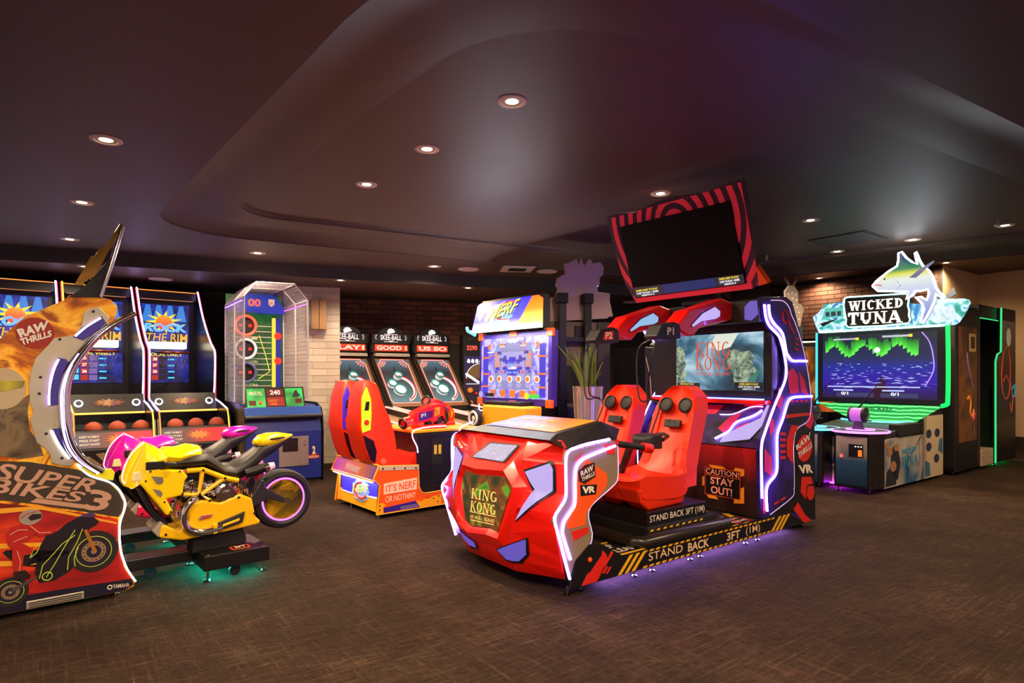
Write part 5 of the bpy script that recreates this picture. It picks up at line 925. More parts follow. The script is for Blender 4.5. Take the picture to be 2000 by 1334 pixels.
for k in range(34):
    dy = random.uniform(.02, .46); z = random.uniform(.33, .74); w_ = random.uniform(.015, .06); h_ = random.uniform(.012, .05); m_ = PAL[k % 7]; cutc = random.random() < .4
    for s_ in (-1, 1): y = .5+s_*dy; plate('screen_detail', SC2, [(y-w_, z), (y+w_, z), (y+w_*(.5 if cutc else 1), z+h_), (y-w_*(.5 if cutc else 1), z+h_)], m_, scn, .006, .008)
plates('banner_text_bars', SC2, [rect(.30, .70, .74, .765)], EY, scn, .004, .006)
for x in (.18, 1.05): r_ = obj('dial', G().lathe([(.04, 0), (.04, -.004), (.001, -.005)], (0, 0, 0), 'x', 18), EY if x < .5 else LV, scn); r_.location = TS2((x+.05, .11), .012)
for y, z in ((-.16, 0), (1.10, 0), (-.16, .79), (1.10, .79)): plate('orange_corner', TS2, [(y-.02, z-.015), (y+.08, z-.015), (y+.08, z+.075), (y-.02, z+.075)], NO, fr, -.03, .012, bevel=.006)
for y, z in ((.42, -.01), (.42, .80)): plate('orange_clip', TS2, [(y, z), (y+.16, z), (y+.14, z+.06), (y+.02, z+.06)], NO, fr, -.03, .012, bevel=.006)
# marquee: sloped lit sheet, blue left, orange right
MQ = frame((1.80, 0, 1.835), (0, 1, 0), (.18, 0, .36)); MQ2 = lambda p, d=0: MQ(p, -d)
MGRAD = ramp_mat('marquee_blue', [(0, '#ffffff'), (.10, '#b8b4ff'), (.35, '#4a48f8'), (1, '#2a1ee8')], kind='grad', axis='Z', emit=3.0); MOR = ramp_mat('marquee_orange', [(0, '#fff6d0'), (.2, '#ffd060'), (.6, '#ff7a1c'), (1, '#ff5a10')], kind='grad', axis='Z', emit=2.6)
mq = plate('marquee_blue_sheet', MQ2, [(.20, 0), (1.03, 0), (1.13, .36), (1.10, .395), (.12, .40), (.16, .2)], MGRAD, NF, -.05, 0); mo = plate('marquee_orange_sheet', MQ2, [(-.20, 0), (.20, 0), (.16, .2), (.12, .40), (.02, .40), (-.02, .385)], MOR, NF, -.05, 0)
obj('marquee_back', G().prism([(1.86, 1.84), (2.02, 2.22), (2.12, 2.2), (2.12, 1.84)], 'y', -.02, 1.1), DARK, NF)
plate('logo_burst', MQ2, [(.60+.24*(1+.15*(i % 2))*math.cos(PI*i/10), .20+.155*(1+.15*(i % 2))*math.sin(PI*i/10)) for i in range(20)], glow('burst_sky', '#8ab4ff', 1.6), mq, 0, .003)
obj('logo_oval', G().tube([MQ2((.47+.19*math.cos(R(t)), .235+.125*math.sin(R(t))), .004) for t in range(-110, 130, 8)], .014, 6), glow('oval_red', '#f23a30', 1.4), mq, smooth=True)
text('NERF', MQ2, [(.75, .105), (.29, .195), (.27, .365), (.73, .28)], glow('marquee_yellow', '#ffee20', 2.0), mq, .06, .034); text('NERF', lambda p, d=0: MQ2((p[0]-.012, p[1]-.012), d), [(.76, .10), (.285, .19), (.265, .37), (.735, .285)], NAVY, mq, .09, .024)
text('ARCADE', MQ2, [(.68, .035), (.34, .05), (.34, .10), (.68, .09)], EW, mq, .06, .015); bdg = plate('white_badge', MQ2, [(1.02, .19), (.94, .13), (.90, .24), (.96, .32)], EW, mq, 0, .004); text('RAW', MQ2, [(1.0, .225), (.92, .205), (.92, .255), (1.0, .275)], BLACK, bdg, .05, .007)
led('marquee_foot_led', MQ2, [(-.2, -.012), (1.04, -.012)], glow('led_white_hot', (1., .96, 1.), 160.), NF, .011, .01, 0)
obj('blue_side_arm', G().tube([(1.95, 1.16, 1.80), (1.9, 1.26, 1.86), (1.95, 1.34, 1.9)], .02, 8), glow('arm_blue', (.1, .5, 1.), 3.), NF)
led('rear_led', onX(2.02), [(.98, .86), (1.18, .86), (1.18, .96)], L_WHT, NF, .009, .0, 0)
# ------------------------------------------------------------------ alley bowlers along the brick wall
TAN = mat('tan_frame', '#7a5a34', .5)
BOARD = ramp_mat('bowler_board', [(0, '#7ab8c0'), (.35, '#5a6a74'), (.7, '#3c3a44'), (1, '#6aa0b0')], kind='grad', axis='Z', emit=.55)
ROT = 36
def bowler(i, label):
    a = R(26); ox, oy = -2.84+math.cos(a)*.69*i, 9.42+math.sin(a)*.69*i
    o = thing('alley_bowler', label, 'arcade machine', (ox, oy, 0), ROT, 'alley bowlers by the brick wall')
    W = .66
    mq = obj('marquee_box', G().box(.0, W, -.02, .10, 1.80, 1.96), BLACK, o, bevel=.006); top = obj('marquee_crest', G().prism([(.10, 1.95)]+[(.32+.22*math.cos(R(t)), 1.95+.12*math.sin(R(t))) for t in range(150, 20, -20)]+[(.54, 1.95)], 'y', -.02, .02), BLACK, mq)
    P = onY(-.02); PK = glow('crest_white', '#ffe4dc', 1.3)
    text('SKEE-BALL', P, [(.135, 1.865), (.505, 1.865), (.505, 1.945), (.135, 1.945)], PK, mq, .02, .006); plate('crest_sun', P, [(.32+.06*(1+.25*(k % 2))*math.cos(PI*k/10), 1.99+.055*(1+.25*(k % 2))*math.sin(PI*k/10)) for k in range(0, 11)]+[(.26, 1.96)], PK, mq, 0, .005)
    plates('crest_rule', P, [rect(.20, .44, 1.955, 1.962), rect(.20, .44, 1.835, 1.842), [(.28, 1.855), (.36, 1.855), (.32, 1.83)]], PK, mq, 0, .005); plates('crest_ray', P, [[(x+.028*math.cos(R(t)), 1.905+.028*math.sin(R(t))), (x+.055*math.cos(R(t-6)), 1.905+.055*math.sin(R(t-6))), (x+.055*math.cos(R(t+6)), 1.905+.055*math.sin(R(t+6)))] for x, ts in ((.10, (130, 160, 190, 220)), (.54, (-40, -10, 20, 50))) for t in ts], PK, mq, 0, .005)
    dsp = obj('score_display', G().box(.05, W-.05, -.03, .06, 1.69, 1.79), ramp_mat('led_matrix', [(.35, '#c01a06'), (.6, '#ff4a20'), (.8, '#ff8a60')], 9, 'noise', emit=1.5, vec=(.6, 1, 2.4)), o); text(('PLAY1', 'GOOD 1', 'US SO')[i], onY(-.03), [(.07, 1.705), (W-.07, 1.705), (W-.07, 1.775), (.07, 1.775)], glow('matrix_bright', '#ffb09a', 1.8), dsp, .04, .004)
    obj('display_housing', G().box(.0, W, .0, .10, 1.66, 1.82), BLKM, o, bevel=.004); obj('light_bar', G().box(.03, W-.03, -.08, .02, 1.60, 1.65), STEEL, o, bevel=.008)
    # sloped window: top at y=0,z=1.57 ; foot at y=-.70,z=.80
    S = frame((0, .0, 1.575), (1, 0, 0), (0, .66, .75)); S2 = lambda p, d=0: S((p[0], p[1]-1.0), d)
    fr_ = plate('window_frame', S2, rect(0, W, 0, 1.0), TAN, o, -.03, 0); wd = plate('target_board', S2, rect(.06, W-.06, .06, .96), BOARD, o, 0, .003)
    Q = [(.06, .12), (.10, .06), (.54, .06), (.58, .12), (.58, .86), (.52, .92), (.52, .955), (.12, .955), (.12, .92), (.06, .86)]
    led('red_window_led', S2, Q+[Q[0]], glow('led_coral', (1., .16, .12), 3.2), fr_, .007, .012, 0)
    plates('red_corner_ray', S2, [[(cx+sx_*.05*math.cos(R(t)), .93-.05*math.sin(R(t))), (cx+sx_*.13*math.cos(R(t-4)), .93-.13*math.sin(R(t-4))), (cx+sx_*.13*math.cos(R(t+4)), .93-.13*math.sin(R(t+4)))] for cx, sx_ in ((.08, 1), (.56, -1)) for t in (12, 34, 56, 78)], glow('led_coral'), fr_, .004, .008)
    for cx, cy, r, h in ((.30, .58, .062, .07), (.16, .42, .07, .06), (.26, .30, .10, .05)):
        cu = obj('score_cup', G().lathe([(r, 0), (r*1.02, h), (r*.9, h), (r*.88, .01), (.001, .01)], n=20), mat('cup_white', '#e8ecf0', .35, emit=.35), wd, smooth=True); cu.matrix_local = Matrix.Translation(S2((cx, cy), .01)) @ Matrix.Rotation(R(-48), 4, 'X').inverted() @ Matrix.Identity(4)
        obj('cup_rim', G().torus((0, 0, h), r*.97, .012, 'z', 22, 6), mat('cup_teal', '#1d8a86', .35), cu, smooth=True)
    obj('big_ring', G().tube([S2((.30+.21*math.cos(R(t)), .33+.24*math.sin(R(t))), .03) for t in range(-70, 110, 8)], .026, 8), mat('cup_white'), wd, smooth=True); obj('big_ring_edge', G().tube([S2((.30+.21*math.cos(R(t)), .33+.24*math.sin(R(t))), .055) for t in range(-70, 110, 8)], .010, 6), mat('cup_red', '#c0202a', .35), wd, smooth=True)
    obj('hanging_cup_stem', G().tube([S2((.30, .70), .02), S2((.30, .78), .03)], .008, 6), BLACK, wd)
    for x in (.0, W-.02): obj('side_wall', G().prism([(0.1, 1.66), (-.02, 1.60), (-.78, .80), (-.78, .72), (.1, .72)], 'x', x, x+.02), BLKM, o)
    obj('cabinet_body', G().prism([(.12, .05), (.12, 1.64), (.06, 1.56), (-.66, .78), (-.72, .05)], 'x', .03, W-.03), BLKM, o)
    # lane
    obj('lane', G().prism([(-.70, .74), (-2.7, .60), (-2.7, .42), (-.70, .30)], 'x', .05, W-.05), mat('lane_maple', '#a9825c', .35), o)
    for x in (.0, W-.05):
        r_ = obj('lane_rail', G().prism([(-.70, .82), (-2.75, .68), (-2.75, .35), (-.70, .2)], 'x', x, x+.05), BLACK, o, bevel=.006); led('rail_led', lambda p, d=0: (x+.025, p[0], p[1]), [(-.75, .826), (-1.6, .768), (-2.7, .69)], glow('rail_coral', (1., .3, .22), 2.6), r_, .016, .0, 0)
    obj('lane_legs', G().box(.03, W-.03, -2.6, -2.2, .0, .45), BLKM, o)
    return o
bowler(0, 'red-lit alley bowler beside the white brick pier'); bowler(1, 'red-lit alley bowler in the middle of the row of three'); bowler(2, 'red-lit alley bowler beside the hoop target game')
# ------------------------------------------------------------------ basketball hoop machines
NIGHT = ramp_mat('hoop_screen', [(.30, '#060a30'), (.48, '#0e1e78'), (.58, '#2a3cc0'), (.68, '#1a1460')], 3.5, emit=.75, dist=.5)
BBR = R(40)
def hoops(i, label, sub, lq):
    ox, oy = -4.99+math.cos(BBR)*.80*i, 8.14+math.sin(BBR)*.80*i
    o = thing('basketball_hoop_game', label, 'arcade machine', (ox, oy, 0), 40, 'basketball hoop games in a row'); W = .762
    RAIL = [(.0, 2.46), (-.10, 2.33), (-.25, 2.13), (-.48, 1.90), (-.70, 1.72), (-.86, 1.63), (-.90, 1.52), (-.89, 1.25), (-.88, 1.02), (-1.15, .955), (-1.45, .89), (-1.50, .80), (-1.55, .60), (-1.60, .30), (-1.62, .05)]
    for x, ms in ((.0, (L_LAV, L_ORG)), (W, (L_LAV, L_VIO2))):
        s = obj('side_wall', G().prism([(p[0], p[1]) for p in RAIL]+[(.35, .05), (.35, 2.46)], 'x', x-.012, x+.012), mat('smoked_side', '#141018', .25), o)
        if True:
            led('rail_led', lambda p, d=0: (x+(.014 if x == 0 else -.014), p[0]-.014, p[1]+.005), RAIL[:11], L_LAV if i != -1 or x else L_YEL, s, .009, 0, 3); led('rail_led', lambda p, d=0: (x+(.014 if x == 0 else -.014), p[0]-.014, p[1]+.005), RAIL[10:], L_ORG if x == 0 else L_YEL, s, .008, 0, 2)
            led('red_rail_strip', lambda p, d=0: (x, p[0]-.01, p[1]), RAIL[:9], glow('led_crimson', (1., .05, .12), 1.2), s, .006, 0, 2)
    obj('header_box', G().box(.012, W-.012, .05, .35, 2.33, 2.44), BLACK, o, bevel=.006); led('header_led', onY(.04), [(.02, 2.45), (W-.02, 2.45)], L_ORG, o, .006, 0, 0); led('header_led', onY(.04), [(.06, 2.33), (W-.06, 2.33)], glow('copper_line', (1., .35, .1), .6), o, .005, 0, 0)
    obj('back_panel', G().box(.012, W-.012, .20, .35, .05, 2.44), BLACK, o)
    P = onY(.20)
    sc = plate('video_screen', P, rect(.10, .68, 1.20, 2.28), NIGHT, o, 0, .01); S = lambda p, d=0: P(p, d+.01)
    plates('spotlight_beam', S, [[(x, 2.27), (x+.05, 2.27), (x+.09, 2.05), (x-.05, 2.05)] for x in (.15, .28, .42, .56)], glow('beam_cyan', '#3a8ce8', .9), sc, 0, .002)
    plate('starburst', S, [(.37+.24*(1 if k % 2 else .4)*math.cos(PI*k/11), 2.04+.16*(1 if k % 2 else .5)*math.sin(PI*k/11)) for k in range(22)], EY, sc, .002, .004)
    bl = obj('printed_ball', G().lathe([(.10, 0), (.085, -.004), (.04, -.006), (.001, -.007)], (.37, .184, 2.03), 'y', 24), ramp_mat('hot_ball', [(0, '#e83a6a'), (.5, '#ff6a2a'), (1, '#ffa02a')], kind='grad', axis='Z', emit=1.1), sc)
    text('ROCK', S, [(.12, 1.90), (.66, 1.90), (.66, 2.02), (.14, 2.02)], glow('logo_blue', '#6ab4ff', 1.3), sc, .05, .012); text('THE RIM', S, [(.14, 1.78), (.66, 1.76), (.66, 1.88), (.16, 1.88)], glow('logo_hot', '#ffb02a', 1.2), sc, .05, .014)
    text('LOCAL '+sub, S, [(.18, 1.565), (.60, 1.565), (.60, 1.61), (.18, 1.61)], EY, sc, .03, .004)
    plates('score_cell', S, [rect(.13, .20, 1.50-.085*k, 1.565-.085*k) for k in range(4)], EC, sc, .002, .004); plates('score_cell', S, [rect(.22, .30, 1.49-.085*k, 1.56-.085*k) for k in range(4)], glow('cell_red', '#c83018', .9), sc, .002, .004)
    plates('score_photo', S, [rect(.31, .40, 1.49-.085*k, 1.56-.085*k) for k in range(4)], glow('cell_violet', '#9a7ac8', .7) if sub == 'WEEKLY' else glow('cell_dark', '#2a2428', .6), sc, .002, .004)
    for k in range(3): text('2%d' % (8-k), S, [(.235, 1.505-.085*k), (.285, 1.505-.085*k), (.285, 1.545-.085*k), (.235, 1.545-.085*k)], EW, sc, .03, .006)
    plates('score_name', S, [rect(.42, .50, 1.51-.085*k, 1.53-.085*k) for k in range(4)], EC, sc, .002, .004)
    # bright reflection before the screen, modelled as a glowing bar; hoop
    obj('reflection_bar', G().box(.17, .61, -.02, .17, 1.665, 1.755), glow('warm_reflection', (1., .86, .55), 3.2), o, bevel=.004)
    h = obj('hoop_ring', G().torus((.39, -.28, 1.60), .19, .012, 'z', 28, 8), mat('hoop_steel', '#8a3a20', .3, .6), o, smooth=True)
    for k in range(12):
        t = 2*PI*k/12; obj('net_cord', G().tube([(.39+.19*math.cos(t), -.28+.19*math.sin(t), 1.60), (.39+.11*math.cos(t+.3), -.28+.11*math.sin(t+.3), 1.38)], .003, 4), mat('net_grey', '#6a6270', .8), h)
    # fascia, ramp, ball tray
    fc = obj('fascia', G().prism([(-.80, 1.06), (-.92, 1.08), (-1.02, .88), (-1.02, .86), (-.80, .86)], 'x', .015, W-.015), BLACK, o)
    F_ = frame((0, -.923, 1.08), (1, 0, 0), (0, .10, .20)); FF = lambda p, d=0: F_((p[0], p[1]-.235), d)
    for x in (.10, W-.10): c_ = obj('round_lamp', G().lathe([(.045, 0), (.045, .012), (.001, .014)], (0, 0, 0), 'z', 20), EW, fc); c_.matrix_local = Matrix.Translation(FF((x, .12), .0)) @ Matrix.Rotation(R(63), 4, 'X'); k_ = obj('lamp_core', G().lathe([(.028, .014), (.028, .017), (.001, .017)], (0, 0, 0), 'z', 10), NAVY, c_)
    plate('flame_scroll', FF, [(.39+.17*(1 if k % 2 else .55)*math.cos(PI*k/14), .125+.055*(1 if k % 2 else .6)*math.sin(PI*k/14)) for k in range(28)], ramp_mat('scroll_print', [(.35, '#5a1a60'), (.5, '#e0602a'), (.65, '#ffb060')], 14, emit=.6), fc, 0, .004)
    led('fascia_lip_led', onY(-1.04), [(.02, .865), (W-.02, .865)], glow('lip_amber', (1., .42, .06), 2.6), o, .012, 0, 0)
    obj('tray', G().prism([(-.30, .60), (-1.5, .52), (-1.5, .60), (-.30, .70)], 'x', .015, W-.015), BLKM, o)
    fb = obj('front_board', G().prism([(-1.48, .70), (-1.56, .50), (-1.56, .05), (-1.44, .05), (-1.44, .70)], 'x', .015, W-.015), BLACK, o)
    Q = frame((0, -1.562, .52), (1, 0, 0), (0, .08, .20)); QQ = lambda p, d=0: Q(p, d)
    plate('instruction_band', QQ, rect(.02, W-.02, .0, .17), ramp_mat('band_print', [(0, '#3a4a70'), (.4, '#6a3a40'), (.7, '#d82a30'), (1, '#e8205a')], kind='grad', axis='X'), fb, 0, .004); plate('flame_scroll', QQ, [(.42+.14*(1 if k % 2 else .5)*math.cos(PI*k/12), .09+.06*(1 if k % 2 else .5)*math.sin(PI*k/12)) for k in range(24)], EO, fb, .004, .007)
    for k in range(3): text(('INSERT PAYMENT', 'PRESS START', 'SHOOT HOOPS')[k], QQ, [(.06, .115-.042*k), (.24, .115-.042*k), (.24, .14-.042*k), (.06, .14-.042*k)], WHITE, fb, .01, .006)
    plates('burst_print', onY(-1.565), [[(.39, .22), (x0, z0-.08), (x1, z1-.08)] for x0, z0, x1, z1 in ((.08, .50, .14, .52), (.2, .54, .28, .55), (.36, .56, .44, .56), (.52, .55, .58, .54), (.64, .52, .7, .48), (.72, .36, .72, .28), (.06, .36, .06, .28))], mat('burst_tan', '#8a6a48', .6), fb, 0, .002)
    return o
hoops(-2, 'basketball hoop game half hidden behind the racing cabinet', 'DAILY', None); hoops(-1, 'basketball hoop game showing the local weekly scores', 'WEEKLY', None); hoops(0, 'basketball hoop game showing the local daily scores', 'DAILY', None)
BALLM = mat('basketball_rubber', '#9a3c1c', .7, bump=.2); k_b = {}
def bball(i, x, label):
    ox, oy = -4.95+math.cos(BBR)*.80*i, 8.17+math.sin(BBR)*.80*i; lx, ly = x, -1.38
    o = thing('basketball', label, 'basketball', (ox+math.cos(BBR)*lx-math.sin(BBR)*ly, oy+math.sin(BBR)*lx+math.cos(BBR)*ly, .615), 20*x, 'basketballs in the trays')
    if not k_b:
        k_b['a'] = obj('ball', G().ball((0, 0, .09), .088, n=24, m=14), BALLM, o, smooth=True); k_b['b'] = obj('seam', G().torus((0, 0, .09), .088, .003, 'z', 28, 5), BLACK, o); k_b['c'] = obj('seam', G().torus((0, 0, .09), .088, .003, 'y', 28, 5), BLACK, o)
    else:
        for k in 'abc': c = k_b[k].copy(); COL.objects.link(c); c.parent = o
for i, n_ in ((-1, 'weekly'), (0, 'daily')):
    for x in (.15, .37, .60): bball(i, x, 'orange basketball in the tray of the hoop game with %s scores' % n_)
# ------------------------------------------------------------------ football passing game with wire cage
FO = thing('football_passing_game', 'blue football passing game inside an octagonal wire cage', 'arcade machine', (-2.36, 7.64, 0), 35)
FBL = mat('football_blue', '#1c2f86', .35); FBD = mat('football_navy', '#0f1638', .4)
cab = obj('base_cabinet', G().prism([(.0, .04), (.0, .62), (.05, .86), (.25, .93), (.9, .93), (.9, .04)], 'x', -.90, -.012), FBL, FO)
for x in (-.912, -.0): obj('side_trim', G().prism([(-.02, .0), (-.02, .63), (.0, .80), (.06, .90), (.25, .96), (1.5, .96), (1.5, .0)], 'x', x, x+.014), BLACK, FO)
obj('kick_plate', G().box(-.9, -.012, .03, .9, 0, .06), BLKM, FO)
dr = plate('steel_door', onY(0), rect(-.52, -.17, .2, .56), mat('door_grey', '#9a8c8c', .4, .3), cab, 0, .012, bevel=.003); plate('door_leaf', onY(0), rect(-.27, -.18, .22, .54), mat('door_grey'), dr, .012, .018, bevel=.002); plate('dark_slot', onY(0), rect(-.48, -.30, .38, .54), BLACK, dr, .012, .016); obj('lock', G().lathe([(.01, 0), (.001, -.012)], (-.22, -.018, .5), 'y', 10), CHROME, dr); plate('handle', onY(0), rect(-.24, -.205, .45, .457), CHROME, dr, .018, .024)
text('2', onY(0), [(-.125, .33), (-.085, .33), (-.085, .43), (-.125, .43)], mat('logo_cream', '#ffd98a', .4), cab, .05, .006); plate('logo_oval', onY(0), [(-.105+.075*math.cos(PI*k/12), .30+.028*math.sin(PI*k/12)) for k in range(24)], mat('logo_rust', '#b83a20', .45), cab, 0, .004); text('MINUTE DRILL', onY(0), [(-.165, .285), (-.045, .285), (-.045, .31), (-.165, .31)], CREAM, cab, .03, .008)
# trays and ledges
obj('catch_tray', G().prism([(-.03, .80), (.05, .92), (.5, .90), (.5, .84), (.06, .82)], 'x', -.90, -.012), mat('tray_blue', '#2b4a9a', .3), FO, bevel=.006); obj('front_bumper', G().tube([(-.90, -.03, .80), (-.02, -.03, .80)], .03, 10), BLACK, FO, smooth=True)
# sloped control panel
CP = frame((-.86, .14, .90), (1, 0, 0), (0, .12, .27)); cp = plate('control_panel', CP, rect(.0, .70, .0, .28), BLACK, FO, -.03, 0, bevel=.004)
EGD = ramp_mat('field_green', [(.35, '#128a2a'), (.6, '#3ce05a')], 5, emit=1.1); plates('green_field', CP, [rect(.02, .23, .02, .26), rect(.47, .68, .02, .26)], EGD, cp, 0, .004)
d1 = plate('score_display', CP, rect(.25, .45, .16, .25), glow('display_red_dark', '#7a0a06', .8), cp, 0, .005); text('240', CP, [(.29, .175), (.41, .175), (.41, .235), (.29, .235)], glow('digit_pink', '#ffb8a8', 1.8), d1, .03, .008); plate('score_display', CP, rect(.25, .45, .03, .145), glow('display_red', '#c01a10', .9), cp, 0, .005)
plates('display_bar', CP, [rect(.27, .38, .10, .108), rect(.27, .36, .08, .088), rect(.29, .36, .045, .06)], EO, cp, .005, .008); text('2 MINUTE DRILL', CP, [(.035, .17), (.20, .17), (.20, .22), (.035, .22)], WHITE, cp, .03, .008); plates('small_display', CP, [rect(.04, .12, .04, .10), rect(.58, .66, .06, .12)], glow('display_red_dark'), cp, .004, .007); obj('start_button', G().lathe([(.025, 0), (.022, .02), (.001, .022)], (0, 0, 0), 'z', 14), ORANGE, cp).matrix_local = Matrix.Translation(CP((.17, .07), .004)) @ Matrix.Rotation(R(66), 4, 'X')
plate('player_print', CP, [(.55, .14), (.58, .22), (.61, .24), (.62, .20), (.65, .16), (.61, .14)], NAVY, cp, .004, .007)
# octagonal cage
WIRE = mat('cage_wire', '#b9b0bc', .35, .7); CF = mat('cage_frame', '#d8cfd2', .4, .3)
OCT = [(-.87, .96), (-.87, 2.24), (-.73, 2.42), (-.28, 2.43), (-.12, 2.245), (-.11, 1.0)]
for y, r in ((.2, .012), (.75, .009), (1.35, .010)): obj('cage_frame_hoop', G().tube([(x, y, z) for x, z in OCT], r, 8), CF, FO)
for x, z in OCT[1:5]: obj('cage_rail', G().tube([(x, .2, z), (x, 1.35, z)], .009, 8), CF, FO)
g = G()
def lerp2(a, b, t): return (a[0]+(b[0]-a[0])*t, a[1]+(b[1]-a[1])*t)
per = []
for a, b, n in zip(OCT[:-1], OCT[1:], (24, 6, 9, 6, 24)): per += [lerp2(a, b, k/n) for k in range(n)]
for q in per: g.tube([(q[0], .2, q[1]), (q[0], 1.35, q[1])], .0028, 4)
for k in range(24): g.tube([(x, .2+1.15*k/23, z) for x, z in OCT], .0028, 4)
obj('cage_mesh', g, WIRE, FO, kind='stuff')
# target board at the back
bb = plate('target_board', onY(1.36), rect(-.86, -.13, .95, 2.40), ramp_mat('gridiron', [(.3, '#0f4a1c'), (.6, '#1e8a34')], 6, emit=.45), FO, -.04, 0); P = onY(1.36)
plates('yard_line', P, [rect(-.80, -.28, z, z+.008) for z in [1.15+.075*k for k in range(12)]], WHITE, bb, 0, .003); led('yellow_route', P, [(-.45, 1.25), (-.30, 1.35), (-.36, 1.6), (-.44, 1.85)], EY, bb, .006, .004, 0)
for z, m, t_ in ((1.98, L_RED, 'LONG BOMB'), (1.66, mat('ring_white', '#e0dce0', .4, emit=.3), 'PLAY ACTION'), (1.34, mat('ring_slate', '#5a5a88', .4, emit=.2), 'SCREEN')):
    r_ = obj('target_ring', G().torus((-.62, 1.32, z), .13, .018, 'y', 30, 8), m, bb, smooth=True); obj('target_hole', G().lathe([(.12, 0), (.001, -.004)], (-.62, 1.352, z), 'y', 24), mat('hole_dark', '#1a1216', .6), r_); plates('hole_digit', onY(1.345), [rect(-.70, -.66, z-.02, z+.02), rect(-.58, -.54, z-.02, z+.02)], ER, r_, 0, .004); text(t_, P, [(-.78, z-.19), (-.46, z-.19), (-.46, z-.155), (-.78, z-.155)], CREAM, bb, .03, .006)
plates('side_banner', P, [rect(-.27, -.22, 1.0, 2.1)], EY, bb, 0, .006); plates('side_banner', P, [rect(-.22, -.15, 1.0, 2.1)], glow('banner_blue', '#2a2ab0', .7), bb, 0, .006); plates('banner_badge', P, [[(-.19+.05*math.cos(PI*k/8), z+.05*math.sin(PI*k/8)) for k in range(16)] for z in (1.5, 1.85)], ER, bb, .006, .009)
hd = obj('header_sign', G().prism([(-.84, 2.16), (-.84, 2.22), (-.72, 2.39), (-.29, 2.40), (-.15, 2.22), (-.15, 2.14)], 'y', 1.18, 1.34), mat('sign_blue', '#2038b0', .35, emit=.35), FO, bevel=.004); text('00', onY(1.18), [(-.62, 2.23), (-.46, 2.23), (-.46, 2.33), (-.62, 2.33)], glow('digit_red', '#ff4a38', 2.2), hd, .03, .006)
sh = plate('shield_emblem', onY(1.18), [(-.36, 2.34), (-.28, 2.34), (-.28, 2.27), (-.32, 2.235), (-.36, 2.27)], WHITE, hd, 0, .005); text('NFL', onY(1.18), [(-.35, 2.265), (-.29, 2.265), (-.29, 2.30), (-.35, 2.30)], REDP, sh, .03, .008)
obj('purple_side_light', G().tube([(-.12, .25, 2.20), (-.12, 1.3, 2.20)], .007, 6), L_MAG, FO); obj('purple_side_light', G().tube([(-.88, .25, 2.20), (-.88, 1.3, 2.20)], .007, 6), glow('violet_rail', (.5, .2, 1.), 3.), FO)
for x in (-.8, -.1): foot(FO, x, .1, .06)
# ------------------------------------------------------------------ hoop target game between the alley bowlers and the blaster game
HT = thing('hoop_target_game', 'dark target game with a printed hoop board and red score digits', 'arcade machine', (-.80, 10.22, 0), 18)
obj('cabinet', G().box(0, .62, .05, .30, 0, 1.98), BLKM, HT); tb_ = plate('target_board', onY(.05), rect(.02, .60, .72, 1.62), ramp_mat('hoop_board', [(0, '#3a2214'), (.5, '#4a2a4a'), (1, '#3a1a70')], kind='grad', axis='Z', emit=.5), HT, 0, .006)
text('3290', onY(.05), [(.06, 1.72), (.24, 1.72), (.24, 1.80), (.06, 1.80)], glow('digit_red'), HT, .02, .006); text('0', onY(.05), [(.42, 1.72), (.47, 1.72), (.47, 1.80), (.42, 1.80)], glow('digit_red'), HT, .02, .006)
plates('dot_lamp', onY(.05), [rect(.10+.06*k, .13+.06*k, 1.90+.01*(k % 2), 1.93+.01*(k % 2)) for k in range(6)], mat('dim_dot', '#4a3a34', .5), HT, 0, .004)
P = onY(.044); plate('hoop_arc', P, [(.30-.24*math.cos(PI*k/14), 1.25+.24*math.sin(PI*k/14)) for k in range(15)], glow('arc_tan', '#a0703a', .6), tb_, 0, .003); led('arc_line', P, [(.30-.25*math.cos(PI*k/14), 1.25+.25*math.sin(PI*k/14)) for k in range(15)], EW, tb_, .006, .004, 0)
plates('shelf_band', P, [rect(.02, .60, z, z+.04) for z in (1.2, .98, .76)], glow('shelf_maroon', '#4a1020', .7), tb_, .002, .006); plates('shelf_lamp', P, [rect(x, x+.05, z+.008, z+.03) for z in (1.2, .98, .76) for x in (.2, .42)], ER, tb_, .006, .009)
plates('upper_lettering', P, [[(.06+.07*k, 1.52), (.11+.07*k, 1.50), (.12+.07*k, 1.56), (.08+.07*k, 1.58)] for k in range(6)], EW, tb_, .002, .005)
for x, z in ((.12, 1.05), (.34, 1.05), (.54, 1.05), (.12, .84), (.34, .84), (.54, .84)): obj('printed_ball', G().lathe([(.045, 0), (.03, -.006), (.001, -.008)], (x, .04, z), 'y', 16), EO, tb_)
plates('white_line', P, [rect(.29, .305, 1.26, 1.48), rect(.05, .25, 1.15, 1.16), rect(.38, .55, 1.1, 1.11), [(.42, .9), (.5, .97), (.56, .9), (.5, .86)]], EW, tb_, .003, .006)
gr = obj('floor_stand', G().box(.02, .60, -.05, .06, 0, .66), DARK, HT); obj('diagonal_light_tube', G().tube([(-.02, -.25, 1.32), (.42, -1.3, .86)], .02, 8), glow('tube_ice', (.75, .95, 1.), 2.2), HT, smooth=True)
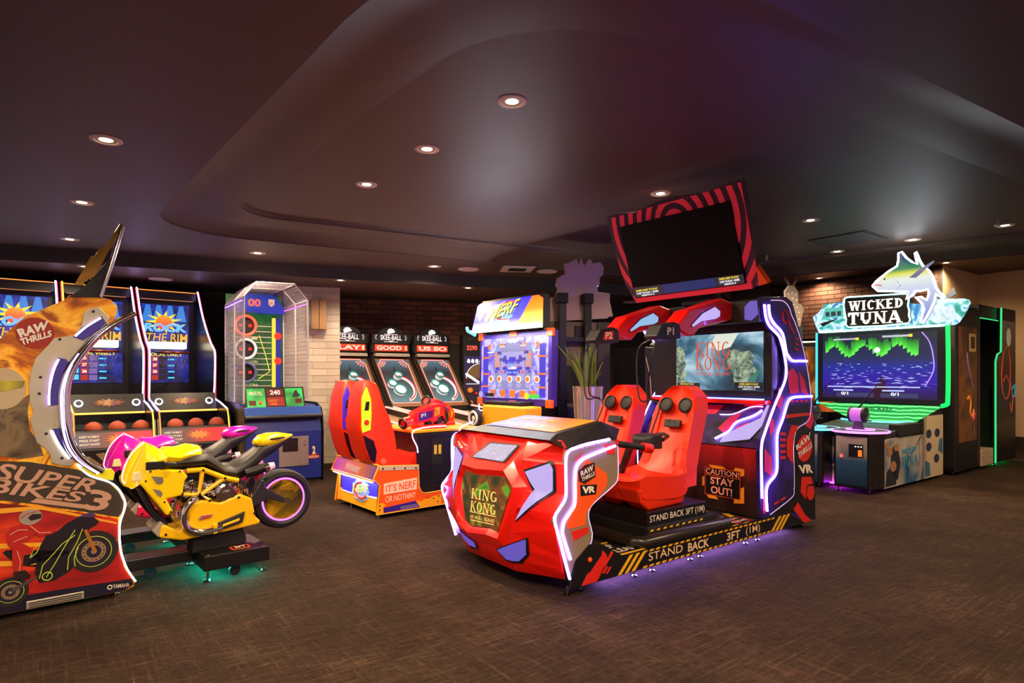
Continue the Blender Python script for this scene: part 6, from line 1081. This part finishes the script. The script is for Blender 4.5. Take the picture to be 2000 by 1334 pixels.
# blue canopy machine glimpsed behind the marquee
# ------------------------------------------------------------------ deep-sea fishing game
TU = thing('fishing_game', 'two-player fishing game with a leaping fish cut-out above its wide screen', 'arcade machine', (4.127, 6.81, 0), 37.1)
TGREY = ramp_mat('sea_mist_print', [(.3, '#c8b49c'), (.5, '#9a948a'), (.62, '#3a6a8a'), (.75, '#1a3a5a')], 2.6, dist=.8)
def tY(y): return onY(y)
obj('base_body', G().box(.02, 1.72, .01, .94, .05, .58), BLKM, TU)
sp = plate('side_sheet', onY(0), rect(.0, 1.09, .04, .585), TGREY, TU, -.01, .004); P = onY(0)
plates('crew_print', P, [[(.02, .06), (.30, .06), (.30, .20), (.24, .28), (.16, .28), (.05, .22)], [(.16, .22), (.34, .10), (.42, .3), (.36, .44), (.22, .5), (.16, .4)]], mat('crew_dark_print', '#1c2026', .5), sp, .004, .006)
for cx, cz, r in ((.13, .44, .05), (.22, .27, .06), (.30, .48, .045), (.06, .52, .04)): plate('head_print', P, [(cx+r*1.4*math.cos(PI*k/8), cz+r*math.sin(PI*k/8)) for k in range(16)], mat('skin_print', '#a8764e', .5), sp, .006, .007)
text('WICKED', P, [(.45, .38), (.88, .40), (.88, .46), (.45, .45)], mat('sea_lettering', '#4a9ac0', .4), sp, .04, .008); text('TUNA', P, [(.46, .23), (.92, .25), (.92, .37), (.46, .36)], mat('sea_lettering'), sp, .06, .008, gl=serif('TUNA', .22))
led('rod_print', P, [(.62, .30), (1.02, .57)], BLACK, sp, .006, .004, 0)
ep = plate('side_sheet_tall', onY(0), rect(1.10, 1.72, .04, .80), mat('sand_print', '#c6ac88', .5), TU, -.01, .006); plates('crest_print', P, [[(cx+.085*math.cos(PI*k/8), cz+.055*math.sin(PI*k/8)) for k in range(16)] for cx, cz in ((1.25, .58), (1.52, .58), (1.25, .42), (1.50, .26))], mat('crest_navy', '#1e3450', .5), ep, .006, .008); plates('blue_wash_print', P, [[(1.12, .06), (1.3, .06), (1.28, .22), (1.14, .26)], [(1.55, .36), (1.70, .30), (1.70, .5), (1.6, .5)]], mat('wash_blue', '#3a6a8a', .5), ep, .006, .0075)
def pedestal(y0, y1, lm, rod):
    yc = (y0+y1)/2
    b = obj('player_pedestal', G().prism([(-.30, y0+.03), (-.30, y1-.03), (-.27, y1), (.05, y1), (.05, y0), (-.27, y0)], 'z', .05, .66), mat('pedestal_black', '#191513', .35), TU, bevel=.01)
    d = plate('cash_door', onX(-.30), rect(y0+.05, y1-.04, .08, .62), ramp_mat('mist_door', [(0, '#0e2436'), (.5, '#234a66'), (.8, '#a89a86'), (1, '#c4b096')], kind='grad', axis='Z'), b, 0, .008, bevel=.003); plate('card_reader', onX(-.30), rect(y0+.09, y0+.24, .40, .54), BLACK, d, .008, .014); plate('reader_glow', onX(-.30), rect(y0+.10, y0+.14, .41, .48), EO, d, .014, .017); plates('reader_light', onX(-.30), [rect(y0+.10+.03*k, y0+.115+.03*k, .51, .522) for k in range(3)], EW, d, .014, .017)
    obj('button', G().lathe([(.018, -.008), (.014, -.022), (.001, -.024)], (-.30, y1-.10, .40), 'x', 12), L_RED, d)
    rc = (-.10, yc, .66); t_ = obj('reel_table', G().lathe([(.001, 0), (.27, 0), (.285, .012), (.27, .026), (.001, .028)], rc, 'z', 32), DARK, TU, smooth=True); obj('table_ring_light', G().torus((rc[0], rc[1], .675), .285, .012, 'z', 40, 8), lm, t_, smooth=True); obj('inner_ring_light', G().torus((rc[0], rc[1], .692), .14, .009, 'z', 32, 6), lm, t_, smooth=True)
    rl = obj('fishing_reel', G().cyl((-.16, yc-.06, .86), (-.16, yc+.06, .86), .075, n=22), mat('reel_violet', '#b060c0', .3, emit=.5, ecol='#d070f0'), TU, smooth=True); obj('reel_frame', G().cyl((-.16, yc-.085, .86), (-.16, yc-.06, .86), .085, n=22), DARK, rl, bevel=.004); obj('reel_frame', G().cyl((-.16, yc+.06, .86), (-.16, yc+.08, .86), .085, n=22), DARK, rl, bevel=.004); obj('reel_stem', G().loft([[(-.2, yc-.05, .69), (-.1, yc-.05, .69), (-.1, yc+.05, .69), (-.2, yc+.05, .69)], [(-.18, yc-.03, .79), (-.12, yc-.03, .79), (-.12, yc+.03, .79), (-.18, yc+.03, .79)]]), mat('stem_violet', '#5a2a6a', .4), rl); obj('crank', G().tube([(-.16, yc-.085, .86), (-.16, yc-.12, .86), (-.22, yc-.12, .80), (-.22, yc-.17, .80)], .009, 6), BLACK, rl); obj('fishing_rod', G().tube([(-.15, yc, .93), (-.13, yc-.05, 1.0), (-.1, yc-.14, 1.15), (-.06, yc-.22, 1.24), (-.02, yc-.28, 1.22)], [.013, .010, .005, .003, .002], 6), BLACK, rl, smooth=True)
pedestal(.0, .42, glow('ring_violet', (.75, .2, 1.), 2.6), 1); pedestal(.54, .95, L_CYAN, 1)
mpn = plate('middle_sheet', onX(.0), rect(.40, .56, .05, .58), mat('sand_print'), TU, -.01, .06); text('WICKED', onX(-.06), [(.55, .20), (.41, .20), (.41, .235), (.55, .235)], mat('crest_navy'), mpn, .04, .004); text('TUNA', onX(-.06), [(.55, .155), (.41, .155), (.41, .195), (.55, .195)], mat('crest_navy'), mpn, .05, .004); plate('boat_print', onX(-.06), [(.54, .27), (.42, .27), (.43, .36), (.47, .44), (.52, .40)], mat('crest_navy'), mpn, 0, .003)
obj('control_shelf', G().prism([(.05, .58), (.05, .64), (.9, .72), (1.1, .72), (1.1, .58)], 'y', .01, .94), DARK, TU, bevel=.01); obj('speaker_box', G().box(.36, 1.06, -.02, .10, .60, .735), BLKM, TU, bevel=.01)
obj('tower', G().box(1.05, 1.72, -.0, .95, .55, 1.9), BLKM, TU, bevel=.01)
# screen with lit frame
X = onX(1.0)
bz = plate('screen_bezel', X, rect(-.265, 1.235, .945, 1.885), BLACK, TU, -.08, 0, bevel=.006)
SEA = ramp_mat('night_sea', [(0, '#1e0630'), (.28, '#2c10a0'), (.48, '#14289a'), (.62, '#1c2c5a'), (1, '#141c2c')], kind='grad', axis='Z', emit=1.0); scr = plate('game_screen', X, rect(-.18, 1.165, 1.0, 1.83), SEA, bz, 0, .004); S = lambda p, d=0: X(p, d+.004)
random.seed(3)
AUR = ramp_mat('aurora', [(0, '#6fff4a'), (.35, '#3fc83a'), (1, '#0d3a20')], kind='grad', axis='Z', emit=1.2)
for k in range(26):
    y = 1.13-.043*k+random.uniform(-.01, .01); h = .12+.1*random.random()-(.08 if 10 < k < 13 else 0); z = 1.60+.07*math.sin(k*.7)
    if y > -.02: plate('aurora_ray', S, [(y, z), (y-.04, z+.02), (y-.05, min(z+h, 1.82)), (y+.01, min(z+h*.9, 1.82))], AUR, scr, 0, .002)
WV = glow('wave_light', '#bcc8ff', 1.1); WV2 = glow('wave_violet', '#5a4ad8', 1.)
g = []; 
for k in range(150):
    y = random.uniform(-.10, 1.12); z = random.uniform(1.13, 1.46); l = random.uniform(.08, .30)*(1.62-z); a = random.uniform(-.18, .18); g.append([(y, z), (y-l*.5, z+.006+a*l*.5), (y-l, z+a*l), (y-l*.5, z-.002+a*l*.5)])
plates('wave_crest', S, g[:95], WV, scr, .001, .003); plates('wave_crest', S, g[95:], WV2, scr, .001, .003)
obj('moon', G().lathe([(.035, 0), (.001, -.004)], (.994, .48, 1.62), 'x', 18), EW, scr); plates('status_bar', S, [rect(.10, .42, 1.775, 1.80), rect(.72, 1.02, 1.765, 1.785)], glow('bar_grey', '#c8c8d8', 1.), scr, .002, .004); plates('status_cap', S, [rect(.08, .12, 1.77, 1.805), rect(.70, .74, 1.76, 1.79)], EY, scr, .004, .006)
plates('deck_line', S, [[(1.10, 1.16), (.0, 1.16), (.0, 1.145), (1.10, 1.145)]], WV, scr, .003, .005); plates('hud_band', S, [rect(.52, .98, 1.02, 1.075), rect(.02, .44, 1.02, 1.075)], glow('hud_slate', '#4a4a7a', .7), scr, .003, .005); plates('prow', S, [[(.30, 1.0), (.60, 1.0), (.42, 1.30)]], glow('prow_maroon', '#3a0a2a', .7), scr, .0, .002)
for a in (.92, .32): text('0/1', S, [(a, 1.045), (a-.09, 1.045), (a-.09, 1.085), (a, 1.085)], EW, scr, .03, .007); plate('caption_bar', S, [(a+.1, 1.098), (a-.15, 1.098), (a-.15, 1.116), (a+.1, 1.116)], WV, scr, .005, .007)
led('reflected_violet_arc', S, [(-.02, 1.82), (-.10, 1.70), (-.14, 1.52), (-.14, 1.35), (-.06, 1.18)], glow('arc_violet', (.35, .2, 1.), 2.), scr, .006, .002, 4)
led('frame_led_green', X, [(-.285, 1.89), (-.29, 1.4), (-.285, 1.0), (-.27, .955), (-.22, .935)], glow('frame_green', (.0, 1., .10), 1.8), bz, .024, .0, 3); led('frame_led_teal', X, [(1.25, 1.88), (1.25, 1.4), (1.25, .96), (1.22, .93)], glow('frame_teal', (.05, .6, .8), 1.5), bz, .016, .0, 3)
ap = plate('green_apron', onX(.92), [(1.20, .935), (-.25, .935), (.02, .74), (.72, .715)], ramp_mat('apron_wave', [(.2, '#06a43c'), (.55, '#14e85a'), (.8, '#8affa0')], 7, 'wave', axis='Z', emit=1.0, dist=3), TU, -.04, 0); text('WICKED', onX(.92), [(.62, .86), (.28, .86), (.28, .90), (.62, .90)], mat('apron_emboss', '#0a8a3a', .4), ap, .04, .004); led('apron_ring', lambda p, d=0: (p[0], p[1], .73), [(.95, .9), (.78, .7), (.72, .48), (.78, .2), (.95, .05)], L_CYAN, TU, .010, 0, 4)
# sign: wave board, boat, title plate, fish
wbm = ramp_mat('wave_board', [(.36, '#1c9a8c'), (.46, '#6fd0d0'), (.53, '#eafcff'), (.60, '#5ab4e0'), (.68, '#2a70b8')], 4.5, emit=1.15, dist=1.6)
wv = plate('wave_board', onX(.97), [(1.29, 2.10), (1.20, 2.16), (1.13, 2.26), (.86, 2.27), (.30, 2.22), (.02, 2.16), (-.20, 2.2), (-.45, 2.18), (-.49, 2.165), (-.505, 2.125), (-.46, 2.02), (-.40, 1.915), (-.36, 1.887), (-.26, 1.885), (1.21, 1.885), (1.24, 1.95)], wbm, TU, -.05, 0)
led('wave_board_edge', onX(.97), [(-.26, 1.885), (1.20, 1.885)], glow('edge_aqua', (.5, 1., .9), 5.), wv, .014, .0, 0)
bt = plate('boat_hull', onX(.97), [(1.19, 2.0), (.93, 2.06), (1.15, 1.96)], BLACK, wv, 0, .006); plate('boat_cabin', onX(.97), [(1.16, 2.07), (1.12, 2.20), (.90, 2.20), (.88, 2.07)], glow('cabin_teal', '#58c8b4', 1.), wv, 0, .005); plates('boat_window', onX(.97), [rect(1.06, 1.11, 2.09, 2.15), rect(.98, 1.04, 2.09, 2.15), rect(.91, .96, 2.09, 2.15)], mat('crest_navy'), wv, .005, .008); plate('cloud_glow', onX(.97), [(-.22+(.15+.012*math.sin(k*1.1))*math.cos(PI*k/12), 2.02+(.10+.01*math.sin(k*1.4))*math.sin(PI*k/12)) for k in range(24)], ramp_mat('cloud_white', [(.35, '#9ad0f0'), (.5, '#f4fdff'), (.65, '#b8e8f4')], 6, emit=.95, dist=1), wv, 0, .005)
TP = [(.838, 2.300), (.80, 2.315), (.12, 2.29), (.085, 2.26), (.088, 2.20), (.095, 2.14), (.08, 2.08), (.085, 2.02), (.07, 1.97), (.09, 1.93), (.40, 1.915), (.79, 1.925), (.82, 1.96), (.815, 2.03), (.83, 2.10), (.845, 2.2)]
tp = plate('title_plate', onX(.90), TP, mat('title_black', '#141210', .4), TU, -.06, 0); led('title_edge', onX(.90), TP+[TP[0]], glow('edge_mint', (.3, 1., .75), 4.), tp, .010, .0, 0)
TW = glow('title_cream', '#fff2d8', 2.2); text('WICKED', onX(.90), [(.79, 2.13), (.15, 2.125), (.15, 2.245), (.79, 2.26)], TW, tp, gl=serif('WICKED', .26), d=.006); text('TUNA', onX(.90), [(.79, 1.955), (.15, 1.945), (.15, 2.10), (.79, 2.11)], TW, tp, gl=serif('TUNA', .26), d=.006)
FISH = [(.48, 2.421), (.427, 2.481), (.307, 2.571), (.20, 2.63), (.185, 2.70), (.185, 2.785), (.147, 2.796), (.10, 2.72), (.04, 2.66), (-.02, 2.62), (.007, 2.758), (-.007, 2.771), (-.045, 2.66), (-.075, 2.60), (-.14, 2.53), (-.18, 2.45), (-.21, 2.326), (-.25, 2.26), (-.302, 2.203), (-.276, 2.19), (-.21, 2.25), (-.195, 2.16), (-.14, 2.03), (-.076, 1.916), (-.049, 1.925), (-.09, 2.08), (-.07, 2.15), (.0, 2.233), (-.06, 2.23), (-.117, 2.185), (-.14, 2.26), (-.13, 2.31), (-.05, 2.30), (.007, 2.304), (.03, 2.26), (.10, 2.22), (.076, 2.304), (.292, 2.335), (.412, 2.348)]
FM = ramp_mat('fish_print', [(0, '#5a6ac0'), (.45, '#c8d0f0'), (.62, '#e8f0e8'), (.70, '#e0e04a'), (.76, '#2a8a5a'), (.9, '#1a3a6a'), (1, '#4a5a8a')], kind='grad', axis='Z', emit=1.0)
fb = plate('fish_body', onX(.86), FISH, FM, TU, -.07, 0); led('fish_edge', onX(.86), FISH+[FISH[0]], glow('edge_white', (.92, .94, 1.), 18.), fb, .011, .0, 0)
plate('pectoral_fin', onX(.85), [(.06, 2.47), (-.05, 2.56), (-.20, 2.64), (-.19, 2.615), (-.08, 2.52), (-.01, 2.46)], mat('fin_steel', '#6a74a0', .4, emit=.35), fb, 0, .012); obj('eye', G().lathe([(.012, -.0), (.001, -.006)], (.858, .34, 2.49), 'x', 12), BLACK, fb); led('mouth_line', onX(.86), [(.46, 2.43), (.40, 2.425), (.37, 2.41)], mat('mouth_red', '#b03a3a', .4), fb, .008, .002, 2); led('gill_line', onX(.86), [(.24, 2.50), (.19, 2.44), (.16, 2.40), (.20, 2.36)], mat('fin_steel'), fb, .005, .002, 3)
obj('sign_mast', G().box(1.04, 1.10, .1, .85, 1.85, 2.25), BLKM, TU); obj('fish_mast', G().box(.92, 1.04, .15, .25, 2.2, 2.5), BLKM, TU); plate('small_fish', onX(1.0), [(-.30, 2.20), (-.36, 2.24), (-.34, 2.32), (-.30, 2.27), (-.25, 2.22)], mat('small_fish_grey', '#5a666c', .5), TU, -.03, 0)
for x, y in ((-.25, .05), (-.25, .38), (.05, .03), (1.0, .03), (1.65, .03), (-.25, .6), (-.25, .9)): foot(TU, x, y, .055)
obj('under_glow_strip', G().box(-.1, .4, .40, .55, .04, .05), glow('led_purple_deep', (.5, .02, 1.), 22.), TU)
# ------------------------------------------------------------------ dark cabinets by the far wall
CA = thing('printed_side_cabinet', 'tall black cabinet with a blurred neon bar print on its side', 'arcade machine', (5.72, 7.91, 0), 37.1)
obj('cabinet_body', G().box(.0, .84, .01, .9, .04, 2.22), BLACK, CA, bevel=.01); P = onY(.01)
NP = ramp_mat('bar_print', [(0, '#120c0a'), (.25, '#3a2216'), (.45, '#7a4a1e'), (.6, '#3c2420'), (.8, '#a8702a'), (1, '#5a3a20')], 2.2, dist=1.4, vec=(1, 1, .7)); np_ = plate('side_print', P, rect(.12, .80, .42, 1.94), NP, CA, 0, .004)
plate('picture_print', P, rect(.50, .76, 1.62, 1.86), mat('picture_cream', '#c8a468', .5), np_, .004, .006); plate('picture_core', P, rect(.55, .71, 1.66, 1.82), mat('picture_dark', '#4a3018', .5), np_, .006, .007); led('lamp_print', P, [(.40, 1.60), (.44, 1.45), (.52, 1.3), (.62, 1.15)], mat('lilac_print', '#9a7aa8', .4), np_, .012, .003, 3); led('neon_print', P, [(.42, .98), (.50, 1.02), (.55, .92), (.52, .82), (.60, .74), (.66, .84)], mat('neon_orange_print', '#e07a2a', .4, emit=.3), np_, .014, .003, 3); led('neon_print', P, [(.60, .74), (.66, .70), (.70, .80)], mat('neon_pink_print', '#d84a4a', .4, emit=.3), np_, .012, .003, 3)
plate('front_black', onX(.0), rect(.02, .88, .1, 2.2), BLKM, CA, 0, .004)
for x in (.05, .45, .8): foot(CA, x, .06, .045)
CB = thing('neon_edge_cabinet', 'black walk-in cabinet with green glowing edges and neon glove print', 'arcade machine', (6.9, 8.76, 0), 37.1)
EDG = [(.14, .04), (.90, .04), (.90, 2.26), (.20, 2.28), (.20, 1.66), (.10, 1.62), (-.04, 1.30), (-.04, .55), (.10, .40)]
EDG = [(-.02, .05), (.92, .05), (.92, 2.28), (.24, 2.28), (.22, 1.64), (.06, 1.60), (-.02, 1.50)]
sp = plate('side_panel', onY(0), EDG, BLACK, CB, -.04, 0); led('edge_led', onY(0), [(.24, 2.28), (.22, 1.64), (.06, 1.60), (-.02, 1.50), (-.02, .05)], glow('led_green_edge', (.05, .9, .25), .9), sp, .012, .0, 0)
plate('side_print', onY(0), [(.06, .62), (.88, .66), (.88, 2.1), (.30, 2.1), (.28, 1.6), (.06, 1.55)], ramp_mat('neon_bar_print', [(0, '#0a0c18'), (.3, '#1a2a3a'), (.5, '#5a2018'), (.7, '#7a6a3a'), (1, '#c8b89a')], kind='grad', axis='Z'), sp, 0, .004)
NR = mat('neon_red_print', '#d8603e', .4, emit=.12); led('neon_glove_print', onY(0), [(.30, 1.62), (.50, 1.72), (.62, 1.5), (.60, 1.1), (.45, .95), (.28, 1.05), (.22, 1.3), (.30, 1.62)], NR, sp, .013, .002, 4); led('neon_glove_print', onY(0), [(.30, 1.2), (.45, 1.3), (.55, 1.2)], NR, sp, .012, .002, 3); led('neon_glove_print', onY(0), [(.62, 1.2), (.75, .95), (.68, .75), (.62, .9)], NR, sp, .012, .002, 3); led('neon_glove_print', onY(0), [(.72, 1.1), (.84, 1.15), (.84, 1.0), (.74, .98)], mat('neon_teal_print', '#3a9ab0', .4, emit=.3), sp, .018, .006, 3); obj('lamp_print', G().ball((.55, -.01, 1.86), .10, (1, .1, 1.4), 14, 8), mat('lamp_print', '#d8c8a0', .5, emit=.2), sp, smooth=True)
obj('canopy', G().box(-.56, .92, .04, 1.2, 2.1, 2.28), BLACK, CB, bevel=.01); led('canopy_led', onY(.03), [(-.56, 1.72+.37), (.2, 2.09)], glow('led_green_edge'), CB, .007, 0, 0); obj('back_wall', G().box(-.56, .92, 1.1, 1.2, .05, 2.1), BLKM, CB); obj('end_wall', G().box(.86, .92, .04, 1.2, .05, 2.2), BLKM, CB); obj('inner_wall', G().box(-.56, -.0, .55, .62, .3, 2.1), BLKM, CB)
obj('tall_post', G().box(-.58, -.52, .04, .12, .05, 2.28), mat('post_brown', '#3a2a20', .5), CB); lb = obj('low_bench', G().box(-.52, -.04, .02, .5, .04, .27), mat('bench_cream', '#c09a80', .5), CB, bevel=.01)
for x in (-.46, -.1): obj('bench_bolt', G().lathe([(.012, 0), (.001, -.006)], (x, .02, .15), 'y', 10), BLACK, lb)
plate('pale_panel', onY(.55), [(-.50, 1.0), (-.36, 1.0), (-.28, 1.75), (-.50, 1.75)], mat('pale_panel', '#8a7a5a', .6), CB, 0, .006)
for x in (.1, .85): foot(CB, x, .05, .05)
obj('under_glow_strip', G().box(.1, .85, .10, .14, .05, .056), glow('led_green_under', (.02, 1., .12), 8.), CB)
# ------------------------------------------------------------------ sci-fi shooter cabinet behind the ride
HA = thing('shooter_cabinet', 'black shooter cabinet with red light curves and a ribbed front', 'arcade machine', (1.50, 6.86, 0), 22)
obj('cabinet_body', G().box(0, .62, .02, .7, .0, 1.62), BLACK, HA, bevel=.01); P = onY(.02)
rib = plate('ribbed_panel', P, [(.22, 1.50), (.46, 1.50), (.50, 1.2), (.50, .6), (.30, .6), (.30, 1.2)], ramp_mat('rib_print', [(.4, '#121018'), (.55, '#6a6478'), (.6, '#141018')], 26, 'wave', axis='Z', dist=2.5), HA, 0, .006); hp = plate('name_plate', P, rect(.17, .50, 1.50, 1.64), DARK, HA, 0, .02, bevel=.004)
text('HALO', P, [(.20, 1.575), (.44, 1.575), (.44, 1.61), (.20, 1.61)], EW, hp, .03, .024); plates('caption_bar', P, [rect(.20, .44, 1.535, 1.548)], EW, hp, .02, .023)
led('red_led', P, [(.17, 1.54), (.21, 1.38), (.25, 1.15), (.26, .9), (.25, .75)], glow('led_rose', (1., .12, .18), 4.), HA, .008, .01, 4); led('red_led', P, [(.46, 1.50), (.50, 1.35), (.54, 1.15), (.545, .9), (.53, .75)], glow('led_rose'), HA, .008, .01, 4)
led('violet_led', P, [(.56, 1.62), (.62, 1.45), (.66, 1.2), (.67, .9), (.66, .5), (.66, .1)], L_VIO2, HA, .010, .0, 4); led('violet_led', P, [(.30, .2), (.34, .6), (.40, .95), (.46, 1.05), (.52, .98), (.54, .8)], L_LAV, HA, .006, .02, 4); led('violet_led', P, [(.36, .1), (.36, .5), (.44, .75), (.68, 1.1)], L_VIO, HA, .012, .03, 4)
cr = plate('camouflage_header', P, [(.10, 1.64), (.20, 1.76), (.35, 1.82), (.52, 1.80), (.55, 1.66)], ramp_mat('camo_print', [(.35, '#3a4a2a'), (.5, '#a8b088'), (.6, '#e8ecd0'), (.7, '#5a5a40')], 9, emit=.7, dist=1.5), HA, -.06, .0); plates('pale_stripe', P, [[(.44, 1.66), (.47, 1.66), (.50, 1.82), (.46, 1.82)]], EC, cr, 0, .004)
plate('side_graphic', P, [(-.0, 1.45), (.06, 1.1), (.06, .7), (.0, .7)], DARK, HA, 0, .006); led('gold_line', P, [(.0, 1.50), (.05, 1.3), (.08, 1.0), (.085, .8)], mat('gold_print', '#c8a05a', .3, .8, emit=.2), HA, .005, .008, 4)
# ------------------------------------------------------------------ cabinet seen from behind with white cut-out topper on two posts
BK = thing('rear_view_cabinet', 'dark cabinet seen from behind carrying a pale cut-out sign on black posts', 'arcade machine', (.84, 7.35, 0), 14)
obj('lower_cabinet', G().box(-.42, .40, .1, .6, 0, .92), BLACK, BK, bevel=.01); obj('rear_panel', G().box(-.36, .40, .14, .4, .92, 1.95), mat('taupe_panel', '#6e5a4a', .6), BK, bevel=.006); obj('dark_panel', G().box(-.34, .10, .11, .14, .98, 1.42), BLKM, BK); obj('dark_panel', G().box(.24, .40, .10, .14, .92, 1.95), mat('brown_dark', '#2a211c', .5), BK); obj('cross_bar', G().box(-.26, .22, .04, .10, 1.70, 1.76), BLACK, BK, bevel=.006)
for x in (-.24, .08):
    p_ = obj('post', G().box(x-.045, x+.045, .0, .08, .0, 2.16), BLACK, BK, bevel=.008); obj('post_cap', G().box(x-.06, x+.06, -.02, .12, 2.16, 2.28), BLKM, p_, bevel=.008)
for x in (-.05, .02): obj('connector', G().box(x, x+.05, .10, .14, 1.72, 1.9), BLACK, BK, bevel=.004)
TOPP_ = [(-.42, 1.98), (.44, 2.04), (.50, 2.10), (.42, 2.17), (.47, 2.27), (.47, 2.36), (.30, 2.37), (.28, 2.44), (.32, 2.47), (.32, 2.56), (.37, 2.60), (.38, 2.70), (.33, 2.76), (.22, 2.74), (.18, 2.80), (.13, 2.74), (.09, 2.70), (.06, 2.80), (.03, 2.70), (-.02, 2.79), (-.10, 2.74), (-.18, 2.72), (-.16, 2.60), (-.28, 2.54), (-.30, 2.46), (-.27, 2.40), (-.30, 2.33), (-.34, 2.20), (-.42, 2.10)]
TOPP = [(x*.9, 1.3+(z-1.3)*.955) for x, z in TOPP_]
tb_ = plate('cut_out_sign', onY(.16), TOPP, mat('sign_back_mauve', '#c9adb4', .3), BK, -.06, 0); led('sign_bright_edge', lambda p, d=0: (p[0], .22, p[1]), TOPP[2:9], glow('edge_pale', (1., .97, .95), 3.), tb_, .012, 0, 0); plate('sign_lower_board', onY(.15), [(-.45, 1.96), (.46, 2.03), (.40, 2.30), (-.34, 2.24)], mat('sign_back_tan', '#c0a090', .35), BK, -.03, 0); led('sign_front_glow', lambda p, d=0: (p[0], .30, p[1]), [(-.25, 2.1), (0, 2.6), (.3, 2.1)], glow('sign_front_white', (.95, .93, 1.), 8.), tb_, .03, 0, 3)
# ------------------------------------------------------------------ vase with snake plant
VA = thing('glass_vase', 'tall flared mirror-tinted glass vase standing behind the red nose shell', 'vase', (.835, 6.75, 0), 0)
obj('vase_wall', G().lathe([(.10, 0), (.115, .02), (.14, .6), (.172, 1.16), (.178, 1.18), (.17, 1.18), (.135, .6), (.108, .03), (.001, .025)], n=28), mat('smoked_glass', '#b8a898', .06, .55, coat=.6), VA, smooth=True)
PL = thing('snake_plant', 'upright green snake plant growing from the tall vase', 'plant', (.835, 6.75, .95), 0); random.seed(5)
LEAF = [ramp_mat('leaf_green_%d' % k, [(.3, a), (.55, b), (.7, a)], 30, 'wave', axis='Z', dist=4, rough=.45) for k, (a, b) in enumerate((('#4a5a1c', '#8a8a2e'), ('#3a4a1a', '#6a762a'), ('#5e6a24', '#a3a03e')))]
obj('potting_soil', G().lathe([(.001, 0), (.14, 0), (.145, .1), (.001, .1)], n=18), mat('soil', '#1e1712', .9), PL)
for k, (a, l, s) in enumerate(((200, .58, .45), (170, .66, .62), (150, .52, .30), (185, .70, .80), (100, .62, .15), (60, .68, .10), (20, .62, .12), (-10, .58, .22), (-20, .46, .55), (250, .60, .18), (300, .62, .16), (0, .66, .05), (320, .36, .75), (130, .60, .35), (215, .50, .7))):
    g = G(); n = 8; rings = []
    for j in range(n+1):
        t = j/n; r = .03+s*l*.55*t**1.5; w_ = .034*(1-t**2.5)+.002; x, y, z = r*math.cos(R(a)), r*math.sin(R(a))*.6, .08+l*t*(1-.18*s*t); tx, ty = -math.sin(R(a+30)), math.cos(R(a+30)); 
        rings.append([(x-tx*w_, y-ty*w_, z), (x+.006, y+.006, z), (x+tx*w_, y+ty*w_, z), (x-.006, y-.006, z)])
    g.loft(rings); obj('leaf', g, LEAF[k % 3], PL, smooth=True)
# ------------------------------------------------------------------ cabinet with cactus-like cut-out topper between the ride and the fishing game
CT = thing('dotted_topper_cabinet', 'dark cabinet with a dotted grey horned cut-out topper behind the ride', 'arcade machine', (4.1, 9.0, 0), 20)
obj('cabinet_body', G().box(-.30, .75, .0, .7, 0, 1.72), mat('brown_cabinet', '#2a1d14', .5), CT, bevel=.01); tc_ = [(-.12, 2.02), (.16, 2.02), (.20, 2.20), (.23, 2.26), (.20, 2.32), (.12, 2.36), (.12, 2.52), (.06, 2.60), (-.06, 2.60), (-.13, 2.52), (-.11, 2.38)]
P = onY(.0); tt = plate('cut_out_topper', P, tc_, mat('topper_grey', '#8a7c76', .5), CT, -.05, 0); led('topper_edge_light', P, tc_[1:7], glow('edge_lime', (.5, 1., .2), 3.), tt, .012, -.02, 0); led('topper_edge_light', P, tc_[7:]+[tc_[0]], mat('topper_rim', '#d8c0a8', .4, emit=.3), tt, .010, -.01, 0)
for s in (-1, 1): obj('horn', G().tube([(s*.03, .02, 2.60), (s*.06, .02, 2.66), (s*.10, .02, 2.70), (s*.11, .02, 2.74)], [.026, .024, .018, .008], 8), mat('horn_brown', '#7a5a48', .5), tt, smooth=True)
plates('white_dot', P, [rect(x, x+.026, z, z+.014) for x, z in ((-.08, 2.48), (-.01, 2.5), (.06, 2.48), (-.08, 2.40), (0, 2.42), (.07, 2.40), (-.07, 2.31), (.01, 2.33), (.08, 2.29), (-.06, 2.22), (.02, 2.24), (.12, 2.22), (-.05, 2.12), (.04, 2.14), (.12, 2.12))], WHITE, tt, 0, .004)
plate('blue_sign_box', P, rect(-.02, .20, 1.80, 2.02), mat('slate_box', '#2a3a4a', .5), CT, -.1, 0); obj('warm_lamp', G().tube([(-.02, -.03, 1.78), (.45, -.03, 1.80)], .010, 6), glow('lamp_warm', (1., .8, .5), 6.), CT); lp_ = plate('printed_figure_panel', P, rect(.25, .75, .9, 1.70), ramp_mat('amber_panel', [(.35, '#1e140c'), (.55, '#7a4a1a'), (.65, '#e0a050'), (.75, '#3a2412')], 2.5, dist=1), CT, 0, .005); obj('orange_cone', G().lathe([(.16, .0), (.10, .12), (.03, .3), (.001, .31)], (.42, -.25, .78), n=18), mat('cone_orange', '#c85a14', .4, emit=.15), CT, smooth=True); obj('cone_table', G().box(.2, .7, -.45, -.05, 0, .78), BLKM, CT)
